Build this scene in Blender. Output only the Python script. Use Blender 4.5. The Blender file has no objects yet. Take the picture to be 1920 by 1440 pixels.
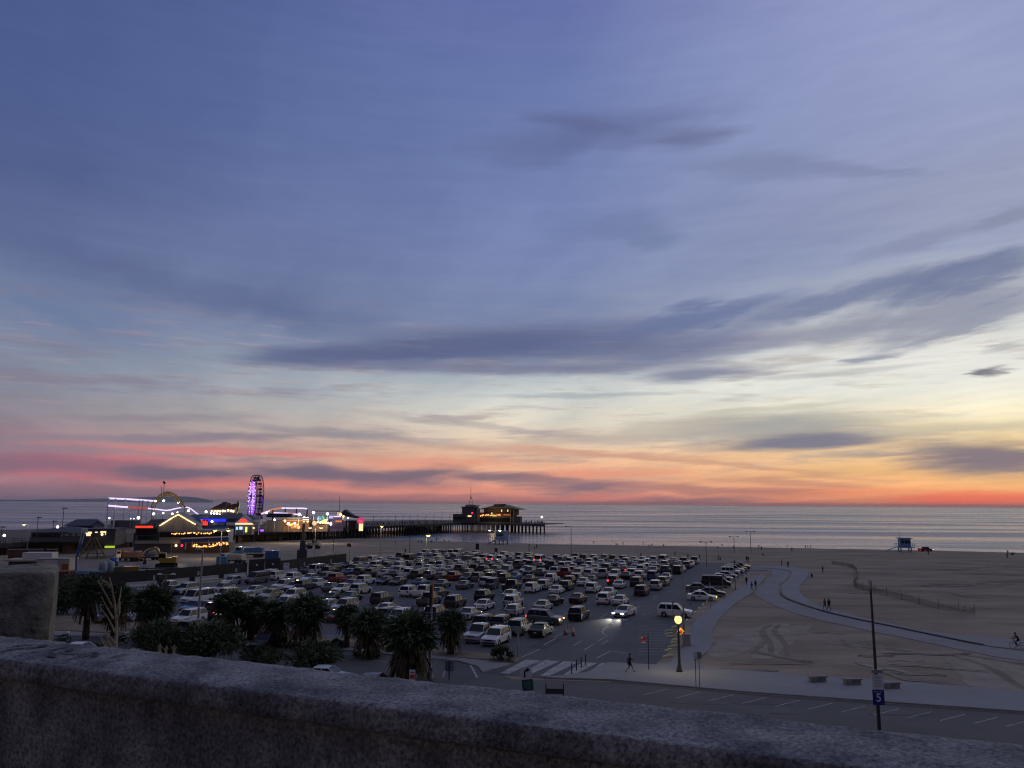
import bpy, bmesh, math, random
from mathutils import Vector, Matrix, noise
random.seed(7)
C = bpy.context.scene.collection
R = math.radians
scene = bpy.context.scene

# ------------------------------------------------------------------ camera
F_PX, PITCH, ROLL, CAM_H = 1450.0, R(8.80), R(0.39), 15.5
cp_, sp_, cr_, sr_ = math.cos(PITCH), math.sin(PITCH), math.cos(ROLL), math.sin(ROLL)
def ray(px, py):
    a = (px-960)/F_PX; b = -(py-720)/F_PX
    x = a*cr_-b*sr_; b2 = a*sr_+b*cr_
    return (x, cp_-b2*sp_, sp_+b2*cp_)
def G(px, py, z=0.0):
    """point of the ground (height z) that was measured at this place of the photograph"""
    d = ray(px, py); t = (z-CAM_H)/d[2]
    return Vector((d[0]*t, d[1]*t, z))
def D(px, py, dist):
    """point at horizontal distance dist in this direction"""
    d = ray(px, py); t = dist/math.hypot(d[0], d[1])
    return Vector((d[0]*t, d[1]*t, CAM_H+d[2]*t))
def PA(px, py):
    d = ray(px, py)
    return math.degrees(math.atan2(d[0], d[1])), math.degrees(math.atan2(d[2], math.hypot(d[0], d[1])))
UA = R(20)
UX = Vector((math.sin(UA), math.cos(UA), 0)); VX = Vector((math.cos(UA), -math.sin(UA), 0))
def UV(u, v, z=0.0): return UX*u + VX*v + Vector((0, 0, z))
def uv_of(p): return p.x*UX.x+p.y*UX.y, p.x*VX.x+p.y*VX.y
ROT_U = -UA            # rotation that turns local +Y into the u direction

cam_d = bpy.data.cameras.new('camera'); cam = bpy.data.objects.new('camera', cam_d); C.objects.link(cam)
cam_d.sensor_width = 36; cam_d.lens = F_PX/1920*36; cam_d.clip_start = 0.1; cam_d.clip_end = 120000
cam.matrix_world = Matrix.Translation((0, 0, CAM_H)) @ Matrix.Rotation(R(90)+PITCH, 4, 'X') @ Matrix.Rotation(ROLL, 4, 'Z')
cam_d.dof.use_dof = True; cam_d.dof.focus_distance = 140; cam_d.dof.aperture_fstop = 11
scene.camera = cam
scene.view_settings.view_transform = 'Standard'; scene.view_settings.look = 'None'
scene.view_settings.exposure = 0; scene.view_settings.gamma = 1; scene.view_settings.use_curve_mapping = False
scene.render.engine = 'CYCLES'; scene.cycles.pixel_filter_type = 'BLACKMAN_HARRIS'; scene.cycles.filter_width = 1.15
cy = scene.cycles
cy.use_denoising = True; cy.max_bounces = 5; cy.diffuse_bounces = 2; cy.glossy_bounces = 3; cy.transmission_bounces = 4
cy.sample_clamp_indirect = 1.5; cy.sample_clamp_direct = 0; cy.caustics_reflective = False; cy.caustics_refractive = False
cy.use_adaptive_sampling = True; cy.adaptive_threshold = 0.015

def lin(c):
    o = []
    for v in c[:3]:
        v /= 255.0
        o.append(v/12.92 if v <= 0.04045 else ((v+0.055)/1.055)**2.4)
    return (o[0], o[1], o[2], 1)

# ------------------------------------------------------------------ properties
def tag(o, label, cat, group=None, kind=None):
    if label: o['label'] = label
    if cat: o['category'] = cat
    if group: o['group'] = group
    if kind: o['kind'] = kind
    return o
def empty(name, loc, rz=0, label=None, cat=None, group=None):
    o = bpy.data.objects.new(name, None); C.objects.link(o)
    o.location = loc; o.rotation_euler = (0, 0, rz); o.empty_display_size = 0.3
    return tag(o, label, cat, group)
def structure(o): o['kind'] = 'structure'; return o

# ------------------------------------------------------------------ materials
MATS = {}
def mat(name, col, rough=0.7, metal=0.0, var=0.0, vscale=1.0, bump=0.0, bscale=8.0, emit=None, es=0.0, spec=0.5, coord='Object', stretch=None, dark=None):
    if name in MATS: return MATS[name]
    m = bpy.data.materials.new(name); m.use_nodes = True; MATS[name] = m
    nt = m.node_tree; b = nt.nodes['Principled BSDF']
    b.inputs['Base Color'].default_value = tuple(col[:3])+(1,)
    b.inputs['Roughness'].default_value = rough; b.inputs['Metallic'].default_value = metal
    b.inputs['Specular IOR Level'].default_value = spec
    if emit:
        b.inputs['Emission Color'].default_value = tuple(emit[:3])+(1,); b.inputs['Emission Strength'].default_value = es
        if es: m.cycles.emission_sampling = 'NONE'
    if var or bump:
        tc = nt.nodes.new('ShaderNodeTexCoord'); vec = tc.outputs[coord]
        if stretch:
            mp = nt.nodes.new('ShaderNodeMapping'); mp.inputs['Scale'].default_value = stretch[:3]
            if len(stretch) > 3: mp.inputs['Rotation'].default_value = (0, 0, stretch[3])
            nt.links.new(vec, mp.inputs['Vector']); vec = mp.outputs[0]
    if var:
        n = nt.nodes.new('ShaderNodeTexNoise'); n.inputs['Scale'].default_value = vscale; n.inputs['Detail'].default_value = 8; n.inputs['Roughness'].default_value = 0.65
        nt.links.new(vec, n.inputs['Vector'])
        r = nt.nodes.new('ShaderNodeValToRGB'); nt.links.new(n.outputs['Fac'], r.inputs['Fac'])
        d = dark or tuple(c*(1-var) for c in col[:3])
        r.color_ramp.elements[0].position = 0.32; r.color_ramp.elements[0].color = tuple(d[:3])+(1,)
        r.color_ramp.elements[1].position = 0.68; r.color_ramp.elements[1].color = tuple(min(1, c*(1+var*0.6)) for c in col[:3])+(1,)
        nt.links.new(r.outputs[0], b.inputs['Base Color'])
    if bump:
        n2 = nt.nodes.new('ShaderNodeTexNoise'); n2.inputs['Scale'].default_value = bscale; n2.inputs['Detail'].default_value = 6
        nt.links.new(vec, n2.inputs['Vector'])
        bp = nt.nodes.new('ShaderNodeBump'); bp.inputs['Strength'].default_value = bump; bp.inputs['Distance'].default_value = 0.05
        nt.links.new(n2.outputs['Fac'], bp.inputs['Height']); nt.links.new(bp.outputs[0], b.inputs['Normal'])
    return m
def glow(name, col, es): return mat(name, (0.02, 0.02, 0.02), 0.6, emit=lin(col), es=es)

# ------------------------------------------------------------------ mesh builder
class MB:
    def __init__(s): s.v = []; s.f = []; s.m = []; s.sm = []
    def add(s, vs, fs, m=0, smooth=False):
        o = len(s.v); s.v += [tuple(p) for p in vs]
        for f in fs: s.f.append(tuple(i+o for i in f)); s.m.append(m); s.sm.append(smooth)
        return s
    def box(s, c, d, m=0, rz=0.0, taper=1.0, M=None):
        hx, hy, hz = d[0]/2, d[1]/2, d[2]/2; vs = []
        ca, sa = math.cos(rz), math.sin(rz)
        for z in (-1, 1):
            k = taper if z > 0 else 1.0
            for x, y in ((-1, -1), (1, -1), (1, 1), (-1, 1)):
                px, py = x*hx*k, y*hy*k
                q = Vector((px*ca-py*sa, px*sa+py*ca, z*hz))
                if M is not None: q = M @ q
                vs.append((c[0]+q[0], c[1]+q[1], c[2]+q[2]))
        return s.add(vs, [(3, 2, 1, 0), (4, 5, 6, 7), (0, 1, 5, 4), (1, 2, 6, 5), (2, 3, 7, 6), (3, 0, 4, 7)], m)
    def tube(s, p0, p1, r0, r1=None, n=8, m=0, caps=True, smooth=True):
        p0, p1 = Vector(p0), Vector(p1); r1 = r0 if r1 is None else r1
        d = (p1-p0)
        if d.length < 1e-6: return s
        d.normalize(); a = d.orthogonal().normalized(); b = d.cross(a)
        vs = []
        for p, r in ((p0, r0), (p1, r1)):
            for i in range(n):
                t = 2*math.pi*i/n; vs.append(p+a*math.cos(t)*r+b*math.sin(t)*r)
        fs = [(i, (i+1) % n, n+(i+1) % n, n+i) for i in range(n)]
        s.add(vs, fs, m, smooth)
        if caps: s.add(vs[:n], [tuple(range(n))[::-1]], m); s.add(vs[n:], [tuple(range(n))], m)
        return s
    def path(s, pts, r, n=6, m=0):
        for i in range(len(pts)-1):
            s.tube(pts[i], pts[i+1], r if not callable(r) else r(i/(len(pts)-1)), r if not callable(r) else r((i+1)/(len(pts)-1)), n, m)
        return s
    def ball(s, c, r, m=0, seg=10, rings=6, sc=(1, 1, 1)):
        vs = [(c[0], c[1], c[2]-r*sc[2])]
        for j in range(1, rings):
            t = math.pi*j/rings
            for i in range(seg):
                a = 2*math.pi*i/seg
                vs.append((c[0]+r*sc[0]*math.sin(t)*math.cos(a), c[1]+r*sc[1]*math.sin(t)*math.sin(a), c[2]-r*sc[2]*math.cos(t)))
        vs.append((c[0], c[1], c[2]+r*sc[2])); fs = []
        for i in range(seg): fs.append((0, 1+(i+1) % seg, 1+i))
        for j in range(rings-2):
            for i in range(seg):
                a = 1+j*seg+i; b = 1+j*seg+(i+1) % seg; fs.append((a, b, b+seg, a+seg))
        l = len(vs)-1
        for i in range(seg): fs.append((l, 1+(rings-2)*seg+i, 1+(rings-2)*seg+(i+1) % seg))
        return s.add(vs, fs, m, True)
    def lathe(s, prof, c=(0, 0, 0), n=12, m=0):
        vs = []; fs = []
        for r, z in prof:
            for i in range(n):
                a = 2*math.pi*i/n; vs.append((c[0]+r*math.cos(a), c[1]+r*math.sin(a), c[2]+z))
        for j in range(len(prof)-1):
            for i in range(n):
                a = j*n+i; b = j*n+(i+1) % n; fs.append((a, b, b+n, a+n))
        fs.append(tuple(range(n))[::-1]); fs.append(tuple((len(prof)-1)*n+i for i in range(n)))
        return s.add(vs, fs, m, True)
    def prism(s, poly, z0, z1, m=0, mtop=None):
        """vertical prism over a ground polygon (counter-clockwise or not)"""
        a = sum(poly[i][0]*poly[(i+1) % len(poly)][1]-poly[(i+1) % len(poly)][0]*poly[i][1] for i in range(len(poly)))
        if a < 0: poly = poly[::-1]
        n = len(poly)
        vs = [(p[0], p[1], z0) for p in poly]+[(p[0], p[1], z1) for p in poly]
        s.add(vs, [(i, (i+1) % n, n+(i+1) % n, n+i) for i in range(n)], m)
        s.add([(p[0], p[1], z1) for p in poly], [tuple(range(n))], m if mtop is None else mtop)
        s.add([(p[0], p[1], z0) for p in poly], [tuple(range(n))[::-1]], m)
        return s
    def extr(s, outline, y0, y1, m=0):
        """outline in the local x,z plane pushed from y0 to y1"""
        n = len(outline)
        vs = [(x, y0, z) for x, z in outline]+[(x, y1, z) for x, z in outline]
        s.add(vs, [(i, (i+1) % n, n+(i+1) % n, n+i) for i in range(n)]+[tuple(range(n))[::-1], tuple(n+i for i in range(n))], m)
        return s
    def quad(s, a, b, c, d, m=0): return s.add([a, b, c, d], [(0, 1, 2, 3)], m)
    def mesh(s, name, mats):
        me = bpy.data.meshes.new(name); me.from_pydata(s.v, [], s.f)
        for m in (mats if isinstance(mats, (list, tuple)) else [mats]): me.materials.append(m)
        me.polygons.foreach_set('material_index', s.m); me.polygons.foreach_set('use_smooth', s.sm)
        me.update(); return me
    def build(s, name, mats, parent=None, loc=None, rz=0.0):
        o = bpy.data.objects.new(name, s.mesh(name, mats)); C.objects.link(o)
        if parent is not None: o.parent = parent
        if loc is not None: o.location = loc
        if rz: o.rotation_euler = (0, 0, rz)
        return o
def put(name, me, parent=None, loc=(0, 0, 0), rz=0.0):
    o = bpy.data.objects.new(name, me); C.objects.link(o); o.parent = parent; o.location = loc; o.rotation_euler = (0, 0, rz); return o
def copy_tree(o, parent=None, kids=None):
    c = o.copy(); C.objects.link(c)
    if parent is not None: c.parent = parent
    for ch in o.children: copy_tree(ch, c)
    return c

# ------------------------------------------------------------------ sky (dusk, broken stratus)
world = bpy.data.worlds.new('World'); scene.world = world; world.use_nodes = True
wn = world.node_tree; wn.nodes.clear()
def wnode(t, **k):
    n = wn.nodes.new(t)
    for a, b in k.items(): setattr(n, a, b)
    return n
def wl(a, b): wn.links.new(a, b)
def wm(op, a, b=None, c=None, clamp=False):
    n = wnode('ShaderNodeMath', operation=op); n.use_clamp = clamp
    for i, v in enumerate((a, b, c)):
        if v is None: continue
        if isinstance(v, (int, float)): n.inputs[i].default_value = v
        else: wl(v, n.inputs[i])
    return n.outputs[0]
def wmix(f, a, b, blend='MIX'):
    n = wnode('ShaderNodeMix', data_type='RGBA', blend_type=blend)
    for i, v in ((0, f), (6, a), (7, b)):
        if isinstance(v, (int, float)): n.inputs[i].default_value = v
        elif isinstance(v, tuple): n.inputs[i].default_value = v
        else: wl(v, n.inputs[i])
    return n.outputs[2]
def wmap(v, a, b, c=0.0, d=1.0, smooth=True):
    n = wnode('ShaderNodeMapRange', interpolation_type='SMOOTHSTEP' if smooth else 'LINEAR', clamp=True)
    wl(v, n.inputs[0])
    for i, x in enumerate((a, b, c, d)): n.inputs[i+1].default_value = x
    return n.outputs[0]
def wcomb(x, y, z=0.0):
    n = wnode('ShaderNodeCombineXYZ')
    for i, v in enumerate((x, y, z)):
        if isinstance(v, (int, float)): n.inputs[i].default_value = v
        else: wl(v, n.inputs[i])
    return n.outputs[0]
def wnoise(vec, scale, detail=6, rough=0.55, dist=0.0):
    n = wnode('ShaderNodeTexNoise'); wl(vec, n.inputs['Vector'])
    n.inputs['Scale'].default_value = scale; n.inputs['Detail'].default_value = detail; n.inputs['Roughness'].default_value = rough; n.inputs['Distortion'].default_value = dist
    return n
tcw = wnode('ShaderNodeTexCoord'); sepw = wnode('ShaderNodeSeparateXYZ'); wl(tcw.outputs['Generated'], sepw.inputs[0])
az = wm('MULTIPLY', wm('ARCTAN2', sepw.outputs[0], sepw.outputs[1]), 180/math.pi)
el = wm('MULTIPLY', wm('ARCSINE', sepw.outputs[2]), 180/math.pi)
# streaky warp, stretched along the horizon; coarser higher up as a layer overhead would be
hgt_ = wm('ADD', wm('MAXIMUM', sepw.outputs[2], 0.0), 0.10)
kx_, ky_ = wm('DIVIDE', sepw.outputs[0], hgt_), wm('DIVIDE', sepw.outputs[1], hgt_)
WD_ = R(-24)
al_ = wm('ADD', wm('MULTIPLY', kx_, math.sin(WD_)), wm('MULTIPLY', ky_, math.cos(WD_))); ac_ = wm('SUBTRACT', wm('MULTIPLY', kx_, math.cos(WD_)), wm('MULTIPLY', ky_, math.sin(WD_)))
n1 = wnoise(wcomb(wm('MULTIPLY', al_, 0.55), wm('MULTIPLY', ac_, 1.35), 2.0), 1.0, 6, 0.58, 0.25)
n2 = wnoise(wcomb(wm('MULTIPLY', az, 0.13), wm('MULTIPLY', el, 1.15), 7.3), 1.0, 6, 0.62)
s1 = wnode('ShaderNodeSeparateColor'); wl(n1.outputs['Color'], s1.inputs[0])
s2 = wnode('ShaderNodeSeparateColor'); wl(n2.outputs['Color'], s2.inputs[0])
def warp(ax, ay, bx, by):
    x = wm('ADD', az, wm('ADD', wm('MULTIPLY', wm('SUBTRACT', s1.outputs[0], 0.5), ax), wm('MULTIPLY', wm('SUBTRACT', s2.outputs[0], 0.5), bx)))
    y = wm('ADD', el, wm('ADD', wm('MULTIPLY', wm('SUBTRACT', s1.outputs[1], 0.5), ay), wm('MULTIPLY', wm('SUBTRACT', s2.outputs[1], 0.5), by)))
    return x, y
bx_, by_ = warp(22, 9.0, 6, 1.6); BIG = wcomb(bx_, by_)
sx_, sy_ = warp(9, 0.9, 8, 0.8); SMALL = wcomb(sx_, sy_)
_, elw = warp(0, 3.0, 0, 1.6)
low = wmap(el, 2.0, 10.0)                        # no vertical warp right at the horizon
elr = wm('ADD', el, wm('MULTIPLY', wm('SUBTRACT', elw, el), wm('ADD', wm('MULTIPLY', low, 0.75), 0.25)))
SKY = [(0, (72, 91, 142), (99, 112, 172), (146, 154, 194)), (150, (75, 94, 145), (103, 120, 174), (148, 157, 199)),
       (300, (78, 96, 147), (109, 126, 176), (154, 163, 201)), (430, (84, 99, 146), (118, 133, 181), (160, 166, 194)),
       (520, (94, 110, 152), (122, 136, 178), (154, 163, 192)), (600, (106, 122, 160), (124, 137, 174), (186, 191, 200)),
       (650, (114, 128, 162), (142, 153, 178), (218, 220, 216)), (700, (122, 134, 161), (178, 189, 197), (244, 243, 234)),
       (740, (132, 140, 159), (208, 213, 210), (250, 248, 234)), (780, (140, 138, 151), (224, 218, 204), (249, 243, 216)),
       (820, (148, 135, 146), (230, 208, 184), (240, 222, 178)), (850, (166, 131, 140), (240, 194, 158), (253, 216, 154)),
       (880, (166, 126, 138), (244, 180, 146), (255, 204, 130)), (910, (174, 124, 134), (240, 164, 136), (255, 186, 116)),
       (930, (150, 116, 131), (234, 148, 126), (255, 162, 104)), (944, (124, 108, 126), (206, 130, 122), (246, 136, 100))]
def ramp(k):
    n = wnode('ShaderNodeValToRGB'); cr = n.color_ramp; cr.interpolation = 'LINEAR'
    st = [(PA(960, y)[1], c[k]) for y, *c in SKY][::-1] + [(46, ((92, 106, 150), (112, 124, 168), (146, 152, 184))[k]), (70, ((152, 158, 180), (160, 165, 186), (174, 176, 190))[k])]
    while len(cr.elements) < len(st): cr.elements.new(0.5)
    for e, (p, c) in zip(cr.elements, st): e.position = max(0.0, p)/80.0
    for e, (p, c) in zip(cr.elements, st): e.color = lin(c)
    wl(wm('DIVIDE', elr, 80.0, clamp=True), n.inputs[0]); return n.outputs[0]
aL, aC, aR = PA(100, 800)[0], PA(960, 800)[0], PA(1850, 800)[0]
col = wmix(wmap(az, aL, aC, 0, 1, False), ramp(0), ramp(1))
col = wmix(wmap(az, aC+4, aR, 0, 1, False), col, ramp(2))
# fine streaks and mottling
st_ = wmap(s2.outputs[2], 0.3, 0.7, -1, 1, False)
col = wmix(1.0, col, wcomb(*[wm('ADD', 1.0, wm('MULTIPLY', st_, k)) for k in (0.05, 0.045, 0.03)]), 'MULTIPLY')
mo_ = wmap(s1.outputs[2], 0.3, 0.7, -1, 1, False)
col = wmix(1.0, col, wcomb(*[wm('ADD', 1.0, wm('MULTIPLY', mo_, k)) for k in (0.17, 0.15, 0.10)]), 'MULTIPLY')
# thin grey-violet streaks in the lit part of the sky
ve_ = wm('MULTIPLY', wmap(s2.outputs[2], 0.47, 0.70), wm('MULTIPLY', wmap(el, 0.8, 3.0), wmap(el, 17, 9)))
col = wmix(wm('MULTIPLY', ve_, 0.62), col, wmix(wmap(az, -20, 30, 0, 1, False), lin((128, 118, 138)), lin((178, 166, 158))))
n3 = wnoise(wcomb(wm('MULTIPLY', az, 0.22), wm('ADD', wm('MULTIPLY', el, 2.6), wm('MULTIPLY', az, 0.05)), 3.1), 1.0, 5, 0.6)
hi_ = wm('MULTIPLY', wmap(n3.outputs['Fac'], 0.52, 0.72), wm('MULTIPLY', wmap(el, 3.0, 5.0), wmap(el, 15, 10)))
col = wmix(wm('MULTIPLY', hi_, 0.4), col, wmix(wmap(az, -25, 20, 0, 1, False), lin((176, 150, 156)), lin((244, 238, 222))))
def cloud(px, py, hw, hh, colr, alpha, tilt=0.0, big=False, soft=(0.25, 1.15)):
    global col
    a0, e0 = PA(px, py); a1, _ = PA(px+hw, py); _, e1 = PA(px, py-hh*(1.0 if big else 1.3))
    mp = wnode('ShaderNodeMapping', vector_type='TEXTURE'); wl(BIG if big else SMALL, mp.inputs[0])
    mp.inputs['Location'].default_value = (a0, e0, 0); mp.inputs['Rotation'].default_value = (0, 0, R(tilt)); mp.inputs['Scale'].default_value = (abs(a1-a0), abs(e1-e0), 1)
    ln = wnode('ShaderNodeVectorMath', operation='LENGTH'); wl(mp.outputs[0], ln.inputs[0])
    m = wmap(ln.outputs['Value'], soft[1], soft[0], 0, alpha)
    col = wmix(m, col, lin(colr))
DK = (80, 90, 132)
# high dark wisps
cloud(1140, 252, 250, 44, (92, 100, 142), 0.6, 4, True, (0.0, 1.3))
cloud(1290, 262, 95, 22, (92, 98, 134), 0.6, 4, False, (0.0, 1.2))
cloud(1080, 232, 110, 18, (92, 100, 142), 0.5, -10, False, (0.0, 1.2))
cloud(1000, 280, 170, 30, (98, 110, 156), 0.4, 0, True)
cloud(1440, 310, 190, 26, (118, 128, 166), 0.55, -6)
cloud(1620, 315, 150, 14, (124, 132, 168), 0.55, -14)
cloud(1170, 430, 130, 40, (104, 122, 162), 0.5, 0, True)
cloud(1870, 410, 110, 14, (128, 134, 160), 0.6, 10)
cloud(1700, 455, 170, 18, (126, 134, 166), 0.5, 10)
# left grey-violet veil
cloud(120, 480, 190, 55, (84, 93, 138), 0.4, -8, True, (0, 1.3))
cloud(300, 550, 280, 56, (87, 99, 141), 0.5, -6, True, (0, 1.3))
cloud(560, 590, 240, 52, (88, 101, 144), 0.55, 0, True, (0, 1.3))
cloud(150, 600, 150, 26, (100, 122, 160), 0.6, -12, True)
# the long dark bank
cloud(640, 670, 240, 18, (88, 97, 138), 0.8, 3)
cloud(820, 648, 270, 32, (83, 93, 135), 0.8, 4)
cloud(1090, 645, 350, 40, (86, 96, 139), 0.78, 3)
cloud(960, 692, 440, 11, (108, 110, 142), 0.7, 0)
cloud(1310, 660, 260, 26, (100, 108, 147), 0.7, 6)
cloud(1230, 600, 300, 30, (104, 116, 160), 0.45, 8, True)
cloud(1330, 702, 170, 14, (112, 118, 150), 0.8, 2)
cloud(1300, 590, 200, 34, (100, 114, 158), 0.7, 8, True)
cloud(1560, 575, 320, 40, (104, 116, 154), 0.75, 9, True)
cloud(1820, 522, 260, 38, (102, 115, 152), 0.8, 9, True)
cloud(1800, 575, 240, 36, (124, 132, 160), 0.7, 7, True)
cloud(1560, 625, 260, 16, (140, 144, 164), 0.7, 5)
cloud(1640, 670, 70, 8, (128, 136, 160), 0.75, 5)
cloud(1905, 693, 45, 9, (110, 112, 128), 0.9, 4)
cloud(1890, 650, 60, 7, (160, 164, 170), 0.6, 5)
cloud(1560, 700, 240, 6, (182, 184, 188), 0.6, 2)
cloud(1100, 742, 260, 5, (150, 162, 172), 0.55, 0)
cloud(1450, 767, 200, 5, (196, 192, 178), 0.6, 3)
# grey bars in the yellow
cloud(1450, 800, 330, 24, (158, 160, 160), 0.85, 0)
cloud(1250, 812, 200, 12, (178, 170, 166), 0.7, 2)
cloud(1490, 831, 290, 17, (120, 122, 142), 0.95, 1)
cloud(1850, 860, 230, 32, (126, 120, 132), 0.97, -3)
cloud(1780, 805, 200, 9, (206, 196, 168), 0.7, 2)
cloud(1680, 853, 200, 6, (160, 146, 142), 0.7, 2)
cloud(1250, 800, 180, 18, (200, 190, 174), 0.6, 5)
cloud(1060, 826, 260, 8, (196, 178, 164), 0.6, 3)
cloud(1330, 870, 460, 5, (208, 154, 126), 0.6, -6)
cloud(1150, 850, 300, 5, (222, 164, 132), 0.6, -4)
# salmon and rose near the horizon
cloud(170, 868, 240, 16, (196, 110, 122), 0.8, 3)
cloud(430, 847, 330, 7, (212, 124, 124), 0.75, -1)
cloud(1000, 845, 360, 8, (205, 160, 142), 0.7, -2)
cloud(420, 905, 240, 8, (216, 118, 116), 0.75, 0)
cloud(150, 890, 190, 8, (204, 110, 120), 0.65, 0)
cloud(760, 915, 420, 8, (232, 144, 124), 0.75, 0)
cloud(1040, 935, 200, 5, (238, 132, 116), 0.75, 2)
cloud(1060, 890, 260, 10, (232, 148, 122), 0.7, 2)
cloud(820, 868, 200, 9, (228, 150, 126), 0.7, 2)
cloud(1850, 936, 320, 12, (255, 112, 80), 0.85, 0)
cloud(1500, 922, 280, 10, (246, 144, 98), 0.7, 0)
# violet-grey scraps in front of the rose
cloud(50, 872, 190, 20, (136, 106, 126), 0.9, 2)
cloud(330, 886, 190, 17, (118, 102, 122), 0.95, 0)
cloud(560, 884, 110, 15, (124, 108, 126), 0.95, 3)
cloud(660, 894, 250, 17, (124, 106, 124), 0.95, -2)
cloud(800, 888, 110, 14, (124, 106, 122), 0.9, 4)
cloud(940, 893, 100, 11, (130, 110, 124), 0.92, 2)
cloud(1110, 914, 140, 14, (134, 112, 126), 0.95, 0)
cloud(1010, 902, 90, 9, (146, 116, 124), 0.85, 0)
cloud(1300, 916, 260, 10, (172, 122, 120), 0.75, -2)
cloud(1290, 936, 160, 8, (156, 112, 120), 0.8, 0)
cloud(1480, 905, 200, 7, (190, 134, 120), 0.65, -3)
cloud(250, 925, 460, 14, (142, 112, 126), 0.8, 0)
cloud(800, 930, 360, 8, (176, 116, 118), 0.6, 0)
cloud(60, 842, 220, 12, (152, 126, 140), 0.75, 0)
cloud(330, 822, 420, 9, (138, 130, 144), 0.8, 3)
cloud(620, 812, 280, 8, (146, 142, 150), 0.65, -4)
cloud(250, 780, 300, 9, (140, 134, 146), 0.5, 3)
cloud(900, 800, 320, 8, (172, 166, 164), 0.55, -6)

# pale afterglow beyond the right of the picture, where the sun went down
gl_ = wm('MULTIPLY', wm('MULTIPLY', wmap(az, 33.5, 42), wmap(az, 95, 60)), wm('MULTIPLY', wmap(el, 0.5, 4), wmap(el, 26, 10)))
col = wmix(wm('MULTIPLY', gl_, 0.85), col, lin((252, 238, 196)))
# the sky away from the sunset
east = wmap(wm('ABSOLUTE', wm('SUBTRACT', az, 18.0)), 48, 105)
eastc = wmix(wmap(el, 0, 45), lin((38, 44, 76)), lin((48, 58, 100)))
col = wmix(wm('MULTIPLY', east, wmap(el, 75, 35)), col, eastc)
hs_ = wnode('ShaderNodeHueSaturation'); hs_.inputs['Saturation'].default_value = 0.97; wl(col, hs_.inputs['Color']); col = hs_.outputs[0]
sky = wnode('ShaderNodeTexSky', sky_type='NISHITA'); sky.sun_disc = False
sky.sun_elevation = R(0.2); sky.sun_rotation = R(40); sky.altitude = 20
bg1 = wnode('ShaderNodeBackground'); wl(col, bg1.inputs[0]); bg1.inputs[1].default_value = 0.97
bg2 = wnode('ShaderNodeBackground'); wl(sky.outputs[0], bg2.inputs[0]); bg2.inputs[1].default_value = 0.004
adds = wnode('ShaderNodeAddShader'); wl(bg1.outputs[0], adds.inputs[0]); wl(bg2.outputs[0], adds.inputs[1])
wo = wnode('ShaderNodeOutputWorld'); wl(adds.outputs[0], wo.inputs['Surface'])
world.cycles.sampling_method = 'MANUAL'; world.cycles.sample_map_resolution = 512
# the afterglow: the sun is just under the horizon, right of the frame
sd = bpy.data.lights.new('sun', 'SUN'); sun = bpy.data.objects.new('sun', sd); C.objects.link(sun)
sd.energy = 0.2; sd.angle = R(12); sd.color = (1.0, 0.72, 0.5)
sun.rotation_euler = (R(90-7), 0, R(-68))
sun.location = (60, 60, 80)

# ------------------------------------------------------------------ ground
def interp(x, pts):
    if x <= pts[0][0]: return pts[0][1]
    for (a, b), (c, d) in zip(pts, pts[1:]):
        if x <= c: return b+(d-b)*(x-a)/(c-a)
    return pts[-1][1]
def inpoly(x, y, P):
    c = False; j = len(P)-1
    for i in range(len(P)):
        xi, yi = P[i][0], P[i][1]; xj, yj = P[j][0], P[j][1]
        if (yi > y) != (yj > y) and x < (xj-xi)*(y-yi)/(yj-yi)+xi: c = not c
        j = i
    return c
WATER_Z = -2.2
def shore(v): return interp(v, [(-320, 352), (-219, 347), (-150, 337), (-100, 337), (-43, 349), (40, 360), (83, 361), (400, 372)])
def zt(x, y):
    u, v = x*UX.x+y*UX.y, x*VX.x+y*VX.y
    if y < 27: return interp(y, [(-40, 13.9), (2.5, 13.9), (4, 13.2), (26, 0.0)])
    if u > 250: u = 250+(u-250)*87/(shore(v)-250)
    b = interp(u, [(222, 0.0), (300, -1.5), (337, -2.2), (360, -3.4), (480, -6)])
    k = min(1, max(0, (u-224)/20))*min(1, max(0, (335-u)/30))
    b += k*0.22*(noise.noise(Vector((x*.05, y*.05, 0)))+.5*noise.noise(Vector((x*.17, y*.17, 3))))
    return b
sand_m = mat('sand', (0.285, 0.236, 0.192), 0.95, var=0.38, vscale=0.045, bump=0.8, bscale=1.0, spec=0.1, stretch=(1, 2.6, 1, UA))
asph_m = mat('asphalt', (0.074, 0.077, 0.085), 0.75, var=0.3, vscale=0.12, bump=0.15, bscale=30, spec=0.35)
road_m = mat('road_asphalt', (0.088, 0.088, 0.092), 0.8, var=0.25, vscale=0.15, bump=0.15, bscale=30, spec=0.3)
conc_m = mat('concrete', (0.215, 0.216, 0.23), 0.85, var=0.16, vscale=0.2, bump=0.1, bscale=10, spec=0.25)
path_m = mat('pale_concrete', (0.225, 0.23, 0.247), 0.85, var=0.14, vscale=0.15, spec=0.25)
soil_m = mat('strip_soil', (0.2, 0.165, 0.13), 0.95, var=0.35, vscale=0.25, bump=0.5, bscale=4, spec=0.1)
line_m = mat('white_marking', (0.33, 0.33, 0.34), 0.8, var=0.5, vscale=1.6)
kerb_m = mat('kerb_concrete', (0.26, 0.26, 0.27), 0.85, var=0.25, vscale=0.6)

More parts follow.
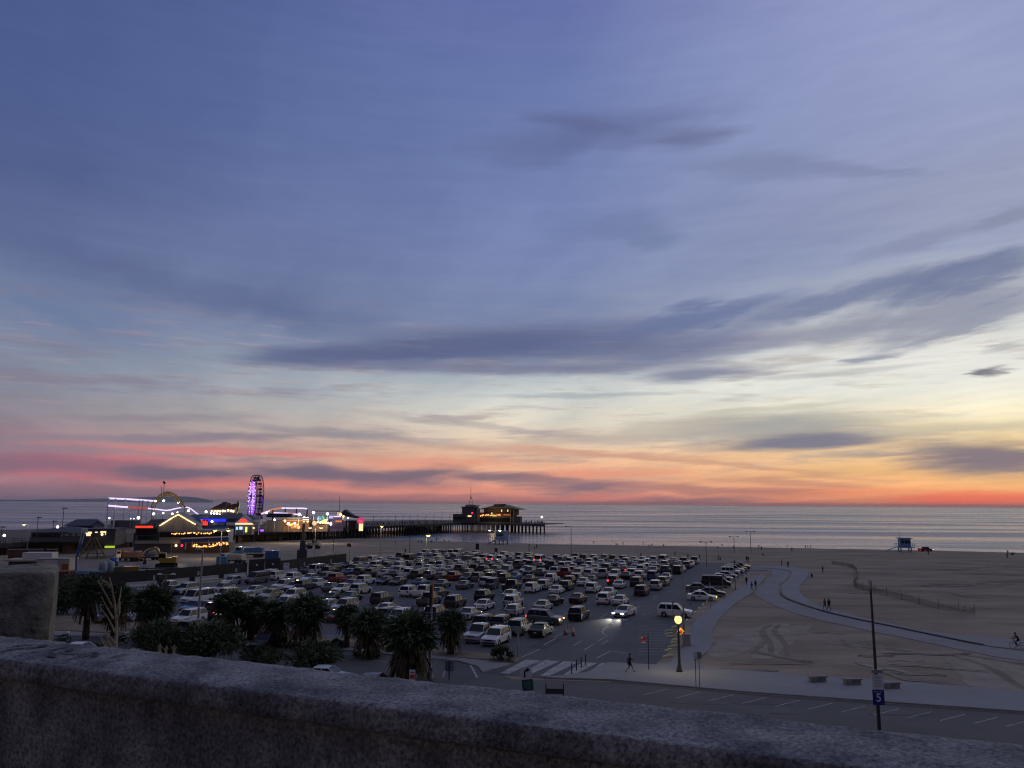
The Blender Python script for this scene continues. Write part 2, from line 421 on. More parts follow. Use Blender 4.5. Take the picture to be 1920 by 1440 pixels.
me = MB(); xs = [-2600, -1200, -700, -450]+list(range(-330, 331, 6))+[420, 600, 1000, 2600]; ys = [-60, -20, 0, 2.5, 4, 8, 14, 20, 26, 27, 30]+list(range(36, 400, 4))+[420, 470, 560, 900, 3000]
vs = [(x, y, zt(x, y)) for y in ys for x in xs]; nx = len(xs)
me.add(vs, [(j*nx+i, j*nx+i+1, (j+1)*nx+i+1, (j+1)*nx+i) for j in range(len(ys)-1) for i in range(nx-1)], 0, True)
sand_m.node_tree.nodes['Bump'].inputs['Distance'].default_value = 0.3
structure(me.build('sand', sand_m))

me = MB(); me.box((0, -29, 13.93), (400, 60, .06)); structure(me.build('park_lawn', mat('lawn_grass', (.02, .03, .014), .95, var=.4, vscale=.8, spec=.1)))
def sheet(name, pts, z, m, kind='structure'):
    b = MB(); P = [(p[0], p[1]) for p in pts]
    a = sum(P[i][0]*P[(i+1) % len(P)][1]-P[(i+1) % len(P)][0]*P[i][1] for i in range(len(P)))
    if a < 0: P = P[::-1]
    b.add([(x, y, z) for x, y in P], [tuple(range(len(P)))], 0)
    o = b.build(name, m); o['kind'] = kind; return o
def slab(name, pts, z, m, side=None):
    b = MB(); b.prism([(p[0], p[1]) for p in pts], -0.3, z, 1, 0)
    o = b.build(name, [m, side or kerb_m]); o['kind'] = 'structure'; return o
GP = lambda L, z=0.0: [G(x, y, z) for x, y in L]

LOT_NEAR = [(1228, 1248), (1140, 1243), (1100, 1262), (1020, 1272), (900, 1262), (985, 1233), (860, 1219), (660, 1197), (430, 1179), (100, 1156)]
LOT_RIGHT = [(1228, 1248), (1256, 1218), (1268, 1182), (1288, 1160), (1330, 1122), (1370, 1095), (1408, 1070)]
lot = GP(LOT_NEAR)[::-1]+GP(LOT_RIGHT)[1:]+[UV(208, -9.5), UV(221, -14), UV(223, -60), UV(223, -109), UV(170, -106), UV(125, -107), UV(90, -125)]
sheet('parking_lot', lot, 0.03, asph_m)
sheet('road', GP([(100, 1192), (400, 1204), (640, 1220), (860, 1241), (920, 1256), (960, 1274), (1145, 1279), (1400, 1302), (1650, 1320), (1920, 1339), (2500, 1382)])+[Vector((90, 29.5, 0)), Vector((-110, 29.5, 0)), Vector((-140, 80, 0))], 0.022, road_m)
slab('planting_strip', GP([(60, 1150), (430, 1181), (660, 1199), (860, 1221), (982, 1234), (965, 1243), (860, 1234), (640, 1213), (400, 1197), (60, 1180)]), 0.13, soil_m)
slab('pavement', GP([(100, 1186), (400, 1198.5), (640, 1214.5), (860, 1235.5), (962, 1246), (905, 1262), (896, 1251), (860, 1241), (640, 1220), (400, 1204), (100, 1192)]), 0.12, conc_m)
SIDE = [(1020, 1272.6), (1100, 1263), (1140, 1244), (1228, 1248.5), (1256, 1244), (1281, 1216), (1291, 1200), (1300, 1170), (1340, 1135), (1390, 1102), (1402, 1089), (1430, 1076), (1437, 1082), (1420, 1100), (1410, 1112), (1376, 1134), (1346, 1164), (1334, 1188), (1339, 1204), (1326, 1224), (1300, 1241), (1320, 1254), (1500, 1267), (1700, 1281), (1920, 1299), (2500, 1345), (2500, 1380), (1920, 1336.5), (1650, 1317.5), (1400, 1299.5), (1145, 1276.5)]
slab('sidewalk', GP(SIDE), 0.14, path_m)
# beach path: two lanes with a dark kerb between
OUT = [(1392, 1062), (1440, 1061), (1488, 1064), (1514, 1072), (1512, 1086), (1500, 1100), (1503, 1116), (1535, 1136), (1640, 1164), (1760, 1187), (1920, 1203), (2400, 1262)]
MID = [(1388, 1066), (1440, 1066), (1478, 1071), (1480, 1082), (1464, 1098), (1464, 1112), (1482, 1126), (1560, 1151), (1690, 1179), (1840, 1210), (1920, 1221), (2400, 1276)]
INN = [(1386, 1069), (1438, 1070), (1448, 1076), (1436, 1090), (1418, 1104), (1416, 1114), (1440, 1130), (1500, 1153), (1600, 1177), (1740, 1206), (1920, 1240), (2400, 1295)]
def smooth(L, k=5):
    o = []
    for i in range(len(L)-1):
        p = [Vector(L[max(0, i-1)]), Vector(L[i]), Vector(L[i+1]), Vector(L[min(len(L)-1, i+2)])]
        for j in range(k):
            t = j/k; o.append(tuple(0.5*((2*p[1])+(-p[0]+p[2])*t+(2*p[0]-5*p[1]+4*p[2]-p[3])*t*t+(-p[0]+3*p[1]-3*p[2]+p[3])*t**3)))
    return o+[tuple(L[-1])]
gO, gM, gI = [smooth([tuple(p) for p in GP(L)], 12) for L in (OUT, MID, INN)]
def strip(name, A, B, z, m, thick=0.0):
    if 'kerb' not in name: A, B = [[(q[0]+.35*noise.noise(Vector((q[0]*.35, q[1]*.35, k))), q[1]+.35*noise.noise(Vector((q[0]*.35, q[1]*.35, 7+k))), 0) for q in L] for k, L in ((1, A), (2, B))]
    b = MB(); n = len(A)
    b.add([(p[0], p[1], z) for p in A]+[(p[0], p[1], z) for p in B], [(i, i+1, n+i+1, n+i) for i in range(n-1)], 0)
    if thick:
        for L in (A, B): b.add([(p[0], p[1], z) for p in L]+[(p[0], p[1], z-thick) for p in L], [(i, i+1, n+i+1, n+i) for i in range(n-1)], 0)
    o = b.build(name, m); o['kind'] = 'structure'; return o
def lerpL(A, B, t): return [tuple(Vector(a)*(1-t)+Vector(b)*t) for a, b in zip(A, B)]
strip('footpath', gO, lerpL(gM, gO, 0.06), 0.10, path_m, 0.2)
strip('bike_path', lerpL(gM, gI, 0.06), gI, 0.06, conc_m, 0.2)
k0, k1 = 62, 110
strip('path_kerb', lerpL(gM, gO, 0.05)[k0:k1], lerpL(gM, gI, 0.05)[k0:k1], 0.2, mat('dark_kerb', (0.05, 0.05, 0.055), 0.8), 0.2)
# sea
sea = MB(); sea.add([UV(326, -9000, WATER_Z), UV(326, 9000, WATER_Z), UV(60000, 60000, WATER_Z), UV(60000, -60000, WATER_Z)], [(0, 1, 2, 3)])
wm_ = bpy.data.materials.new('sea_water'); wm_.use_nodes = True
nt = wm_.node_tree; b = nt.nodes['Principled BSDF']
b.inputs['Base Color'].default_value = (0.075, 0.09, 0.105, 1); b.inputs['Roughness'].default_value = 0.12; b.inputs['IOR'].default_value = 1.7
tc = nt.nodes.new('ShaderNodeTexCoord')
def seanoise(scale, rot, detail, rough=0.5):
    mp = nt.nodes.new('ShaderNodeMapping'); mp.inputs['Rotation'].default_value = (0, 0, rot); mp.inputs['Scale'].default_value = scale
    nt.links.new(tc.outputs['Object'], mp.inputs[0]); n = nt.nodes.new('ShaderNodeTexNoise')
    nt.links.new(mp.outputs[0], n.inputs[0]); n.inputs['Scale'].default_value = 1.0; n.inputs['Detail'].default_value = detail; n.inputs['Roughness'].default_value = rough
    return n.outputs['Fac']
prev = None
for h, dist in ((seanoise((0.02, 0.06, 1), UA+.1, 6, .6), 0.75), (seanoise((0.07, 0.2, 1), UA-.12, 5, .6), 0.95), (seanoise((0.7, 1.1, 1), UA, 3), 0.24)):
    bp = nt.nodes.new('ShaderNodeBump'); bp.inputs['Strength'].default_value = 1.0; bp.inputs['Distance'].default_value = dist
    nt.links.new(h, bp.inputs['Height'])
    if prev: nt.links.new(prev, bp.inputs['Normal'])
    prev = bp.outputs[0]
nt.links.new(prev, b.inputs['Normal'])
# long slicks of smoother and rougher water
sl = seanoise((0.0022, 0.016, 1), UA, 5, 0.6)
mr = nt.nodes.new('ShaderNodeMapRange'); nt.links.new(sl, mr.inputs[0]); mr.inputs[1].default_value = 0.4; mr.inputs[2].default_value = 0.6; mr.inputs[3].default_value = 0.14; mr.inputs[4].default_value = 0.36
nt.links.new(mr.outputs[0], b.inputs['Roughness'])
structure(sea.build('sea', wm_))

# ------------------------------------------------------------------ parapet wall in front of the camera
wall_m = bpy.data.materials.new('rough_concrete'); wall_m.use_nodes = True
nt = wall_m.node_tree; b = nt.nodes['Principled BSDF']; b.inputs['Roughness'].default_value = 0.92; b.inputs['Specular IOR Level'].default_value = 0.2
tc = nt.nodes.new('ShaderNodeTexCoord')
na = nt.nodes.new('ShaderNodeTexNoise'); na.inputs['Scale'].default_value = 85; na.inputs['Detail'].default_value = 6; na.inputs['Roughness'].default_value = 0.7
nb = nt.nodes.new('ShaderNodeTexNoise'); nb.inputs['Scale'].default_value = 7; nb.inputs['Detail'].default_value = 6
vo = nt.nodes.new('ShaderNodeTexVoronoi'); vo.inputs['Scale'].default_value = 110
for n in (na, nb, vo): nt.links.new(tc.outputs['Object'], n.inputs['Vector'])
r1 = nt.nodes.new('ShaderNodeValToRGB'); nt.links.new(na.outputs['Fac'], r1.inputs[0])
r1.color_ramp.elements[0].position = 0.36; r1.color_ramp.elements[0].color = (0.09, 0.095, 0.118, 1); r1.color_ramp.elements[1].position = 0.62; r1.color_ramp.elements[1].color = (0.33, 0.34, 0.375, 1)
r2 = nt.nodes.new('ShaderNodeValToRGB'); nt.links.new(nb.outputs['Fac'], r2.inputs[0])
r2.color_ramp.elements[0].position = 0.35; r2.color_ramp.elements[0].color = (0.48, 0.49, 0.5, 1); r2.color_ramp.elements[1].position = 0.65; r2.color_ramp.elements[1].color = (1.15, 1.13, 1.08, 1)
mx = nt.nodes.new('ShaderNodeMix'); mx.data_type = 'RGBA'; mx.blend_type = 'MULTIPLY'; mx.inputs[0].default_value = 1
nt.links.new(r1.outputs[0], mx.inputs[6]); nt.links.new(r2.outputs[0], mx.inputs[7]); nt.links.new(mx.outputs[2], b.inputs['Base Color'])
bp = nt.nodes.new('ShaderNodeBump'); bp.inputs['Strength'].default_value = 0.9; bp.inputs['Distance'].default_value = 0.006
nt.links.new(na.outputs['Fac'], bp.inputs['Height'])
bp2 = nt.nodes.new('ShaderNodeBump'); bp2.inputs['Strength'].default_value = 0.5; bp2.inputs['Distance'].default_value = 0.006; bp2.invert = True
nt.links.new(vo.outputs['Distance'], bp2.inputs['Height']); nt.links.new(bp.outputs[0], bp2.inputs['Normal']); nt.links.new(bp2.outputs[0], b.inputs['Normal'])

TOPZ = 15.0
fa, fb = G(0, 1193, TOPZ), G(1920, 1397, TOPZ); na_, nb_ = G(0, 1231, TOPZ), G(1660, 1437, TOPZ); ca_, cb_ = G(0, 1290, 14.915), G(1390, 1421, 14.915)
dirw = (fb-fa).normalized(); nrm = Vector((-dirw.y, dirw.x, 0))
ndir = (nb_-na_).normalized(); cdir = (cb_-ca_).normalized()
L0, L1 = -2.2, 6.0
w = MB(); N = 330; rings = []
for i in range(N+1):
    t = L0+(L1-L0)*i/N
    f = fa+dirw*t
    # matching point of the near edge
    k = ((f-na_).dot(dirw))/ndir.dot(dirw); n_ = na_+ndir*k; c_ = ca_+cdir*(((f-ca_).dot(dirw))/cdir.dot(dirw))
    prof = [(f, 13.2), (f, 13.9), (f, 14.4), (f, 14.8), (f, 14.95), (f, 15.0)]
    for q in (0.08, 0.2, 0.35, 0.5, 0.65, 0.8, 0.92): prof.append((f.lerp(n_, q), 15.0))
    back = nrm*.045
    for z in (15.0, 14.99, 14.975, 14.955, 14.935): prof.append((n_, z))
    prof.append((n_+back*.3, 14.925)); prof.append((n_+back, 14.92))
    for z in (14.91, 14.86, 14.8, 14.7, 14.55, 14.3, 13.9, 13.2): prof.append((n_+back, z))
    rings.append([Vector((p.x, p.y, z)) for p, z in prof])
M_ = len(rings[0]); vs = []
for r in rings:
    for j, p in enumerate(r):
        d = 0.004*noise.noise(p*2.5)+0.003*noise.noise(p*25)+0.003*noise.noise(p*70)
        o = Vector((0, 0, 0))
        if 5 <= j <= 13: o.z = d*0.9
        if j >= 12: o += -nrm*d*1.5
        if j <= 6: o += nrm*(d*1.5)
        if j in (12, 13): o += -nrm*(-0.012) + Vector((0, 0, -0.006))
        vs.append(p+o)
w.add(vs, [(i*M_+j, i*M_+j+1, (i+1)*M_+j+1, (i+1)*M_+j) for i in range(N) for j in range(M_-1)], 0, True)
w.add(vs[:M_], [tuple(range(M_))]); w.add(vs[-M_:], [tuple(range(M_))[::-1]])
tag(w.build('parapet_wall', wall_m), 'low rough concrete parapet wall crossing the bottom of the picture', 'wall')
wall_o = bpy.data.objects['parapet_wall']
scr = MB()
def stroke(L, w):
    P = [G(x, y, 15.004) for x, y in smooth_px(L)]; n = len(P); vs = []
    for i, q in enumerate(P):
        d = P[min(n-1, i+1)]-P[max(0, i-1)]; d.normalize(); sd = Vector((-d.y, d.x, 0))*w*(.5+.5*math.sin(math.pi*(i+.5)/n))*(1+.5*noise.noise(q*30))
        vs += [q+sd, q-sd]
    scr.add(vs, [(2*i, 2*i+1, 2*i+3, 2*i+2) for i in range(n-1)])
def smooth_px(L):
    o = []
    for (a, b), (c, d) in zip(L, L[1:]): o += [(a+(c-a)*t/6, b+(d-b)*t/6) for t in range(6)]
    return o+[L[-1]]
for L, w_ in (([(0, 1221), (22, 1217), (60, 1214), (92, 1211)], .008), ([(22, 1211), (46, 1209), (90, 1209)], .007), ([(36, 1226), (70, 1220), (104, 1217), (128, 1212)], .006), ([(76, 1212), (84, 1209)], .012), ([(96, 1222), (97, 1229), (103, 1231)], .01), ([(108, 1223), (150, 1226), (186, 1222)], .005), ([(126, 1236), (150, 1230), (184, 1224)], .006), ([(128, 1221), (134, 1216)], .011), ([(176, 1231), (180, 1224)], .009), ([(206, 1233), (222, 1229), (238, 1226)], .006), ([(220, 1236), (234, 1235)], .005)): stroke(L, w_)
scr.build('paint_scrawl', mat('dark_scrawl', (.03, .03, .04), .9), wall_o)  # shadow-like strokes on the wall top, put in as thin dark colour
# end post of the wall
post_m = mat('lichen_concrete', (0.2, 0.188, 0.155), 0.95, var=0.5, vscale=14, bump=0.35, bscale=45, spec=0.1)
pc = D(97, 1130, 3.78)
pb = MB(); nz = 26; nsd = 14
W2, DP = 0.8, 0.5
PR = math.atan2(-pc.x, pc.y)-R(2.5); pex = Vector((math.cos(PR), math.sin(PR), 0)); pey = Vector((-math.sin(PR), math.cos(PR), 0))
pcc = pc-pex*W2/2+pey*DP/2; cx, cyy = pcc.x, pcc.y
ztop = D(50, 1076, 3.75).z
def prof_ring(z, s):
    o = []
    for i in range(nsd):
        o.append((-W2/2+W2*i/nsd, -DP/2))
    for i in range(nsd): o.append((W2/2, -DP/2+DP*i/nsd))
    for i in range(nsd): o.append((W2/2-W2*i/nsd, DP/2))
    for i in range(nsd): o.append((-W2/2, DP/2-DP*i/nsd))
    return [Vector((cx, cyy, z))+pex*x*s+pey*y*s for x, y in o]
vs = []
lv = [(13.0+(ztop-0.02-13.0)*i/nz, 1.0) for i in range(nz+1)]+[(ztop-0.006, 0.985), (ztop, 0.95), (ztop, 0.7), (ztop, 0.35)]
for z, s in lv:
    for p in prof_ring(z, s):
        d = 0.008*noise.noise(p*5)+0.005*noise.noise(p*25)
        q = Vector((p.x-cx, p.y-cyy, 0)).normalized()
        vs.append(p+q*d+Vector((0, 0, (0.02*noise.noise(Vector((p.x*7, p.y*7, 1)))) if z > ztop-0.03 else 0)))
K = nsd*4
pb.add(vs, [(j*K+i, j*K+(i+1) % K, (j+1)*K+(i+1) % K, (j+1)*K+i) for j in range(len(lv)-1) for i in range(K)], 0, True)
pb.add(vs[-K:], [tuple(range(K))])
tag(pb.build('wall_post', post_m), 'square lichen stained concrete post rising behind the parapet wall', 'post')

# ------------------------------------------------------------------ vehicles
def paint(name, c, metal=0.0, rough=0.35):
    m = mat('paint_'+name, c, rough, metal); m.node_tree.nodes['Principled BSDF'].inputs['Coat Weight'].default_value = 0.6
    m.node_tree.nodes['Principled BSDF'].inputs['Coat Roughness'].default_value = 0.08; return m
PAINT = {'white': paint('white', (0.72, 0.73, 0.74)), 'silver': paint('silver', (0.48, 0.50, 0.53), 0.35), 'grey': paint('grey', (0.13, 0.135, 0.145), 0.3),
         'black': paint('black', (0.012, 0.012, 0.014)), 'navy': paint('navy', (0.018, 0.03, 0.085)), 'blue': paint('blue', (0.03, 0.09, 0.26)),
         'red': paint('red', (0.26, 0.018, 0.02)), 'tan': paint('tan', (0.36, 0.31, 0.22), 0.2), 'green': paint('green', (0.03, 0.075, 0.055)), 'maroon': paint('maroon', (0.1, 0.015, 0.02)), 'yellow': paint('yellow', (0.55, 0.45, 0.06))}
WORDC = {'grey': 'dark grey'}
glass_m = mat('car_glass', (0.012, 0.014, 0.018), 0.18, spec=0.3)
tyre_m = mat('tyre_rubber', (0.014, 0.014, 0.015), 0.85)
rim_m = mat('wheel_rim', (0.35, 0.36, 0.38), 0.35, 0.7)
trim_m = mat('dark_trim', (0.02, 0.02, 0.022), 0.6)
hl_m = mat('headlight_glass', (0.6, 0.62, 0.65), 0.15); tl_m = mat('taillight_glass', (0.16, 0.01, 0.012), 0.2)
plate_m = mat('number_plate', (0.6, 0.6, 0.58), 0.5)
hl_on = mat('headlight_lit', (0.8, 0.8, 0.8), 0.2, emit=(1, 0.97, 0.88), es=14); tl_on = mat('taillight_lit', (0.4, 0.02, 0.02), 0.2, emit=(1, 0.05, 0.05), es=3.5)
amber_on = mat('indicator_lit', (0.4, 0.2, 0.02), 0.2, emit=(1, 0.5, 0.12), es=4)
# kind: length, width, bottom z, wheel radius, wheel y (front, rear), lower body line [(y,z)..] front to rear, cabin: cowl y, windscreen top y, roof rear y, rear glass base y, belt z, roof z
KINDS_ = {
 'sedan': dict(L=4.75, W=1.82, r=0.33, wy=(1.42, -1.38), top=[(2.36, 0.42), (2.33, 0.66), (2.1, 0.76), (1.0, 0.93), (-1.55, 0.98), (-2.2, 1.0), (-2.36, 0.88), (-2.34, 0.4)], cab=(1.02, 0.32, -0.95, -1.72, 0.93, 1.44)),
 'hatchback': dict(L=4.3, W=1.8, r=0.32, wy=(1.3, -1.25), top=[(2.14, 0.42), (2.1, 0.7), (1.85, 0.82), (0.98, 0.98), (-1.9, 1.02), (-2.1, 0.92), (-2.12, 0.42)], cab=(1.0, 0.35, -1.45, -1.98, 0.98, 1.52)),
 'suv': dict(L=4.75, W=1.92, r=0.37, wy=(1.42, -1.4), top=[(2.36, 0.45), (2.33, 0.82), (2.1, 0.98), (1.05, 1.08), (-2.2, 1.12), (-2.35, 1.02), (-2.36, 0.48)], cab=(1.05, 0.45, -1.95, -2.24, 1.08, 1.73)),
 'pickup_truck': dict(L=5.6, W=1.98, r=0.39, wy=(1.75, -1.75), top=[(2.8, 0.5), (2.77, 0.92), (2.55, 1.08), (1.35, 1.15), (-0.75, 1.16), (-0.78, 0.8), (-2.7, 0.8), (-2.8, 0.72), (-2.78, 0.5)], cab=(1.35, 0.8, -0.55, -0.76, 1.15, 1.86)),
 'van': dict(L=5.5, W=2.0, r=0.36, wy=(1.75, -1.6), top=[(2.75, 0.45), (2.7, 0.95), (2.5, 1.1), (1.9, 1.24), (-2.6, 1.28), (-2.72, 1.2), (-2.74, 0.45)], cab=(1.92, 1.15, -2.5, -2.66, 1.24, 2.15)),
 'jeep': dict(L=4.3, W=1.86, r=0.4, wy=(1.25, -1.2), top=[(2.0, 0.55), (1.98, 1.05), (1.9, 1.12), (0.75, 1.18), (-2.0, 1.18), (-2.06, 1.1), (-2.06, 0.55)], cab=(0.75, 0.55, -1.98, -2.04, 1.18, 1.84)),
}
def car_parts(k):
    """all the pieces of one kind as mesh builders; paint is material 0 of the body"""
    d = KINDS_[k]; W = d['W']; hw = W/2; r = d['r']; zb = 0.24
    def outline(dz, dy):
        o = []
        for y, z in d['top']:
            s = 1 if y > 0 else -1
            o.append((y-s*dy*(1 if abs(y) > d['L']/2-0.45 else 0), z-dz*(1 if z > 0.6 else 0)))
        # along the sill from rear to front with both wheel arches
        bot = []
        for wy in (d['wy'][1], d['wy'][0]):
            ra = r+0.05
            for i in range(7):
                a = math.pi*(1-i/6); bot.append((wy+math.cos(a)*ra, max(zb, r-0.02+math.sin(a)*ra)))
        return o+[(-d['L']/2+0.12+dy, zb)]+bot+[(d['L']/2-0.14-dy, zb)]
    body = MB(); full = outline(0, 0); side = outline(0.07, 0.1)
    lay = [(-hw, side), (-hw+0.1, full), (hw-0.1, full), (hw, side)]; n = len(full); vs = []
    for x, o in lay: vs += [(x, y, z) for y, z in o]
    fs = [(j*n+i, (j+1)*n+i, (j+1)*n+(i+1) % n, j*n+(i+1) % n) for j in range(3) for i in range(n)]
    body.add(vs, fs, 0); body.add(vs[:n], [tuple(range(n))], 0); body.add(vs[-n:], [tuple(range(n))[::-1]], 0)
    c0, c1, c2, c3, zbelt, zr = d['cab']; wb, wr = hw-0.07, hw-0.22 if k not in ('van', 'jeep') else hw-0.13
    # roof
    ro = MB(); ny = 5; rv = []
    for i in range(ny+1):
        t = i/ny; y = c1+0.04+(c2-c1-0.08)*t; h = 0.05*math.sin(math.pi*t)
        rv += [(-wr-0.01, y, zr-0.03), (-wr+0.12, y, zr+0.02+h*.6), (0, y, zr+0.035+h), (wr-0.12, y, zr+0.02+h*.6), (wr+0.01, y, zr-0.03)]
    body.add(rv, [(j*5+i, j*5+i+1, (j+1)*5+i+1, (j+1)*5+i) for j in range(ny) for i in range(4)], 0, True)
    body.add(rv[:5], [(0, 1, 2, 3, 4)], 0); body.add(rv[-5:], [(4, 3, 2, 1, 0)], 0)
    for sx in (-1, 1):
        body.tube((sx*wb, c0, zbelt-0.02), (sx*wr, c1, zr-0.03), 0.045, n=5, m=0)
        body.tube((sx*wb, c3, zbelt), (sx*wr, c2, zr-0.03), 0.06 if k in ('sedan',) else 0.09, n=5, m=0)
        ym = (c0*.35+c3*.65) if k != 'pickup_truck' else (c0+c3)/2
        for ym, rr in ([(ym*.5+c1*.5, 0.035)]+([(c2*0.62+c1*.38, 0.05)] if k in ('suv', 'van', 'jeep') else [])):
            body.tube((sx*(wb+0.005), ym, zbelt), (sx*(wr+0.008), ym-0.06, zr-0.03), rr, n=5, m=0)
    if k == 'pickup_truck':
        for sx in (-1, 1): body.box((sx*(hw-0.09), -1.78, 0.98), (0.14, 1.98, 0.36), 0)
        body.box((0, -2.73, 0.98), (W-0.1, 0.1, 0.36), 0)
    if k in ('suv', 'jeep'):
        for sx in (-1, 1): body.tube((sx*(wr-0.06), c1-0.1, zr+0.08), (sx*(wr-0.06), c2+0.1, zr+0.08), 0.025, n=4, m=0)
    P = {'body': body}
    def q(a, b, c, e): return MB().quad(a, b, c, e)
    P['windscreen'] = q((-wb+.05, c0, zbelt), (wb-.05, c0, zbelt), (wr-.03, c1, zr-.04), (-wr+.03, c1, zr-.04))
    P['rear_window'] = q((wb-.05, c3, zbelt+.05), (-wb+.05, c3, zbelt+.05), (-wr+.03, c2, zr-.05), (wr-.03, c2, zr-.05))
    if k == 'van' : P['rear_window'] = q((wb-.2, c3-.02, zbelt+.15), (-wb+.2, c3-.02, zbelt+.15), (-wr+.15, c2-.05, zr-.25), (wr-.15, c2-.05, zr-.25))
    P['side_window'] = [q((sx*wb, c0-.03, zbelt), (sx*wb, c3+.06, zbelt+.02), (sx*wr, c2+.05, zr-.05), (sx*wr, c1-.02, zr-.05)) for sx in (-1, 1)]
    # dark cabin floor closes the glasshouse
    body.add([(-wb, c0, zbelt-.01), (wb, c0, zbelt-.01), (wb, c3, zbelt-.01), (-wb, c3, zbelt-.01)], [(0, 1, 2, 3)], 1)
    yf, yr = d['L']/2, -d['L']/2; zf = d['top'][1][1]; zt_ = d['top'][-2][1]
    body.box((0, yf-0.04, zb+0.2), (W*0.72, 0.08, 0.16), 1); body.box((0, yf-0.03, zf-0.1), (W*0.44, 0.1, 0.12), 1)
    body.box((0, yr+0.05, zb+0.12), (W*0.8, 0.1, 0.12), 1)
    P['headlight'] = [MB().box((sx*(hw-0.27), yf-0.07, zf-0.05), (0.36, 0.18, 0.13), 0) for sx in (-1, 1)]
    P['taillight'] = [MB().box((sx*(hw-0.22), yr+0.05, zt_-0.12), (0.32, 0.14, 0.14 if k not in ('suv', 'van', 'jeep') else 0.26), 0) for sx in (-1, 1)]
    P['number_plate'] = MB().box((0, yr-0.005, zt_-0.25), (0.36, 0.04, 0.14), 0)
    P['wing_mirror'] = [MB().box((sx*(hw+0.07), c0-0.28, zbelt+0.08), (0.2, 0.1, 0.14), 0) for sx in (-1, 1)]
    P['wheel'] = []
    for wy in d['wy']:
        for sx in (-1, 1):
            t = MB(); x0 = sx*(hw-0.24); x1 = sx*(hw+0.01)
            prof = [(r*.62, 0), (r*.95, 0), (r, .04), (r, .2), (r*.95, .24), (r*.62, .24)]
            vsx = []; nn = 14
            for rr, xx in prof:
                for i in range(nn): a = 2*math.pi*i/nn; vsx.append((x0+(x1-x0)*xx/.24, wy+rr*math.cos(a), r+rr*math.sin(a)))
            t.add(vsx, [(j*nn+i, j*nn+(i+1) % nn, (j+1)*nn+(i+1) % nn, (j+1)*nn+i) for j in range(5) for i in range(nn)], 0, True)
            rm = MB(); rm.tube((x0, wy, r), (x1-sx*0.03, wy, r), r*.63, n=12)
            P['wheel'].append((t, rm))
    return P
CARM = {}
def car_meshes(k):
    if k in CARM: return CARM[k]
    P = car_parts(k); nopaint = PAINT['white']; D_ = {}
    D_['body'] = P['body'].mesh(k+'_body', [nopaint, trim_m])
    for n_, m in (('windscreen', glass_m), ('rear_window', glass_m), ('number_plate', plate_m)): D_[n_] = P[n_].mesh(k+'_'+n_, m)
    for n_, m in (('side_window', glass_m), ('headlight', hl_m), ('taillight', tl_m), ('wing_mirror', trim_m)): D_[n_] = [b.mesh(k+'_'+n_, m) for b in P[n_]]
    D_['wheel'] = [(a.mesh(k+'_wheel', tyre_m), b.mesh(k+'_rim', rim_m)) for a, b in P['wheel']]
    gl = MB()
    for b in [P['windscreen'], P['rear_window']]+P['side_window']: gl.add(b.v, b.f, 0)
    D_['window'] = gl.mesh(k+'_window', glass_m)
    al = MB(); al.v = list(P['body'].v); al.f = list(P['body'].f); al.m = list(P['body'].m); al.sm = list(P['body'].sm)
    al.add(gl.v, gl.f, 2)
    for a, b in P['wheel']: al.add(a.v, a.f, 3, True); al.add(b.v, b.f, 3)
    for b in P['headlight']: al.add(b.v, b.f, 4)
    for b in P['taillight']: al.add(b.v, b.f, 5)
    D_['all'] = al; D_['far'] = al.mesh(k+'_whole', [nopaint, trim_m, glass_m, tyre_m, hl_m, tl_m])
    CARM[k] = D_; return D_
def setpaint(o, m, slot=0):
    o.material_slots[slot].link = 'OBJECT'; o.material_slots[slot].material = m
def make_car(k, colr, loc, rz, label, group, lod, lights=(), name=None):
    D_ = car_meshes(k); pm = PAINT[colr]
    cat = {'pickup_truck': 'pickup', 'van': 'van'}.get(k, 'car'); nm = name or 'parked_'+k
    if lod == 2:
        o = put(nm, D_['far'], None, loc, rz); setpaint(o, pm)
        if 'h' in lights: setpaint(o, hl_on, 4)
        if 't' in lights: setpaint(o, tl_on, 5)
        return tag(o, label, cat, group)
    e = empty(nm, loc, rz, label, cat, group)
    setpaint(put('body', D_['body'], e), pm)
    if lod == 1:
        put('window', D_['window'], e)
    else:
        put('windscreen', D_['windscreen'], e); put('rear_window', D_['rear_window'], e); put('number_plate', D_['number_plate'], e)
        for m in D_['side_window']: put('side_window', m, e)
        for m in D_['wing_mirror']: put('wing_mirror', m, e)
    for a, b in D_['wheel']:
        w = put('wheel', a, e)
        if lod == 0: put('rim', b, w)
    for m in D_['headlight'] if lod == 0 or 'h' in lights else ():
        h = put('headlight', m, e)
        if 'h' in lights or 'f' in lights: setpaint(h, hl_on if 'h' in lights else amber_on)
    for i, m in enumerate(D_['taillight'] if lod < 2 else ()):
        h = put('taillight', m, e)
        if 't' in lights: setpaint(h, tl_on)
    return e
S, T_, V_, P_, H_, J_ = 'sedan', 'suv', 'van', 'pickup_truck', 'hatchback', 'jeep'
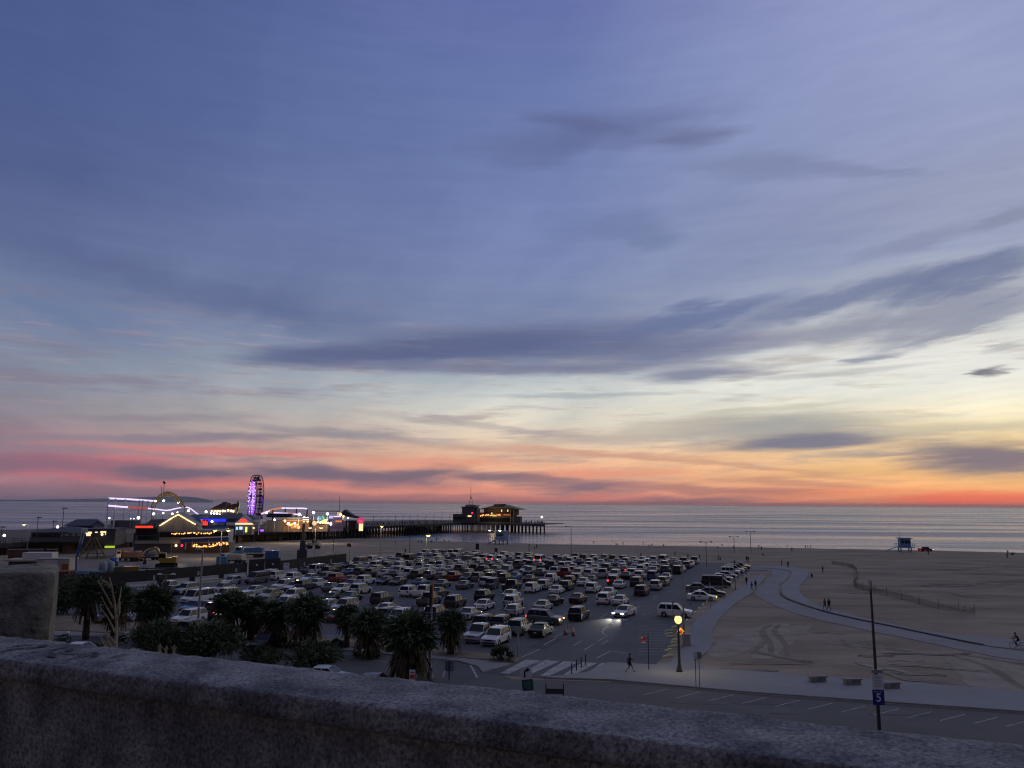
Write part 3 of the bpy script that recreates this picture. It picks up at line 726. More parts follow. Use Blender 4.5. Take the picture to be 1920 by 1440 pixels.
# seen one by one in the photograph: contact point, kind, colour, heading (a away, t towards, r right), lights
NEAR = [(916, 1214, T_, 'white', 't', ''), (883, 1208, P_, 'silver', 't', ''), (897, 1184, T_, 'black', 'a', ''), (930, 1185, T_, 'black', 'a', ''), (962, 1193, T_, 'grey', 'a', ''),
 (1003, 1197, S, 'black', 'a', ''), (1077, 1166, T_, 'black', 'a', ''), (1010, 1148, S, 'silver', 'a', ''), (956, 1157, H_, 'silver', 'a', ''), (953, 1141, T_, 'silver', 'a', ''),
 (950, 1125, S, 'white', 'a', ''), (898, 1146, S, 'white', 'a', ''), (898, 1129, T_, 'black', 'a', ''), (842, 1141, T_, 'black', 'a', ''), (805, 1164, T_, 'navy', 'a', ''),
 (868, 1164, S, 'silver', 'a', 'h'), (1031, 1137, S, 'black', 'a', ''), (1077, 1133, S, 'maroon', 'a', ''), (991, 1113, T_, 'white', 'a', ''), (1014, 1107, T_, 'silver', 'a', ''), (1037, 1116, S, 'white', 'a', ''),
 (1056, 1109, T_, 'black', 'a', ''), (1106, 1113, T_, 'white', 'a', ''), (1137, 1121, S, 'white', 'a', ''), (1129, 1135, T_, 'white', 'a', ''), (1158, 1137, S, 'white', 'a', ''),
 (950, 1110, P_, 'black', 'a', ''), (780, 1122, P_, 'white', 'a', ''), (812, 1121, S, 'black', 'a', ''), (790, 1138, P_, 'grey', 'a', ''), (820, 1104, S, 'grey', 'a', ''), (905, 1101, T_, 'silver', 'a', ''), (862, 1106, S, 'grey', 'a', ''),
 (987, 1094, S, 'maroon', 'a', ''), (1029, 1094, T_, 'white', 'a', ''), (1199, 1119, T_, 'black', 'a', ''), (1226, 1108, T_, 'silver', 'a', ''), (1240, 1100, T_, 'tan', 'a', ''), (1190, 1101, T_, 'black', 'a', ''),
 (1147, 1098, T_, 'maroon', 'a', 't'), (1157, 1105, S, 'white', 'a', ''), (1167, 1075, S, 'red', 'a', 't'), (779, 1101, S, 'blue', 'a', ''),
 # left part of the lot, behind the palms
 (533, 1129, T_, 'white', 't', ''), (516, 1108, T_, 'white', 't', ''), (536, 1109, S, 'white', 't', ''), (557, 1108, T_, 'navy', 'a', ''), (580, 1103, S, 'white', 't', ''), (508, 1089, T_, 'white', 'a', ''), (541, 1092, T_, 'white', 'a', ''),
 (568, 1092, S, 'white', 't', ''), (628, 1113, S, 'white', 't', ''), (609, 1111, S, 'grey', 'a', ''), (663, 1116, T_, 'silver', 'a', ''), (650, 1104, S, 'blue', 'a', ''), (648, 1095, S, 'red', 'a', ''), (674, 1098, T_, 'white', 'a', ''),
 (644, 1130, S, 'green', 'a', ''), (611, 1131, S, 'black', 'a', ''), (630, 1150, T_, 'silver', 't', ''), (617, 1169, S, 'grey', 'a', 't'), (702, 1135, T_, 'black', 'a', ''), (712, 1154, S, 'white', 'a', ''), (490, 1125, S, 'tan', 't', ''), (460, 1118, S, 'silver', 't', ''),
 (732, 1173, T_, 'silver', 't', ''), (716, 1168, T_, 'navy', 'a', ''), (329, 1174, T_, 'white', 't', ''), (340, 1196, T_, 'navy', 'a', ''), (346, 1136, V_, 'white', 't', ''), (342, 1150, S, 'blue', 't', ''), (362, 1151, S, 'navy', 't', ''), (404, 1127, T_, 'white', 't', ''),
 (392, 1163, V_, 'navy', 'a', 't'), (408, 1183, J_, 'white', 'a', ''), (249, 1147, T_, 'white', 't', ''), (238, 1167, T_, 'silver', 't', ''), (127, 1139, S, 'white', 't', ''), (180, 1171, T_, 'black', 't', 'f'), (400, 1112, S, 'tan', 't', ''), (420, 1098, H_, 'silver', 't', ''), (437, 1131, H_, 'white', 't', ''),
 (465, 1096, V_, 'grey', 't', ''), (300, 1118, S, 'grey', 't', ''), (330, 1116, T_, 'silver', 't', ''), (150, 1118, T_, 'grey', 't', ''), (185, 1120, S, 'silver', 't', ''), (205, 1140, S, 'grey', 't', ''), (430, 1150, T_, 'grey', 'a', ''), (392, 1146, P_, 'grey', 't', '')]
cars = []          # (u of centre, v, kind, colour, heading, lights)
for px, py, k, c, h, l in NEAR:
    p = G(px, py); u, v = uv_of(p); cars.append((u+KINDS_[k]['L']/2-0.1, v, k, c, h, l))
def free(u, v, du=5.35, dv=2.45):
    return all(abs(u-a[0]) > du or abs(v-a[1]) > dv for a in cars)
rng = random.Random(11)
def rcolour():
    return rng.choices(['white', 'silver', 'grey', 'black', 'navy', 'blue', 'red', 'maroon', 'tan', 'green', 'yellow'], [28, 17, 18, 26, 5, 3, 1.5, 1.5, 2, 1, .3])[0]
def rkind(): return rng.choices([S, T_, H_, P_, V_, J_], [40, 38, 10, 6, 3, 3])[0]
NEAR_LIMIT_LEFT = lambda u: -104 if u < 175 else -106
ROWC = [85, 93, 101, 110, 121, 136, 149, 154.5, 166, 171.5, 182.5, 188, 199, 204.5, 214]
for ri, uc in enumerate(ROWC):
    fill = {93: .35, 101: .3, 110: .42, 121: .5, 136: .72}.get(uc, 0.93 if uc < 180 else 0.97)
    right = -62 if uc < 125 else (-48 if uc < 140 else (-26 if uc > 160 else -31))
    if uc == 85: continue
    v = right
    while v > NEAR_LIMIT_LEFT(uc):
        u = uc+rng.uniform(-.35, .35)
        if rng.random() < fill and free(u, v):
            h = 'a' if (ri % 2 == 0) != (rng.random() < .22) else 't'
            if uc > 145 and rng.random() < .5: h = 'a'
            l = 't' if rng.random() < .012 else ('h' if rng.random() < .008 else '')
            cars.append((u, v+rng.uniform(-.12, .12), rkind(), rcolour(), h, l))
        v -= 2.72
ORD = 'first second third fourth fifth sixth seventh eighth ninth tenth eleventh twelfth thirteenth fourteenth fifteenth sixteenth seventeenth eighteenth nineteenth twentieth'.split()
TENS = {20: 'twenty', 30: 'thirty', 40: 'forty'}
def ordw(i):
    if i < 20: return ORD[i]
    t, r = divmod(i+1, 10); return ('thirtieth' if t == 3 else 'fortieth' if t == 4 else 'twentieth') if r == 0 else TENS[t*10]+'-'+ORD[r-1]
rows = {}
for c in cars:
    ri = min(range(len(ROWC)), key=lambda i: abs(ROWC[i]-c[0])); rows.setdefault(ri, []).append(c)
allc = []
for n_, ri in enumerate(sorted(rows)):
    for j, c in enumerate(sorted(rows[ri], key=lambda c: -c[1])): allc.append((c, n_, j))
allc.sort(key=lambda t: UV(t[0][0], t[0][1]).length)
GROUP_LOT = 'cars parked in the rows of the beach lot'
CAR_MAX = 262; far_mb = {}
KN = {'pickup_truck': 'pickup', 'hatchback': 'hatchback', 'jeep': 'boxy jeep-style car'}
for i, (c, rn, j) in enumerate(allc):
    u, v, k, cl, h, l = c; p = UV(u, v, 0.03); rz = ROT_U+(0 if h == 'a' else math.pi)+rng.uniform(-.03, .03)
    if i < CAR_MAX:
        d = p.length
        make_car(k, cl, p, rz, '%s %s, %s from the walkway in the %s row from the road' % (WORDC.get(cl, cl), {'pickup_truck': 'pickup', 'jeep': 'off-roader'}.get(k, k), ordw(j), ordw(rn)), GROUP_LOT, 0 if d < 108 else (1 if d < 142 else 2), l)
    else:
        far_mb.setdefault(cl, MB()); a = car_meshes(k)['all']; ca, sa = math.cos(rz), math.sin(rz)
        b = far_mb[cl]; o = len(b.v); b.v += [(x*ca-y*sa+p.x, x*sa+y*ca+p.y, z+p.z) for x, y, z in a.v]; b.f += [tuple(q+o for q in f) for f in a.f]; b.m += a.m; b.sm += a.sm
fm = MB(); fmats = []
for cl, b in far_mb.items():
    base = len(fmats); fmats += [PAINT[cl], trim_m, glass_m, tyre_m, hl_m, tl_m]; o = len(fm.v)
    fm.v += b.v; fm.f += [tuple(q+o for q in f) for f in b.f]; fm.m += [q+base for q in b.m]; fm.sm += b.sm
if fmats:
    tag(fm.build('distant_parked_cars', fmats), 'packed farthest rows of small parked cars along the beach edge', 'cars', None, 'stuff')
# the line of cars nosed up to the walkway kerb
EDGE = [(1315, 1127, S, 'white', 'f', 'white sedan with a dark door emblem nosed to the kerb, amber light glowing'), (1333, 1119, S, 'black', '', 'black sedan tucked behind the white sedan with the door emblem'),
        (1310, 1110, S, 'grey', '', 'dark grey sedan beside the big black van along the walkway kerb'), (1342, 1102, V_, 'black', '', 'big black van nosed to the walkway kerb'),
        (1352, 1090, S, 'silver', '', 'low silver car just beyond the big black van at the kerb'), (1361, 1085, S, 'silver', '', 'second low silver car beyond the black van at the kerb'), (1370, 1080, J_, 'white', '', 'white boxy off-roader in the line along the walkway kerb'),
        (1376, 1075, T_, 'white', '', 'white suv just beyond the boxy white off-roader at the kerb'), (1381, 1072, T_, 'tan', '', 'tan suv beyond the white suv in the kerb line'), (1386, 1069, T_, 'black', '', 'black suv near the far end of the kerb line'), (1389, 1066, S, 'silver', '', 'silver sedan last in the kerb line before the beach')]
for px, py, k, c, l, lab in EDGE:
    p = G(px, py); u, v = uv_of(p); o = make_car(k, c, UV(u+0.9, v, .03), ROT_U-R(90)+R(4), lab, 'cars nosed up to the walkway kerb', 0 if py > 1098 else 2, l)
    if lab.startswith('white sedan'):
        for sx in (1,):
            bb = MB()
            for a, b_, w, h_ in ((-.28, .74, .2, .1), (-.02, .72, .22, .14), (.2, .76, .14, .08), (-.1, .6, .3, .06)): bb.box((0.912, a-.25, b_), (0.02, w, h_))
            bb.build('door_emblem', trim_m, o)
# the few cars that are on the move or stand apart
def lone(px, py, k, c, head, label, l='', name=None, off=0.0):
    p = G(px, py, 0.03); return make_car(k, c, p+UX*off if head == 0 or head == 180 else p+UX*off, ROT_U-R(head), label, None, 0, l, name)
lone(1264, 1158, T_, 'white', 92, 'long white suv pulling in side-on behind the lit street lamp', '', 'suv', 0.95)
drv = lone(1165, 1159, S, 'white', 192, 'white sedan driving towards the exit with both headlights shining', 'h', 'moving_sedan', 2.2)
for sx in (-.62, .62):
    ld = bpy.data.lights.new('headlight_beam', 'SPOT'); lo = bpy.data.objects.new('headlight_beam', ld); C.objects.link(lo); lo.parent = drv
    ld.energy = 900; ld.spot_size = R(50); ld.spot_blend = 0.8; ld.color = (1, .96, .84); ld.shadow_soft_size = .08
    lo.location = (sx, 2.45, 0.62); lo.rotation_euler = (R(81), 0, 0)
lone(1018, 1171, T_, 'grey', 96, 'dark suv turning right across the lot with amber front and red tail light', 'ft', 'moving_suv', 0.9)
# cars under the bluff, on the frontage road
for px, py, k, c, hd, lab in ((264, 1246, S, 'white', 60, 'pale roofed sedan passing just beyond the wall beside the palms'), (705, 1297, S, 'grey', 75, 'dark glass car roof showing just over the wall near the tall palm'), (152, 1233, S, 'white', 70, 'white car roof just over the wall below the concrete post'),
                               (612, 1282, S, 'silver', 75, 'silver car partly hidden by the round bush at the wall'), (500, 1217, T_, 'black', 180, 'dark suv standing on the frontage road among low bushes')):
    make_car(k, c, G(px, py, 0.03), ROT_U-R(hd), lab, None, 0)

# motorcycles left standing below the wall
def motorcycle(px, py, rz, lab):
    e = empty('motorcycle', G(px, py, .03), rz, lab, 'motorcycle', 'motorcycles below the wall')
    for x in (-.68, .68):
        b = MB(); n = 16; b.path([(x+.29*math.cos(2*math.pi*i/n), 0, .32+.29*math.sin(2*math.pi*i/n)) for i in range(n+1)], .055, 6); b.build('wheel', tyre_m, e)
    b = MB(); b.path([(.68, 0, .32), (.45, 0, .95), (.0, 0, .78), (-.3, 0, .72), (-.68, 0, .32)], .05, 6); b.box((.02, 0, .45), (.5, .3, .35)); b.build('frame', trim_m, e)
    b = MB(); b.ball((.12, 0, .88), .22, sc=(1.3, .7, .7)); b.build('tank', PAINT['black'], e); b = MB(); b.box((-.38, 0, .84), (.7, .26, .1), taper=.8); b.build('seat', trim_m, e)
    b = MB(); b.ball((.6, 0, 1.0), .24, sc=(.8, 1, 1.1)); b.build('fairing', PAINT['white'], e); b = MB(); b.tube((.42, -.36, 1.06), (.42, .36, 1.06), .025, n=6); b.build('handlebar', trim_m, e)
motorcycle(116, 1207, R(60), 'dark motorcycle with a white fairing right beside the concrete post'); motorcycle(227, 1208, R(70), 'dark motorcycle with a white fairing behind the dry branching stalk')

# ------------------------------------------------------------------ palms, shrubs and dry stalks
leaf_m = mat('palm_leaf', (0.072, 0.105, 0.052), 0.55, var=0.5, vscale=1.3, spec=0.3)
dead_m = mat('dead_frond', (0.10, 0.075, 0.045), 0.9, var=0.5, vscale=3, spec=0.1)
bark_m = mat('palm_bark', (0.085, 0.065, 0.048), 0.95, var=0.4, vscale=5, bump=0.6, bscale=12, spec=0.1)
bush_m = mat('shrub_leaf', (0.072, 0.1, 0.05), 0.7, var=0.5, vscale=1.1, spec=0.2)
stalk_m = mat('dry_stalk', (0.30, 0.25, 0.18), 0.9, var=0.3, vscale=6, spec=0.1)
agave_m = mat('agave_leaf', (0.05, 0.07, 0.045), 0.6, spec=0.3)
def fan(b, base, dirv, rng, L, pet, m=0, n=13):
    """one fan frond: stalk and a spread of pointed leaflets with drooping tips"""
    d = dirv.normalized(); side = d.cross(Vector((0, 0, 1)))
    if side.length < .05: side = Vector((1, 0, 0))
    side.normalize(); up = side.cross(d).normalized(); e = base+d*pet
    w = 0.018
    b.add([base-side*w, base+side*w, e+side*w, e-side*w], [(0, 1, 2, 3)], m)
    roll = rng.uniform(-.5, .5); s2 = side*math.cos(roll)+up*math.sin(roll)
    for i in range(n):
        a = (i/(n-1)-.5)*R(200); ll = L*(1-.28*abs(a)/R(100))*rng.uniform(.85, 1.1)
        dd = d*math.cos(a)+s2*math.sin(a); nn = dd.cross(d if abs(a) > .2 else s2)
        ww = s2*math.cos(a)-d*math.sin(a); ww *= L*0.085
        mid = e+dd*ll*.55+Vector((0, 0, -.02*L)); tip = e+dd*ll+Vector((0, 0, -L*rng.uniform(.05, .3)))
        b.add([e, mid-ww, tip, mid+ww], [(0, 1, 2), (0, 2, 3)], m)
def palm_meshes(seed, h, crown, trunk_h, skirt, tr):
    rng = random.Random(seed); t = MB(); pts = []
    for i in range(9):
        z = trunk_h*i/8; pts.append((tr*(1.25-.35*i/8)+rng.uniform(-.02, .02), z))
    t.lathe(pts, n=10)
    sk = MB()
    for i in range(int(150*skirt)):
        a = rng.uniform(0, 2*math.pi); z0 = trunk_h*(1-.62*skirt*rng.random()**.8); r0 = tr*.8; out = crown*rng.uniform(.18, .5)
        d = Vector((math.cos(a), math.sin(a), 0)); s = Vector((-d.y, d.x, 0))*rng.uniform(.05, .14)
        p0 = d*r0+Vector((0, 0, z0)); p1 = d*(r0+out*.7)+Vector((0, 0, z0-rng.uniform(.1, .5))); p2 = d*(r0+out)+Vector((0, 0, z0-rng.uniform(.7, 1.5)))
        p2.z = max(p2.z, .15); p1.z = max(p1.z, .3)
        sk.add([p0-s*.3, p0+s*.3, p1+s, p1-s], [(0, 1, 2, 3)]); sk.add([p1-s, p1+s, p2+s*.6, p2-s*.6], [(0, 1, 2, 3)])
    c = MB(); top = Vector((0, 0, trunk_h))
    for i in range(130):
        a = i*2.399+rng.uniform(-.3, .3); e = math.asin(max(-.75, min(1, 1-1.62*((i+.5)/130))))
        d = Vector((math.cos(a)*math.cos(e), math.sin(a)*math.cos(e), math.sin(e)))
        sc = rng.uniform(.8, 1.15)
        fan(c, top+Vector((0, 0, rng.uniform(-.25, .1))), d, rng, crown*.40*sc, crown*.30*sc*(1.2 if e > .8 else 1)*rng.uniform(.6, 1.1), 0, 11)
    for i in range(1300):
        d = Vector((rng.gauss(0, 1), rng.gauss(0, 1), rng.gauss(0, .9))).normalized(); rr = crown*rng.uniform(.28, .60)*(1+.12*noise.noise(d*2.2+Vector((seed, 0, 0))))
        q = top+Vector((d.x*rr, d.y*rr, d.z*rr*.92+.05))
        if d.z < -.75: continue
        tt = d.orthogonal().normalized(); tt.rotate(Matrix.Rotation(rng.uniform(0, 6.28), 3, d)); sd = d.cross(tt); dd = (d*rng.uniform(.2, 1)+tt*rng.uniform(-.8, .8)).normalized(); l = rng.uniform(.18, .36)
        c.add([q-sd*l*.28, q+dd*l*.8-sd*l*.08, q+dd*l*1.5, q+sd*l*.28], [(0, 1, 2, 3)])
    return [('trunk', t.mesh('palm_trunk', bark_m)), ('skirt', sk.mesh('palm_skirt', dead_m)), ('crown', c.mesh('palm_crown', leaf_m))]
PALM_V = [palm_meshes(3, 5.5, 2.6, 3.6, .9, .3), palm_meshes(8, 5.5, 2.4, 3.9, .55, .24), palm_meshes(21, 5.5, 2.8, 3.3, 1.2, .34)]
PALM_H = [5.9, 6.0, 5.9]
def palm(px, base, top, v, label, wide=1.0):
    p = G(px, base, 0.1); h = (base-top)/F_PX*p.length*1.0; k = h/PALM_H[v]
    e = empty('fan_palm', p, random.uniform(0, 6.28), label, 'palm tree', 'palms along the front of the beach lot'); e.scale = (k*wide*1.2, k*wide*1.2, k)
    for n, me in PALM_V[v]: put(n, me, e)
for a in ((160, 1198, 1086, 1, 'dark fan palm nearest the lichen covered concrete post', .82), (214, 1192, 1098, 0, 'dark fan palm directly behind the dry branching stalk', .85),
          (283, 1203, 1094, 2, 'bushy fan palm overlapping the orange wooden lamp pole', .9), (428, 1205, 1108, 1, 'slender fan palm with bare trunk beside the white off-roader', 1.1),
          (470, 1199, 1117, 0, 'fan palm standing second in the close group of palms', 1.1), (516, 1206, 1124, 0, 'low spreading fan palm in the middle of the palm row', 1.35),
          (572, 1212, 1106, 2, 'tallest palm of the close group, with a broad crown', 1.0), (650, 1214, 1131, 1, 'fan palm on the left of a touching pair near the blue marking', 1.05),
          (692, 1230, 1133, 2, 'fan palm on the right of a touching pair, thick shaggy trunk', 1.05), (766, 1277, 1134, 2, 'large shaggy palm rising over the wall beside the red sign', 1.0),
          (845, 1226, 1138, 0, 'round headed palm in front of the pickup and the white suv', 1.0)):
    palm(*a)
def bush_mesh(seed, clumps, leaf=0.16, n=260):
    rng = random.Random(seed); st, c = MB(), MB()
    for cx, cy, cz, r in clumps:
        st.tube((cx*.2, cy*.2, 0), (cx, cy, cz), .035, .015, 5)
        for i in range(n):
            d = Vector((rng.gauss(0, 1), rng.gauss(0, 1), rng.gauss(0, 1))).normalized(); rr = r*rng.uniform(.45, 1.08)
            p = Vector((cx, cy, cz))+Vector((d.x*rr, d.y*rr, d.z*rr*.85)); p.z = max(p.z, .05)
            t = d.orthogonal().normalized(); t.rotate(Matrix.Rotation(rng.uniform(0, 6.28), 3, d)); q = d.cross(t)
            dd = (d*rng.uniform(.3, 1)+t*rng.uniform(-.6, .6)).normalized(); l = leaf*rng.uniform(.7, 1.6)
            c.add([p-q*l*.35, p+dd*l*.8-q*l*.1, p+dd*l*1.6, p+q*l*.35], [(0, 1, 2, 3)])
    return [('stem', st.mesh('shrub_stem', bark_m)), ('foliage', c.mesh('shrub_foliage', bush_m))]
rb = random.Random(5)
def clumps(w, h, n):
    o = []
    for i in range(n):
        a = rb.uniform(0, 6.28); q = rb.random()**.6
        o.append((math.cos(a)*w*.36*q, math.sin(a)*w*.36*q, h*(.28+.5*rb.random()*(1-.5*q)), h*rb.uniform(.2, .34)))
    return o
BUSH_V = [bush_mesh(1, clumps(4, 3, 12), .2), bush_mesh(2, clumps(5, 2, 12), .17), bush_mesh(4, clumps(1.6, 1, 5), .1, 160)]
def bush(px, base, w, h, v, label, z=0.1, group=None, cat='shrub', name='shrub'):
    p = G(px, base, z); d = p.length; W0, H0 = ((4.1, 3.0), (5, 2.0), (1.7, 1.0))[v]
    e = empty(name, p, rb.uniform(0, 6.28), label, cat, group); e.scale = (w/F_PX*d/W0,)*2+(h/F_PX*d/H0,)
    for n, me in BUSH_V[v]: put(n, me, e)
bush(292, 1240, 92, 74, 0, 'large dark shrub in front of the navy suv and orange pole')
bush(381, 1243, 104, 78, 0, 'very large dark round shrub beside the tall grey pole')
bush(486, 1247, 84, 38, 1, 'low spreading shrub at the wall below the parked dark suv')
bush(588, 1262, 92, 62, 0, 'big leafy shrub at the wall in front of the silver car')
bush(628, 1213, 40, 16, 1, 'flat green shrub at the kerb behind the big leafy shrub')
bush(118, 1152, 56, 66, 0, 'dark greenery right beside the concrete post')
for px, b_, w, lab in ((448, 1201, 22, 'small round shrub at the foot of the slender palm'), (450, 1214, 26, 'small low shrub left of the dark suv on the frontage road'), (545, 1214, 30, 'small low shrub right of the dark suv on the frontage road'),
                       (672, 1232, 18, 'left of two tiny round shrubs under the shaggy palm'), (702, 1234, 20, 'right of two tiny round shrubs under the shaggy palm'), (735, 1222, 24, 'small shrub between the palm pair and the large palm'), (176, 1218, 34, 'low scrubby bush under the palm by the post')):
    bush(px, b_, w, 11, 2, lab, .13, 'small shrubs in the planting strip')
# short palm with spiky leaves next to the lot entrance
p = G(940, 1238, .1); e = empty('young_palm', p, 0, 'young spiky palm without trunk beside the lot entrance', 'palm tree')
c = MB(); rg = random.Random(2)
for i in range(26):
    a = i*2.399; el_ = rg.uniform(.1, 1.3); d = Vector((math.cos(a)*math.cos(el_), math.sin(a)*math.cos(el_), math.sin(el_))); fan(c, Vector((0, 0, .25)), d, rg, .95, .7, 0, 9)
c.build('crown', leaf_m, e); t = MB(); t.lathe([(.22, 0), (.26, .15), (.16, .35)]); t.build('trunk', bark_m, e)
# dry branching stalk close to the wall
DS = 8.0
root = D(217, 1216, DS); foot = Vector((root.x, root.y, zt(root.x, root.y)))
e = empty('dry_stalk_plant', foot, 0, 'bare dry branching stalk poking up close behind the wall', 'plant')
def sp(L): return [D(x, y, DS+random.uniform(-.12, .12))-foot for x, y in L]
b = MB(); b.path([Vector((0, 0, 0))]+sp([(217, 1216), (219, 1172), (215, 1130), (209, 1098), (205, 1082)]), lambda t: .018-.013*t, 6); b.build('stem', stalk_m, e)
for L in ([(216, 1186), (203, 1160), (187, 1138)], [(213, 1160), (200, 1138), (190, 1119)], [(211, 1138), (197, 1112), (183, 1088)], [(216, 1206), (200, 1188), (185, 1170)], [(215, 1218), (203, 1204), (194, 1168)], [(212, 1222), (198, 1206), (186, 1190)], [(206, 1222), (195, 1208), (190, 1196)],
          [(218, 1150), (223, 1128), (228, 1100)], [(217, 1165), (224, 1150), (225, 1128)], [(210, 1104), (202, 1093), (192, 1089)]):
    b = MB(); b.path(sp(L), lambda t: .010-.006*t, 5); b.build('branch', stalk_m, e)
for i, (x, y0, y1) in enumerate(((300, 1224, 1208), (311, 1225, 1212), (326, 1227, 1209))):
    q = D(x, y0, 9); f0 = Vector((q.x, q.y, zt(q.x, q.y))); o = MB(); o.path([Vector((0, 0, 0)), D(x, y0, 9)-f0, D(x-1, (y0+y1)/2, 9)-f0, D(x+random.uniform(-3, 3), y1, 9)-f0], lambda t: .02-.012*t, 5)
    for s in (-1, 1): o.path([D(x, y0-5, 9)-f0, D(x+s*4, y1+4, 9)-f0], .008, 4)
    tag(o.build('dry_stalk', stalk_m, None, f0), ('short pale dry stalk at the wall, nearest the dry branching stalk', 'short pale dry stalk at the wall, middle one of three', 'short pale dry stalk at the wall beside the very large shrub')[i], 'plant', 'pale dry stalks behind the wall')

# ------------------------------------------------------------------ poles, lamps, signs
steel_m = mat('galvanised_pole', (0.30, 0.30, 0.31), 0.5, 0.3, var=0.2, vscale=1.5)
darkmetal_m = mat('dark_metal', (0.03, 0.03, 0.033), 0.5)
wood_m = mat('wooden_pole', (0.24, 0.13, 0.06), 0.85, var=0.35, vscale=2, stretch=(4, 4, .4))
signw_m = mat('sign_white', (0.62, 0.63, 0.64), 0.5); signg_m = mat('sign_green', (0.008, 0.075, 0.06), 0.5); signb_m = mat('sign_blue', (0.012, 0.02, 0.23), 0.5); signk_m = mat('sign_black', (0.01, 0.01, 0.012), 0.6)
signr_m = mat('sign_red', (0.5, 0.04, 0.04), 0.5); signy_m = mat('sign_amber', (0.55, 0.28, 0.03), 0.5); back_m = mat('sign_back', (0.27, 0.28, 0.29), 0.5, 0.4)
orange_m = mat('cone_orange', (0.6, 0.12, 0.02), 0.6); yel_m = mat('pale_yellow_paint', (0.6, 0.56, 0.3), 0.7)
lampY = mat('lamp_yellow', (0.5, 0.4, 0.15), 0.4, emit=(1, 0.78, 0.26), es=1.7); lampW = mat('lamp_white', (0.9, 0.9, 0.9), 0.4, emit=(1, 0.97, 0.9), es=3.5)
lamp_off = mat('lamp_lens_unlit', (0.4, 0.41, 0.43), 0.3)
def hgt(p, px, top): return D(px, top, math.hypot(p.x, p.y)).z-p.z
def point(p, col, w, r=.15):
    ld = bpy.data.lights.new('lamp_light', 'POINT'); ld.energy = w; ld.color = col; ld.shadow_soft_size = r
    o = bpy.data.objects.new('lamp_light', ld); C.objects.link(o); o.location = p; return o
def street_light(px, base, top, arms, lit, label, z=0.0, ry=0.0, p=None, r=0.11, group='light poles of the beach lot', col=None, head=1.0, watt=220):
    p = p or G(px, base, z); h = hgt(p, px, top)
    e = empty('light_pole', p, ry, label, 'light pole', group)
    b = MB(); b.tube((0, 0, 0), (0, 0, h), r*1.25, r*.7, 10); b.lathe([(r*2.2, 0), (r*2.2, .08), (r*1.4, .2)], n=10); b.build('pole', steel_m, e)
    for s in arms:
        a = MB(); a.path([(0, 0, h-.25), (s*.5, 0, h-.03), (s*1.25, 0, h+.05)], .05, 6); a.build('arm', steel_m, e)
        H_ = MB(); k = head; H_.lathe([(.05, .2*k), (.26*k, .12*k), (.34*k, 0)], (s*1.45, 0, h-.02), 12); H_.build('lamp_housing', back_m, e)
        L_ = MB(); L_.ball((s*1.45, 0, h-.04), .31*k, seg=10, rings=6, sc=(1, 1, .6)); L_.build('lens', (col or lampY) if lit else lamp_off, e)
        if lit and watt: point(p+Vector((math.cos(ry)*s*1.45, math.sin(ry)*s*1.45, h-.5)), (1, .86, .5), watt)
street_light(589, 1052, 989, (-1, 1), True, 'lit twin-headed light pole standing before the amusement pier', ry=.2, head=1.6)
street_light(799, 1056, 1003, (1,), True, 'lit single-headed light pole nearest the middle of the lot beach edge', ry=-1.2, head=1.9)
street_light(713, 1043, 986, (1,), True, 'lit single light pole in front of the wooden pier piles', ry=-1.3, head=1.6)
street_light(927, 1048, 994, (-1, 1), True, 'lit twin light pole just beside the blue lifeguard hut', ry=.1, head=1.3, col=lampW, watt=150)
street_light(411, 1072, 994, (-1, 1), True, 'lit twin light pole in the construction yard before the seafood restaurant', ry=.1, head=1.5)
street_light(49, 1045, 983, (-1,), True, 'lit single lamp over the brick arches at the far left', ry=.1, head=1.5)
street_light(1071, 1046, 987, (-1,), False, 'unlit single-armed light pole rising before the open sea', ry=.1)
street_light(1325, 1062, 1016, (-1, 1), False, 'unlit twin light pole standing at the beach corner of the lot', ry=.1)
street_light(1377, 1037, 1006, (-1, 1), False, 'small unlit twin light pole out on the sand', ry=.2)
street_light(1408, 1034, 996, (-1, 1), False, 'taller unlit pole out on the sand, with cross arms', ry=.2)
street_light(371, 1172, 1030, (1,), False, 'tall grey pole between the navy van and the big round shrub', ry=2.4, r=.14)
street_light(1283, 1208, 1052, (1,), False, 'tall thin grey pole just behind the lit street lamp', ry=2.2, r=.1)
# wooden pole with twin heads
p = G(305, 1167); h = hgt(p, 306, 1076); e = empty('wooden_light_pole', p, .1, 'orange brown wooden pole with two white lamp heads', 'light pole')
b = MB(); b.tube((0, 0, 0), (0, 0, h), .14, .11, 8); b.build('pole', wood_m, e)
for s in (-1, 1):
    b = MB(); b.tube((0, 0, h-.15), (s*.75, 0, h-.05), .04, n=6); b.build('arm', steel_m, e); b = MB(); b.box((s*.85, 0, h-.03), (.6, .3, .16), 0, taper=.7); b.build('lamp_head', signw_m, e)
# pole with a long amber and black banner
p = G(806, 1277, .02); h = hgt(p, 809, 1093); e = empty('signal_pole', p, 0, 'pale tapered pole with a black and orange top beside the large palm', 'pole')
b = MB(); b.tube((0, 0, .5), (0, 0, h*.99), .11, .07, 10); b.lathe([(.34, 0), (.3, .35), (.16, .9), (.12, 1.3)], n=12); b.build('pole', steel_m, e)
b = MB(); b.box((-.1, -.09, h-1.2), (.16, .1, 2.0)); b.build('backplate', signk_m, e); b = MB(); b.box((.09, -.09, h-.95), (.13, .12, 2.0)); b.build('orange_panel', mat('orange_panel', (.5, .19, .05), .6), e)
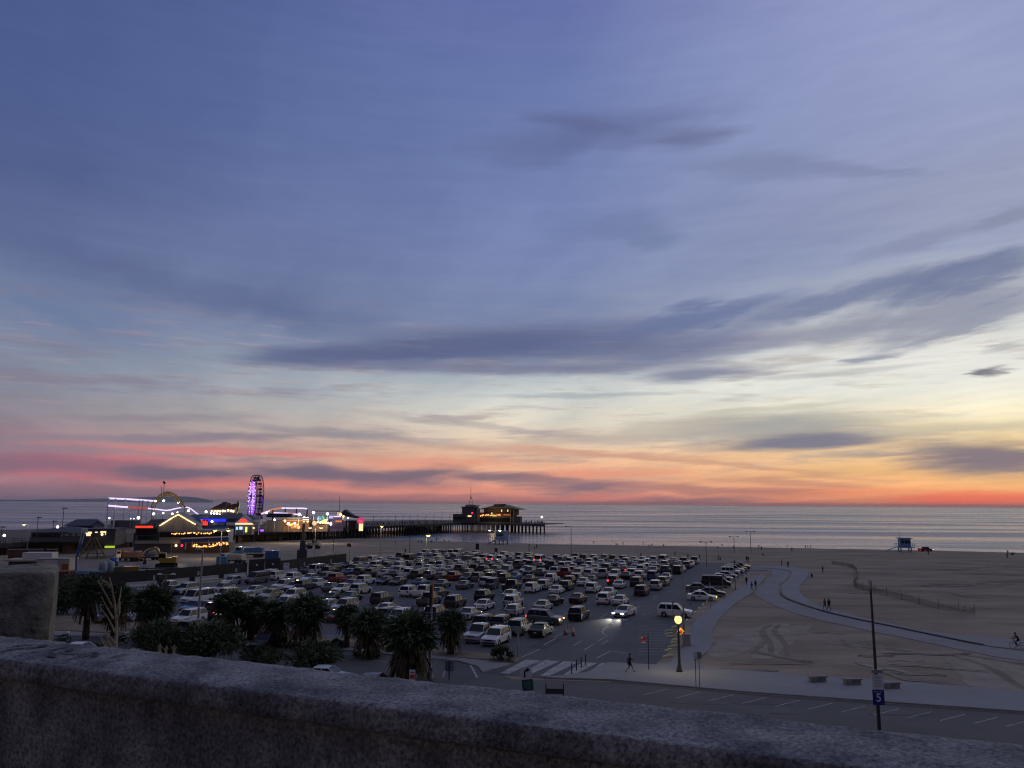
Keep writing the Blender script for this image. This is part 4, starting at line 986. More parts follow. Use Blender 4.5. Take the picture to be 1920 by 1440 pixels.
# number five lot sign
def text_mesh(s, size, m, parent, loc, name, rot=(R(90), 0, 0)):
    cu = bpy.data.curves.new('lettering', 'FONT'); cu.body = s; cu.size = size; cu.extrude = .008; cu.align_x = 'CENTER'; cu.align_y = 'CENTER'; cu.offset = size*.018
    to = bpy.data.objects.new('lettering_tmp', cu); C.objects.link(to); dg = bpy.context.evaluated_depsgraph_get(); me_ = bpy.data.meshes.new_from_object(to.evaluated_get(dg)); bpy.data.objects.remove(to)
    me_.materials.clear(); me_.materials.append(m); o = bpy.data.objects.new(name, me_); C.objects.link(o); o.parent = parent; o.location = loc; o.rotation_euler = rot; return o
p = G(1650, 1386, .02); h = hgt(p, 1628, 1086); e = empty('lot_number_pole', p, 0, 'tall dark pole with the blue number 5 sign and white notice', 'sign')
b = MB(); b.tube((0, 0, 0), (0, 0, h-.7), .13, .07, 10); b.lathe([(.3, 0), (.3, .1), (.15, .3)], n=10); b.build('pole', darkmetal_m, e)
b = MB(); b.lathe([(.09, h-.75), (.14, h-.6), (.14, h-.1), (.05, h)], n=10); b.build('pole_cap', steel_m, e)
zs = lambda y: hgt(p, 1648, y)
b = MB(); b.box((0, -.17, (zs(1264)+zs(1292))/2), (.74, .04, zs(1264)-zs(1292))); n_ = b.build('notice_board', signw_m, e)
b = MB()
for i in range(4): b.box((0, -.195, zs(1270+5*i)), (.42, .012, .07))
b.build('printed_lines', mat('faded_print', (.36, .40, .47), .6), n_)
b = MB(); b.box((0, -.17, (zs(1292.5)+zs(1321))/2), (.78, .04, zs(1292.5)-zs(1321))); n_ = b.build('blue_board', signb_m, e)
text_mesh('5', .74, signw_m, n_, (0, -.2, (zs(1298)+zs(1317))/2), 'number')
b = MB()
for i in range(3): b.box(((i-1)*.2, -.195, zs(1296)), (.15, .012, .06))
b.build('small_lettering', mat('pale_blue_print', (.25, .3, .55), .6), n_)
b = MB(); b.box((0, -.1, zs(1258)), (.7, .3, .24)); b.build('bracket', back_m, e)
# right-turn sign that leans
p = G(994, 1338, .02); e = empty('right_turn_sign', p, R(8), 'leaning white right-turn arrow sign over a dark green board', 'sign')
h0 = hgt(p, 994, 1295); h1 = hgt(p, 994, 1249); M_t = Matrix.Rotation(R(-6), 4, 'Y')
T = Matrix.Translation((0, 0, 0)) @ M_t
def tb(c, d, m, name, par=e, mt=T):
    b = MB(); b.box((0, 0, 0), d); q = mt @ Vector(c); me_ = b.mesh(name, m); me_.transform(Matrix.Translation(q) @ M_t); o = put(name, me_, par); return o
tb((0, .05, h1/2), (.07, .07, h1), steel_m, 'post')
hm = h0+(h1-h0)*.47
wb_ = tb((0, 0, (hm+h1)/2), (.84, .035, h1-hm-.02), signw_m, 'arrow_board')
gb_ = tb((.02, 0, (h0+hm)/2), (.84, .035, hm-h0-.02), signg_m, 'green_board')
ar = MB(); zc = (hm+h1)/2
ar.add([T @ Vector(v) for v in ((-.2, -.03, zc-.3), (-.08, -.03, zc-.3), (-.08, -.03, zc+.02), (-.02, -.03, zc+.12), (.06, -.03, zc+.14), (.06, -.03, zc+.04), (.28, -.03, zc+.22), (.06, -.03, zc+.4), (.06, -.03, zc+.28), (-.08, -.03, zc+.24), (-.2, -.03, zc+.1))], [tuple(range(11))]); ar.build('arrow', signk_m, wb_)
pr = mat('green_board_print', (.10, .22, .2), .6); b = MB()
for i, (w_, z_) in enumerate(((.5, .22), (.62, .12), (.4, .0), (.6, -.12), (.3, -.24))): b.box(T @ Vector((.02+(.1 if i == 4 else 0), -.03, (h0+hm)/2+z_)), (w_, .01, .05), M=M_t.to_3x3())
b.build('print', pr, gb_)
# lit street lamp
p = G(1274, 1259, .14); h = hgt(p, 1274, 1153); e = empty('street_lamp', p, 0, 'black tapered street lamp with a glowing yellow globe', 'street lamp')
b = MB(); b.lathe([(.3, 0), (.3, .12), (.24, .2), (.2, .5), (.15, .62), (.12, h*.45), (.085, h-1.0), (.13, h-.95), (.16, h-.86), (.1, h-.82)], n=14); b.build('post', darkmetal_m, e)
b = MB(); b.lathe([(.12, h-.82), (.3, h-.66), (.36, h-.45), (.31, h-.2), (.12, h-.08)], n=16); b.build('globe', mat('lit_globe', (.95, .9, .7), .4, emit=(1, .76, .25), es=1.25), e)
b = MB(); b.lathe([(.13, h-.1), (.1, h-.03), (.03, h+.06)], n=10); b.build('finial', darkmetal_m, e)
s_ = MB(); s_.box((.2, -.02, h*.71), (.5, .03, .5), M=Matrix.Rotation(R(45), 3, 'Y') @ Matrix.Rotation(0, 3, 'Z')); d_ = s_.build('diamond_sign', signy_m, e)
s_ = MB(); s_.box((.2, -.045, h*.71), (.16, .012, .26)); s_.build('symbol', signr_m, d_)
point(p+Vector((0, -.1, h-.45)), (1, .8, .42), 1500, .36)
# cabinet at the foot of the thin pole
p = G(1288, 1210, .14); e = empty('utility_cabinet', p, ROT_U, 'pale grey utility cabinet at the walkway edge behind the street lamp', 'cabinet')
b = MB(); b.box((0, 0, .62), (.85, .5, 1.1)); b.build('body', back_m, e); b = MB(); b.box((0, 0, 1.2), (.95, .6, .07)); b.build('lid', steel_m, e); b = MB(); b.box((0, 0, .04), (1.0, .65, .08)); b.build('plinth', kerb_m, e); b = MB(); b.box((.0, -.26, .62), (.74, .02, .95)); b.build('door', steel_m, e)
# post with a red and white sign panel on its left
p = G(1216.5, 1256, .14); h = hgt(p, 1217, 1187); e = empty('exit_sign_post', p, 0, 'thin dark post with a small red and white sign sticking out left', 'sign')
b = MB(); b.tube((0, 0, 0), (0, 0, h), .045, n=6); b.build('post', darkmetal_m, e); b = MB(); b.box((-.45, 0, h-.62), (.5, .04, .62)); q_ = b.build('panel', signr_m, e); b = MB(); b.box((-.6, -.03, h-.42), (.16, .015, .16)); b.box((-.45, -.03, h-.88), (.46, .015, .08)); b.box((-.45, -.03, h-.74), (.3, .015, .06)); b.build('white_patch', signw_m, q_); b = MB(); b.tube((-.2, 0, h-.5), (0, 0, h-.5), .025, n=5); b.tube((-.2, 0, h-.75), (0, 0, h-.75), .025, n=5); b.build('bracket', darkmetal_m, e)
# notice posts by the sidewalk
for px, lab, m_, w_ in ((1305, 'thin post with a small white notice beside the sidewalk edge', signw_m, .34), (1312, 'thin post with a small grey sign turned away, beside the sidewalk', back_m, .42)):
    p = G(px, 1287, .14); h = hgt(p, px, 1222); e = empty('notice_post', p, 0, lab, 'sign', 'notice posts at the sidewalk'); b = MB(); b.tube((0, 0, 0), (0, 0, h), .03, n=6); b.build('post', darkmetal_m, e); b = MB(); b.box((0, -.05, h-.3), (w_, .03, .55)); b.build('panel', m_, e)
# round sign seen from behind
p = G(971, 1233, .03); h = hgt(p, 971, 1174); e = empty('round_sign', p, 0, 'round grey sign back on a thick post at the lot entrance', 'sign'); b = MB(); b.tube((0, 0, 0), (0, 0, h-.3), .1, n=8); b.build('post', steel_m, e)
b = MB(); b.tube((0, -.1, h-.38), (0, -.06, h-.38), .4, n=8); b.build('disc', back_m, e)
# pale panel sign
p = G(842, 1273, .02); h = hgt(p, 842, 1238); e = empty('panel_sign', p, 0, 'pale blank panel sign on a dark post by the frontage road', 'sign'); b = MB(); b.tube((0, 0, 0), (0, 0, h), .06, n=6); b.build('post', darkmetal_m, e); b = MB(); b.box((0, .07, h-.5), (.8, .04, .9)); b.build('panel', back_m, e)
# small red sign at the wall
p = G(772, 1300, .02); e = empty('red_notice', p, 0, 'small red and white notice showing over the wall at the large palm', 'sign'); h = hgt(p, 772, 1256); b = MB(); b.tube((0, .04, 0), (0, .04, h), .04, n=6); b.build('post', darkmetal_m, e); b = MB(); b.box((0, 0, h-.45), (.5, .04, .9)); q_ = b.build('panel', signw_m, e); b = MB(); b.box((0, -.03, h-.52), (.42, .015, .3)); b.box((0, -.03, h-.2), (.36, .015, .08)); b.build('red_band', signr_m, q_)
# barricade
p = G(1040, 1312, .02); e = empty('barricade', p, R(-3), 'dark barricade board between two posts near the right-turn sign', 'barricade')
for s in (-1, 1): b = MB(); b.tube((s*.7, 0, 0), (s*.7, 0, 1.25), .05, n=6); b.build('post', darkmetal_m, e); b = MB(); b.box((s*.7, 0, .04), (.1, .8, .08)); b.build('foot', darkmetal_m, e)
b = MB(); b.box((0, -.05, .66), (1.36, .05, .4)); b.build('board', mat('barricade_board', (.035, .037, .045), .7), e)
# bollards
for i, (x, y) in enumerate(((1072, 1264), (1081, 1257), (1090, 1252), (1098, 1247))):
    b = MB(); b.lathe([(.07, 0), (.06, .05), (.06, .92), (.05, 1.0), (.02, 1.03)], n=10); tag(b.build('bollard', darkmetal_m, None, G(x, y, .03)), 'slim black bollard, %s from the near end of the crossing bollards' % ordw(i), 'bollard', 'black bollards beside the crosswalk')
for i, (x, y) in enumerate(((947, 1243), (958, 1237))):
    b = MB(); b.lathe([(.09, 0), (.09, 1.0), (.05, 1.06)], n=8); tag(b.build('bollard', steel_m, None, G(x, y, .03)), ('pale bollard close to the young spiky palm, nearer the wall', 'pale bollard close to the young spiky palm, nearer the lot')[i], 'bollard', 'pale bollards at the young palm')
# cones and frame at the lot booth
for x, y, lab in ((1060, 1190, 'orange traffic cone, left of the pair by the painted island'), (1075, 1192, 'orange traffic cone, right of the pair by the painted island')):
    e = empty('traffic_cone', G(x, y, .03), 0, lab, 'cone', 'traffic cones in the lot'); b = MB(); b.lathe([(.2, .04), (.14, .4), (.1, .6), (.04, .95)], n=10); b.build('cone', orange_m, e); b = MB(); b.box((0, 0, .025), (.5, .5, .05)); b.build('base', darkmetal_m, e); b = MB(); b.lathe([(.137, .44), (.107, .6)], n=10); b.build('collar', signw_m, e)
p = G(1066, 1189, .03); e = empty('frame_stand', p, .3, 'open triangular frame stand between two orange cones', 'stand')
for s in ((-.75, 0), (.75, 0), (0, .6)): b = MB(); b.tube((s[0], s[1], 0), (0, .1, 1.6), .03, n=5); b.build('leg', steel_m, e)
b = MB(); b.box((.25, .0, .12), (1.1, .06, .08)); b.build('foot_rail', darkmetal_m, e)
# stall posts along the walkway kerb
for x, yb, yt, r_, lab in ((1262, 1160, 1127, .04, 'thin white stall post in front of the long white suv'), (1295, 1152, 1128, .04, 'short white stall post near the white sedan with the emblem'), (1332, 1142, 1092, .06, 'white topped stall post at the emblem sedan front'), (1356, 1112, 1080, .05, 'thin pale stall post before the big black van'), (1379, 1106, 1050, .07, 'tall dark post at the far bend of the kerb line')):
    p = G(x, yb, .03); h = hgt(p, x, yt); b = MB(); b.tube((0, 0, 0), (0, 0, h), r_, r_*.8, 7); b.box((0, -.06, h-.3), (.22, .02, .5)); b.lathe([(r_*2.2, 0), (r_*2, .12), (r_, .16)], n=8); tag(b.build('stall_post', darkmetal_m if x == 1379 else steel_m, None, p), lab, 'post', 'posts at the walkway kerb')
# wheel stops
stops = [(1253, 1231), (1254, 1219), (1263, 1213), (1266, 1205), (1266, 1200), (1258, 1194), (1254, 1189), (1256, 1183), (1266, 1176)]
ws = MB(); ws.box((0, 0, .08), (1.5, .2, .16), taper=.85); wsm = ws.mesh('wheel_stop', yel_m)  # pale concrete with the street lamp's yellow light put into its colour
for i, (x, y) in enumerate(stops):
    o = put('wheel_stop', wsm, None, G(x, y, .03), ROT_U+R(58+random.uniform(-12, 12))); tag(o, 'pale yellow wheel stop behind the street lamp, %s from the sidewalk' % ordw(i), 'wheel stop', 'wheel stops at the lot edge')
for i in range(16):
    t = i/15; x = 1286+(1402-1286)*t; y = 1164-(1164-1076)*(1-(1-t)**1.35); o = put('wheel_stop', wsm, None, G(x, y, .03)+VX*.1, ROT_U+R(90)); tag(o, 'pale wheel stop along the walkway kerb, %s from the white suv' % ordw(i), 'wheel stop', 'wheel stops at the lot edge')
# concrete benches
bench_m = mat('bench_concrete', (.25, .235, .22), .9, var=.3, vscale=2)
for x, y, lab in ((1533, 1278, 'low concrete block bench, left of the three by the sidewalk'), (1598, 1283, 'low concrete block bench, middle one of the three'), (1670, 1290, 'low concrete block bench closest to the number 5 pole')):
    e = empty('block_bench', G(x, y, .14), R(6), lab, 'bench', 'concrete block benches'); e.scale = (1.0, 1, 1)
    b = MB(); b.box((-.42, -.1, .22), (.62, .55, .42)); b.build('block', bench_m, e); b = MB(); b.box((.35, .02, .2), (.72, .5, .38)); b.build('block', bench_m, e); b = MB(); b.box((0, .02, .45), (1.7, .6, .09)); b.build('top_slab', bench_m, e)
# painted markings
mk = MB(); ZM = .036
def line(a, b, w=.12, z=ZM):
    a, b = Vector(a), Vector(b); d = (b-a).normalized(); s = Vector((-d.y, d.x, 0))*w/2
    for q in ((a-s, a+s, b+s, b-s),): mk.add([(t.x, t.y, z) for t in q], [(3, 2, 1, 0)])
for uc in (93, 110, 121, 136):
    v = -22 if uc > 100 else -30
    while v > -104: line(UV(uc-2.6, v-1.36), UV(uc+2.6, v-1.36)); v -= 2.72
for i in range(13): line(G(1196+3*(i % 2), 1165+5.2*i, 0), G(1248, 1167+5.0*i, 0), .1)
for a, b in (((1020, 1210), (1043, 1197)), ((1075, 1211), (1090, 1202)), ((1096, 1219), (1112, 1209)), ((1122, 1202), (1133, 1196)), ((1129, 1208), (1140, 1201)), ((980, 1232), (1012, 1218)), ((1000, 1246), (1030, 1237)), ((1118, 1235), (1145, 1221)), ((1145, 1221), (1180, 1226)), ((1040, 1195), (1066, 1183)), ((1145, 1155), (1162, 1149)), ((1128, 1185), (1146, 1170)), ((1146, 1172), (1156, 1166)), ((1172, 1170), (1186, 1168)), ((1220, 1126), (1232, 1122)), ((1240, 1104), (1262, 1100)), ((1150, 1168), (1130, 1180)), ((1130, 1182), (1131, 1190)), ((1133, 1191), (1138, 1194)), ((1205, 1153), (1220, 1150))): line(G(*a), G(*b), .16)
for i in range(9): line(G(905+i*15, 1181+i*1.0), G(925+i*15, 1172+i*1.0), .1)
# stalls on the road at the lower right
for i in range(12):
    x = 1205+i*62; y = 1297+i*5.3; line(G(x, y+7), G(x+46, y-4.5), .1, .028)
line(G(880, 1243), G(895, 1271), .2, .028); line(G(830, 1270), G(838, 1248), .12, .028); line(G(700, 1238), G(760, 1247), .1, .028)
o = mk.build('parking_lines', line_m); structure(o)
bm_ = MB()
for x0, y0 in ((620, 1196), (735, 1203)):
    bm_.add([G(x, y, .034) for x, y in ((x0-22, y0), (x0+8, y0-3), (x0+12, y0-5), (x0-10, y0-4))], [(0, 1, 2, 3)])
structure(bm_.build('disabled_bay_marking', mat('blue_marking', (.08, .12, .4), .8)))
cw = MB()
for i in range(5):
    x = 938+i*37.5; q = [(x, 1262+i*2.2), (x+16, 1263+i*2.4), (x+16+60-i*2, 1238+i*1.6), (x+48-i*2, 1236.5+i*1.6)]
    cw.add([G(*t, .042) for t in q], [(0, 1, 2, 3)])
structure(cw.build('crosswalk', line_m))
kb = MB(); A = GP([(1145, 1277), (1400, 1300), (1650, 1318), (1920, 1337), (2500, 1381)])
structure(sheet('gutter', [G(x, y) for x, y in ((1145, 1278), (1400, 1301), (1650, 1319), (1920, 1338), (1920, 1341), (1650, 1322), (1400, 1303.5), (1145, 1280))], .03, mat('gutter_dark', (.03, .03, .032), .8)))

# ------------------------------------------------------------------ people
skin_m = mat('skin', (.32, .19, .13), .6); hair_m = mat('dark_hair', (.015, .012, .01), .7); shoe_m = mat('dark_shoe', (.02, .02, .022), .7)
CL = {'black': mat('cloth_black', (.012, .012, .015), .9), 'navy': mat('cloth_navy', (.015, .02, .045), .9), 'grey': mat('cloth_grey', (.09, .09, .1), .9), 'white': mat('cloth_white', (.5, .5, .5), .9), 'blue': mat('cloth_blue', (.05, .12, .25), .9), 'red': mat('cloth_red', (.25, .03, .03), .9)}
def person_mesh(name, J, fine=False):
    """J: joints of one posed skeleton. One continuous skinned body; the face of each limb gets skin, top, trousers or shoe by the bone it follows"""
    V_, E_, Rr, lab = [], [], [], []
    def add(p, r, parent, l):
        V_.append(Vector(p)); Rr.append(r); i = len(V_)-1
        if parent is not None: E_.append((parent, i)); lab.append((parent, i, l))
        return i
    pel = add(J['pelvis'], .125, None, 0); sp = add(J['waist'], .115, pel, 1); ch = add(J['chest'], .14, sp, 1); nk = add(J['neck'], .058, ch, 1)
    hd = add(J['head'], .088, nk, 0); cr = add(J['crown'], .078, hd, 0)
    hdv = Vector(J['head']); f = Vector(J.get('face', (1, 0, 0))).normalized()
    if fine: add(hdv+f*.1+Vector((0, 0, .0)), .02, hd, 0)
    for s in ('l', 'r'):
        sh = add(J['sh_'+s], .062, ch, 1); eb = add(J['el_'+s], .046, sh, 1); wr = add(J['wr_'+s], .034, eb, 1)
        d = (Vector(J['wr_'+s])-Vector(J['el_'+s])).normalized(); q = d.orthogonal().normalized(); w3 = d.cross(q)
        pm = add(V_[wr]+d*.075, .032, wr, 0)
        if fine:
            for k, ln in ((-1.5, .062), (-.5, .08), (.5, .085), (1.5, .072)):
                a = add(V_[pm]+d*.03+q*.017*k, .009, pm, 0); b = add(V_[a]+d*ln*.55+w3*.006, .008, a, 0); add(V_[b]+d*ln*.4+w3*.02, .007, b, 0)
            a = add(V_[wr]+d*.035+q*-.045, .011, wr, 0); add(V_[a]+d*.045-q*.012, .009, a, 0)
        else: add(V_[pm]+d*.07, .018, pm, 0)
        hp = add(J['hp_'+s], .088, pel, 2); kn = add(J['kn_'+s], .058, hp, 2); an = add(J['an_'+s], .038, kn, 3); fo = Vector(J['an_'+s])+Vector(J.get('toe_'+s, (.17, 0, -.05))); add(fo, .034, an, 4)
    me = bpy.data.meshes.new(name); me.from_pydata(V_, E_, []); o = bpy.data.objects.new(name, me); C.objects.link(o)
    md = o.modifiers.new('skin', 'SKIN'); md.use_smooth_shade = True
    for i, sv in enumerate(me.skin_vertices[0].data): sv.radius = (Rr[i], Rr[i]); sv.use_root = (i == 0)
    sd = o.modifiers.new('sub', 'SUBSURF'); sd.levels = 1; sd.render_levels = 1
    dg = bpy.context.evaluated_depsgraph_get(); out = bpy.data.meshes.new_from_object(o.evaluated_get(dg)); bpy.data.objects.remove(o); bpy.data.meshes.remove(me); out.name = name
    out.materials.clear()
    for m in (skin_m, CL['black'], CL['navy'], skin_m, shoe_m): out.materials.append(m)
    segs = [(V_[a], V_[b], l) for a, b, l in lab]
    for p in out.polygons:
        c = p.center; best = (9, 0)
        for a, b, l in segs:
            ab = b-a; t = max(0, min(1, (c-a).dot(ab)/max(ab.length_squared, 1e-9))); d = (c-(a+ab*t)).length
            if d < best[0]: best = (d, l)
        p.material_index = best[1]
    zm = min(v.co.z for v in out.vertices)
    for v in out.vertices: v.co.z -= zm
    return out, -zm
def base_pose(**k):
    J = dict(pelvis=(0, 0, .95), waist=(0, 0, 1.1), chest=(.01, 0, 1.32), neck=(.02, 0, 1.48), head=(.035, 0, 1.6), crown=(.02, 0, 1.68),
             sh_l=(0, .17, 1.38), sh_r=(0, -.17, 1.38), el_l=(-.02, .23, 1.12), el_r=(-.02, -.23, 1.12), wr_l=(.06, .22, .89), wr_r=(.06, -.22, .89),
             hp_l=(0, .09, .9), hp_r=(0, -.09, .9), kn_l=(.02, .1, .5), kn_r=(.02, -.1, .5), an_l=(0, .11, .09), an_r=(0, -.11, .09)); J.update(k); return J
WALK = base_pose(chest=(.04, 0, 1.32), neck=(.06, 0, 1.48), head=(.08, 0, 1.6), crown=(.06, 0, 1.68), kn_l=(.24, .09, .55), an_l=(.36, .09, .13), toe_l=(.17, 0, -.02), kn_r=(-.1, -.09, .5), an_r=(-.42, -.09, .2), toe_r=(.13, 0, -.11),
                 el_r=(.17, -.24, 1.2), wr_r=(.43, -.2, 1.2), el_l=(-.2, .22, 1.16), wr_l=(-.18, .2, .92))
WALK2 = base_pose(kn_l=(.16, .09, .5), an_l=(.24, .09, .09), kn_r=(-.06, -.09, .5), an_r=(-.3, -.09, .15), toe_r=(.13, 0, -.09), el_l=(-.12, .22, 1.13), wr_l=(-.08, .21, .9), el_r=(.08, -.23, 1.13), wr_r=(.22, -.2, .95))
SIT = base_pose(pelvis=(0, 0, .16), waist=(-.03, 0, .32), chest=(0, 0, .56), neck=(.04, 0, .72), head=(.07, 0, .84), crown=(.05, 0, .92), sh_l=(0, .17, .62), sh_r=(0, -.17, .62), el_l=(.16, .2, .45), el_r=(.16, -.2, .45), wr_l=(.36, .1, .44), wr_r=(.36, -.1, .44),
                hp_l=(.04, .09, .14), hp_r=(.04, -.09, .14), kn_l=(.38, .12, .42), kn_r=(.38, -.12, .42), an_l=(.56, .11, .08), an_r=(.56, -.11, .08))
RIDE = base_pose(pelvis=(-.12, 0, .98), waist=(-.06, 0, 1.12), chest=(.08, 0, 1.32), neck=(.17, 0, 1.46), head=(.22, 0, 1.57), crown=(.21, 0, 1.66), sh_l=(.08, .17, 1.37), sh_r=(.08, -.17, 1.37), el_l=(.27, .25, 1.16), el_r=(.27, -.25, 1.16), wr_l=(.46, .24, 1.06), wr_r=(.46, -.24, 1.06),
                 hp_l=(-.1, .09, .94), hp_r=(-.1, -.09, .94), kn_l=(.24, .1, .72), kn_r=(.2, -.1, .62), an_l=(.06, .1, .42), an_r=(.0, -.1, .2))
PM = {n: person_mesh('person_'+n, J, n in ('stride', 'ride')) for n, J in (('stride', WALK), ('walk', WALK2), ('stand', base_pose()), ('sit', SIT), ('ride', RIDE))}
HEADS = {'stride': WALK, 'walk': WALK2, 'stand': base_pose(), 'sit': SIT, 'ride': RIDE}
hair_b = MB(); hair_b.ball((0, 0, 0), .115, seg=10, rings=7, sc=(1, .92, .95)); hair_me = hair_b.mesh('hair', hair_m)
def person(p, pose, face, label, top='black', bottom='black', legs=None, group=None, hair=True, tall=1.0):
    me, dz = PM[pose]; o = put('person', me, None, p, face); o.scale = (tall,)*3
    tag(o, label, 'person', group)
    setpaint(o, CL[top], 1); setpaint(o, CL[bottom], 2); setpaint(o, legs or CL[bottom], 3)
    if hair:
        h = Vector(HEADS[pose]['crown'])+Vector((-.035, 0, dz-.02)); put('hair', hair_me, o, h)
    return o
def GB(px, py):
    z = 0
    for _ in range(12): p = G(px, py, z); z = zt(p.x, p.y)
    return G(px, py, z)
w_ = person(G(1181, 1260, .14), 'stride', 0, 'person in dark top and shorts striding right past the crosswalk bollards', 'black', 'black', skin_m)
lg = MB(); lg.lathe([(.12, 1.02), (.15, .9), (.19, .66)], (-.02, 0, 0), 10); lg.build('shorts', CL['black'], w_)
person(GB(1547, 1144), 'walk', R(100), 'person in dark clothes, left of the pair walking on the beach path', 'grey', 'black')
person(GB(1555, 1146), 'walk', R(95), 'taller person all in black, right of the pair on the beach path', 'black', 'black', tall=1.08)
for px, py, lab, pose, f in ((1543, 1075, 'dark figure leaning forward while walking on sand above the footpath bend', 'stride', 200), (1522, 1083, 'small seated figure on the sand right of the footpath bend', 'sit', 60), (1466, 1062, 'small dark figure at the far bend of the footpath, left one', 'stand', 0),
        (1478, 1065, 'dark figure walking at the far bend of the footpath, right one', 'walk', 90), (1403, 1055, 'dark figure standing at the far corner of the lot, broader of two', 'stand', 30), (1400, 1054, 'dark figure close behind the broader one at the lot corner', 'walk', 90),
        (1410, 1108, 'dark figure stepping onto the walkway by the painted path stripes', 'walk', 180), (1417, 1105, 'smaller figure beside the one on the walkway by the path stripes', 'stand', 90), (1400, 1098, 'dark figure behind the walkway end near the kerb line', 'walk', 60),
        (1006, 1029, 'dark figure standing out on the empty sand straight below the pier end', 'stand', 90), (1002, 1030, 'smaller seated figure next to the one below the pier end', 'sit', 90), (1741, 1041, 'dark figure on the sand just below the red lit truck', 'stand', 90),
        (1889, 1048, 'dark figure at the pale line on the far right sand', 'walk', 0), (1430, 1042, 'figure bent down on the sand right of the tall unlit pole', 'sit', 0), (742, 1021, 'lone dark figure on the sand below the pier piles', 'stand', 0), (760, 1039, 'dark figure walking by the black pole at the lot beach edge', 'walk', 60)):
    person(GB(px, py), pose, R(f), lab, 'black', 'black')
def crowd(L, label, group, z=None):
    r = random.Random(len(L))
    for px, py in L: person(GB(px, py) if z is None else G(px, py, z), r.choice(['stand', 'walk', 'walk', 'sit' if z is None else 'stand']), r.uniform(0, 6.28), label, r.choice(['black', 'navy', 'grey', 'black']), r.choice(['black', 'navy']), None, group, False, r.uniform(.95, 1.12))
crowd([(818, 1015), (822, 1014), (826, 1013), (833, 1018), (843, 1016), (848, 1014), (852, 1013), (855, 1014), (865, 1013), (870, 1016), (883, 1014), (892, 1013), (898, 1014), (903, 1014), (908, 1014), (913, 1014), (922, 1014), (784, 1019), (790, 1020), (808, 1017)], 'tiny dark figure at the water edge in front of the pier piles', 'people at the water edge before the pier')
crowd([(958, 1015), (965, 1015), (973, 1015), (976, 1015), (979, 1015), (994, 1015), (1005, 1016), (1011, 1016), (1020, 1017), (1040, 1018), (1047, 1018), (1086, 1019), (1113, 1021), (1116, 1021), (1121, 1021), (1149, 1021), (1155, 1022), (1159, 1022), (1168, 1022), (1206, 1023), (1222, 1023), (1244, 1024), (1217, 1029)], 'tiny dark figure at the water edge between lifeguard hut and twin light poles', 'people at the water edge, middle')
crowd([(1345, 1028), (1354, 1026), (1376, 1032), (1423, 1029), (1428, 1032), (1457, 1026), (1476, 1028), (1485, 1035), (1510, 1029), (1515, 1029), (1520, 1029)], 'tiny dark figure by the surf near the tall unlit poles', 'people at the water edge, right')
crowd([(1890, 1041), (1897, 1041), (1901, 1041)], 'tiny dark figure in the trio standing in the surf at the far right', 'trio in the surf')
crowd([(835, 1047), (839, 1048), (842, 1043), (863, 1048), (867, 1048), (881, 1047), (888, 1047), (1202, 1047), (1266, 1042), (1290, 1048), (1312, 1049), (1347, 1050), (1351, 1050)], 'tiny dark figure on the sand just beyond the parked cars', 'people at the beach edge of the lot')
# cyclist
bp_ = G(1909, 1216, .08); e = empty('bicycle', bp_, R(168), 'bicycle ridden along the beach path at the right picture edge', 'bicycle')
for x in (-.52, .52):
    b = MB(); n = 18
    for i in range(n): a0, a1 = 2*math.pi*i/n, 2*math.pi*(i+1)/n; b.tube((x+.33*math.cos(a0), 0, .34+.33*math.sin(a0)), (x+.33*math.cos(a1), 0, .34+.33*math.sin(a1)), .02, n=5)
    for i in range(8): a0 = 2*math.pi*i/8; b.tube((x, 0, .34), (x+.32*math.cos(a0), 0, .34+.32*math.sin(a0)), .005, n=3)
    b.build('wheel', tyre_m, e)
b = MB(); b.path([(-.52, 0, .34), (-.05, 0, .3), (.4, 0, .82), (-.18, 0, .84), (-.05, 0, .3)], .02, 6); b.path([(-.52, 0, .34), (-.18, 0, .84), (-.2, 0, .92)], .015, 6); b.path([(.52, 0, .34), (.4, 0, .82), (.37, 0, 1.0)], .018, 6); b.build('frame', CL['navy'], e)
b = MB(); b.path([(.46, -.26, 1.03), (.37, -.1, 1.0), (.37, .1, 1.0), (.46, .26, 1.03)], .014, 6); b.build('handlebar', darkmetal_m, e); b = MB(); b.box((-.2, 0, .94), (.26, .14, .06)); b.build('saddle', darkmetal_m, e)
person(bp_+Vector((0, 0, .12)), 'ride', R(168), 'person in dark clothes riding the bicycle at the right picture edge', 'navy', 'black')
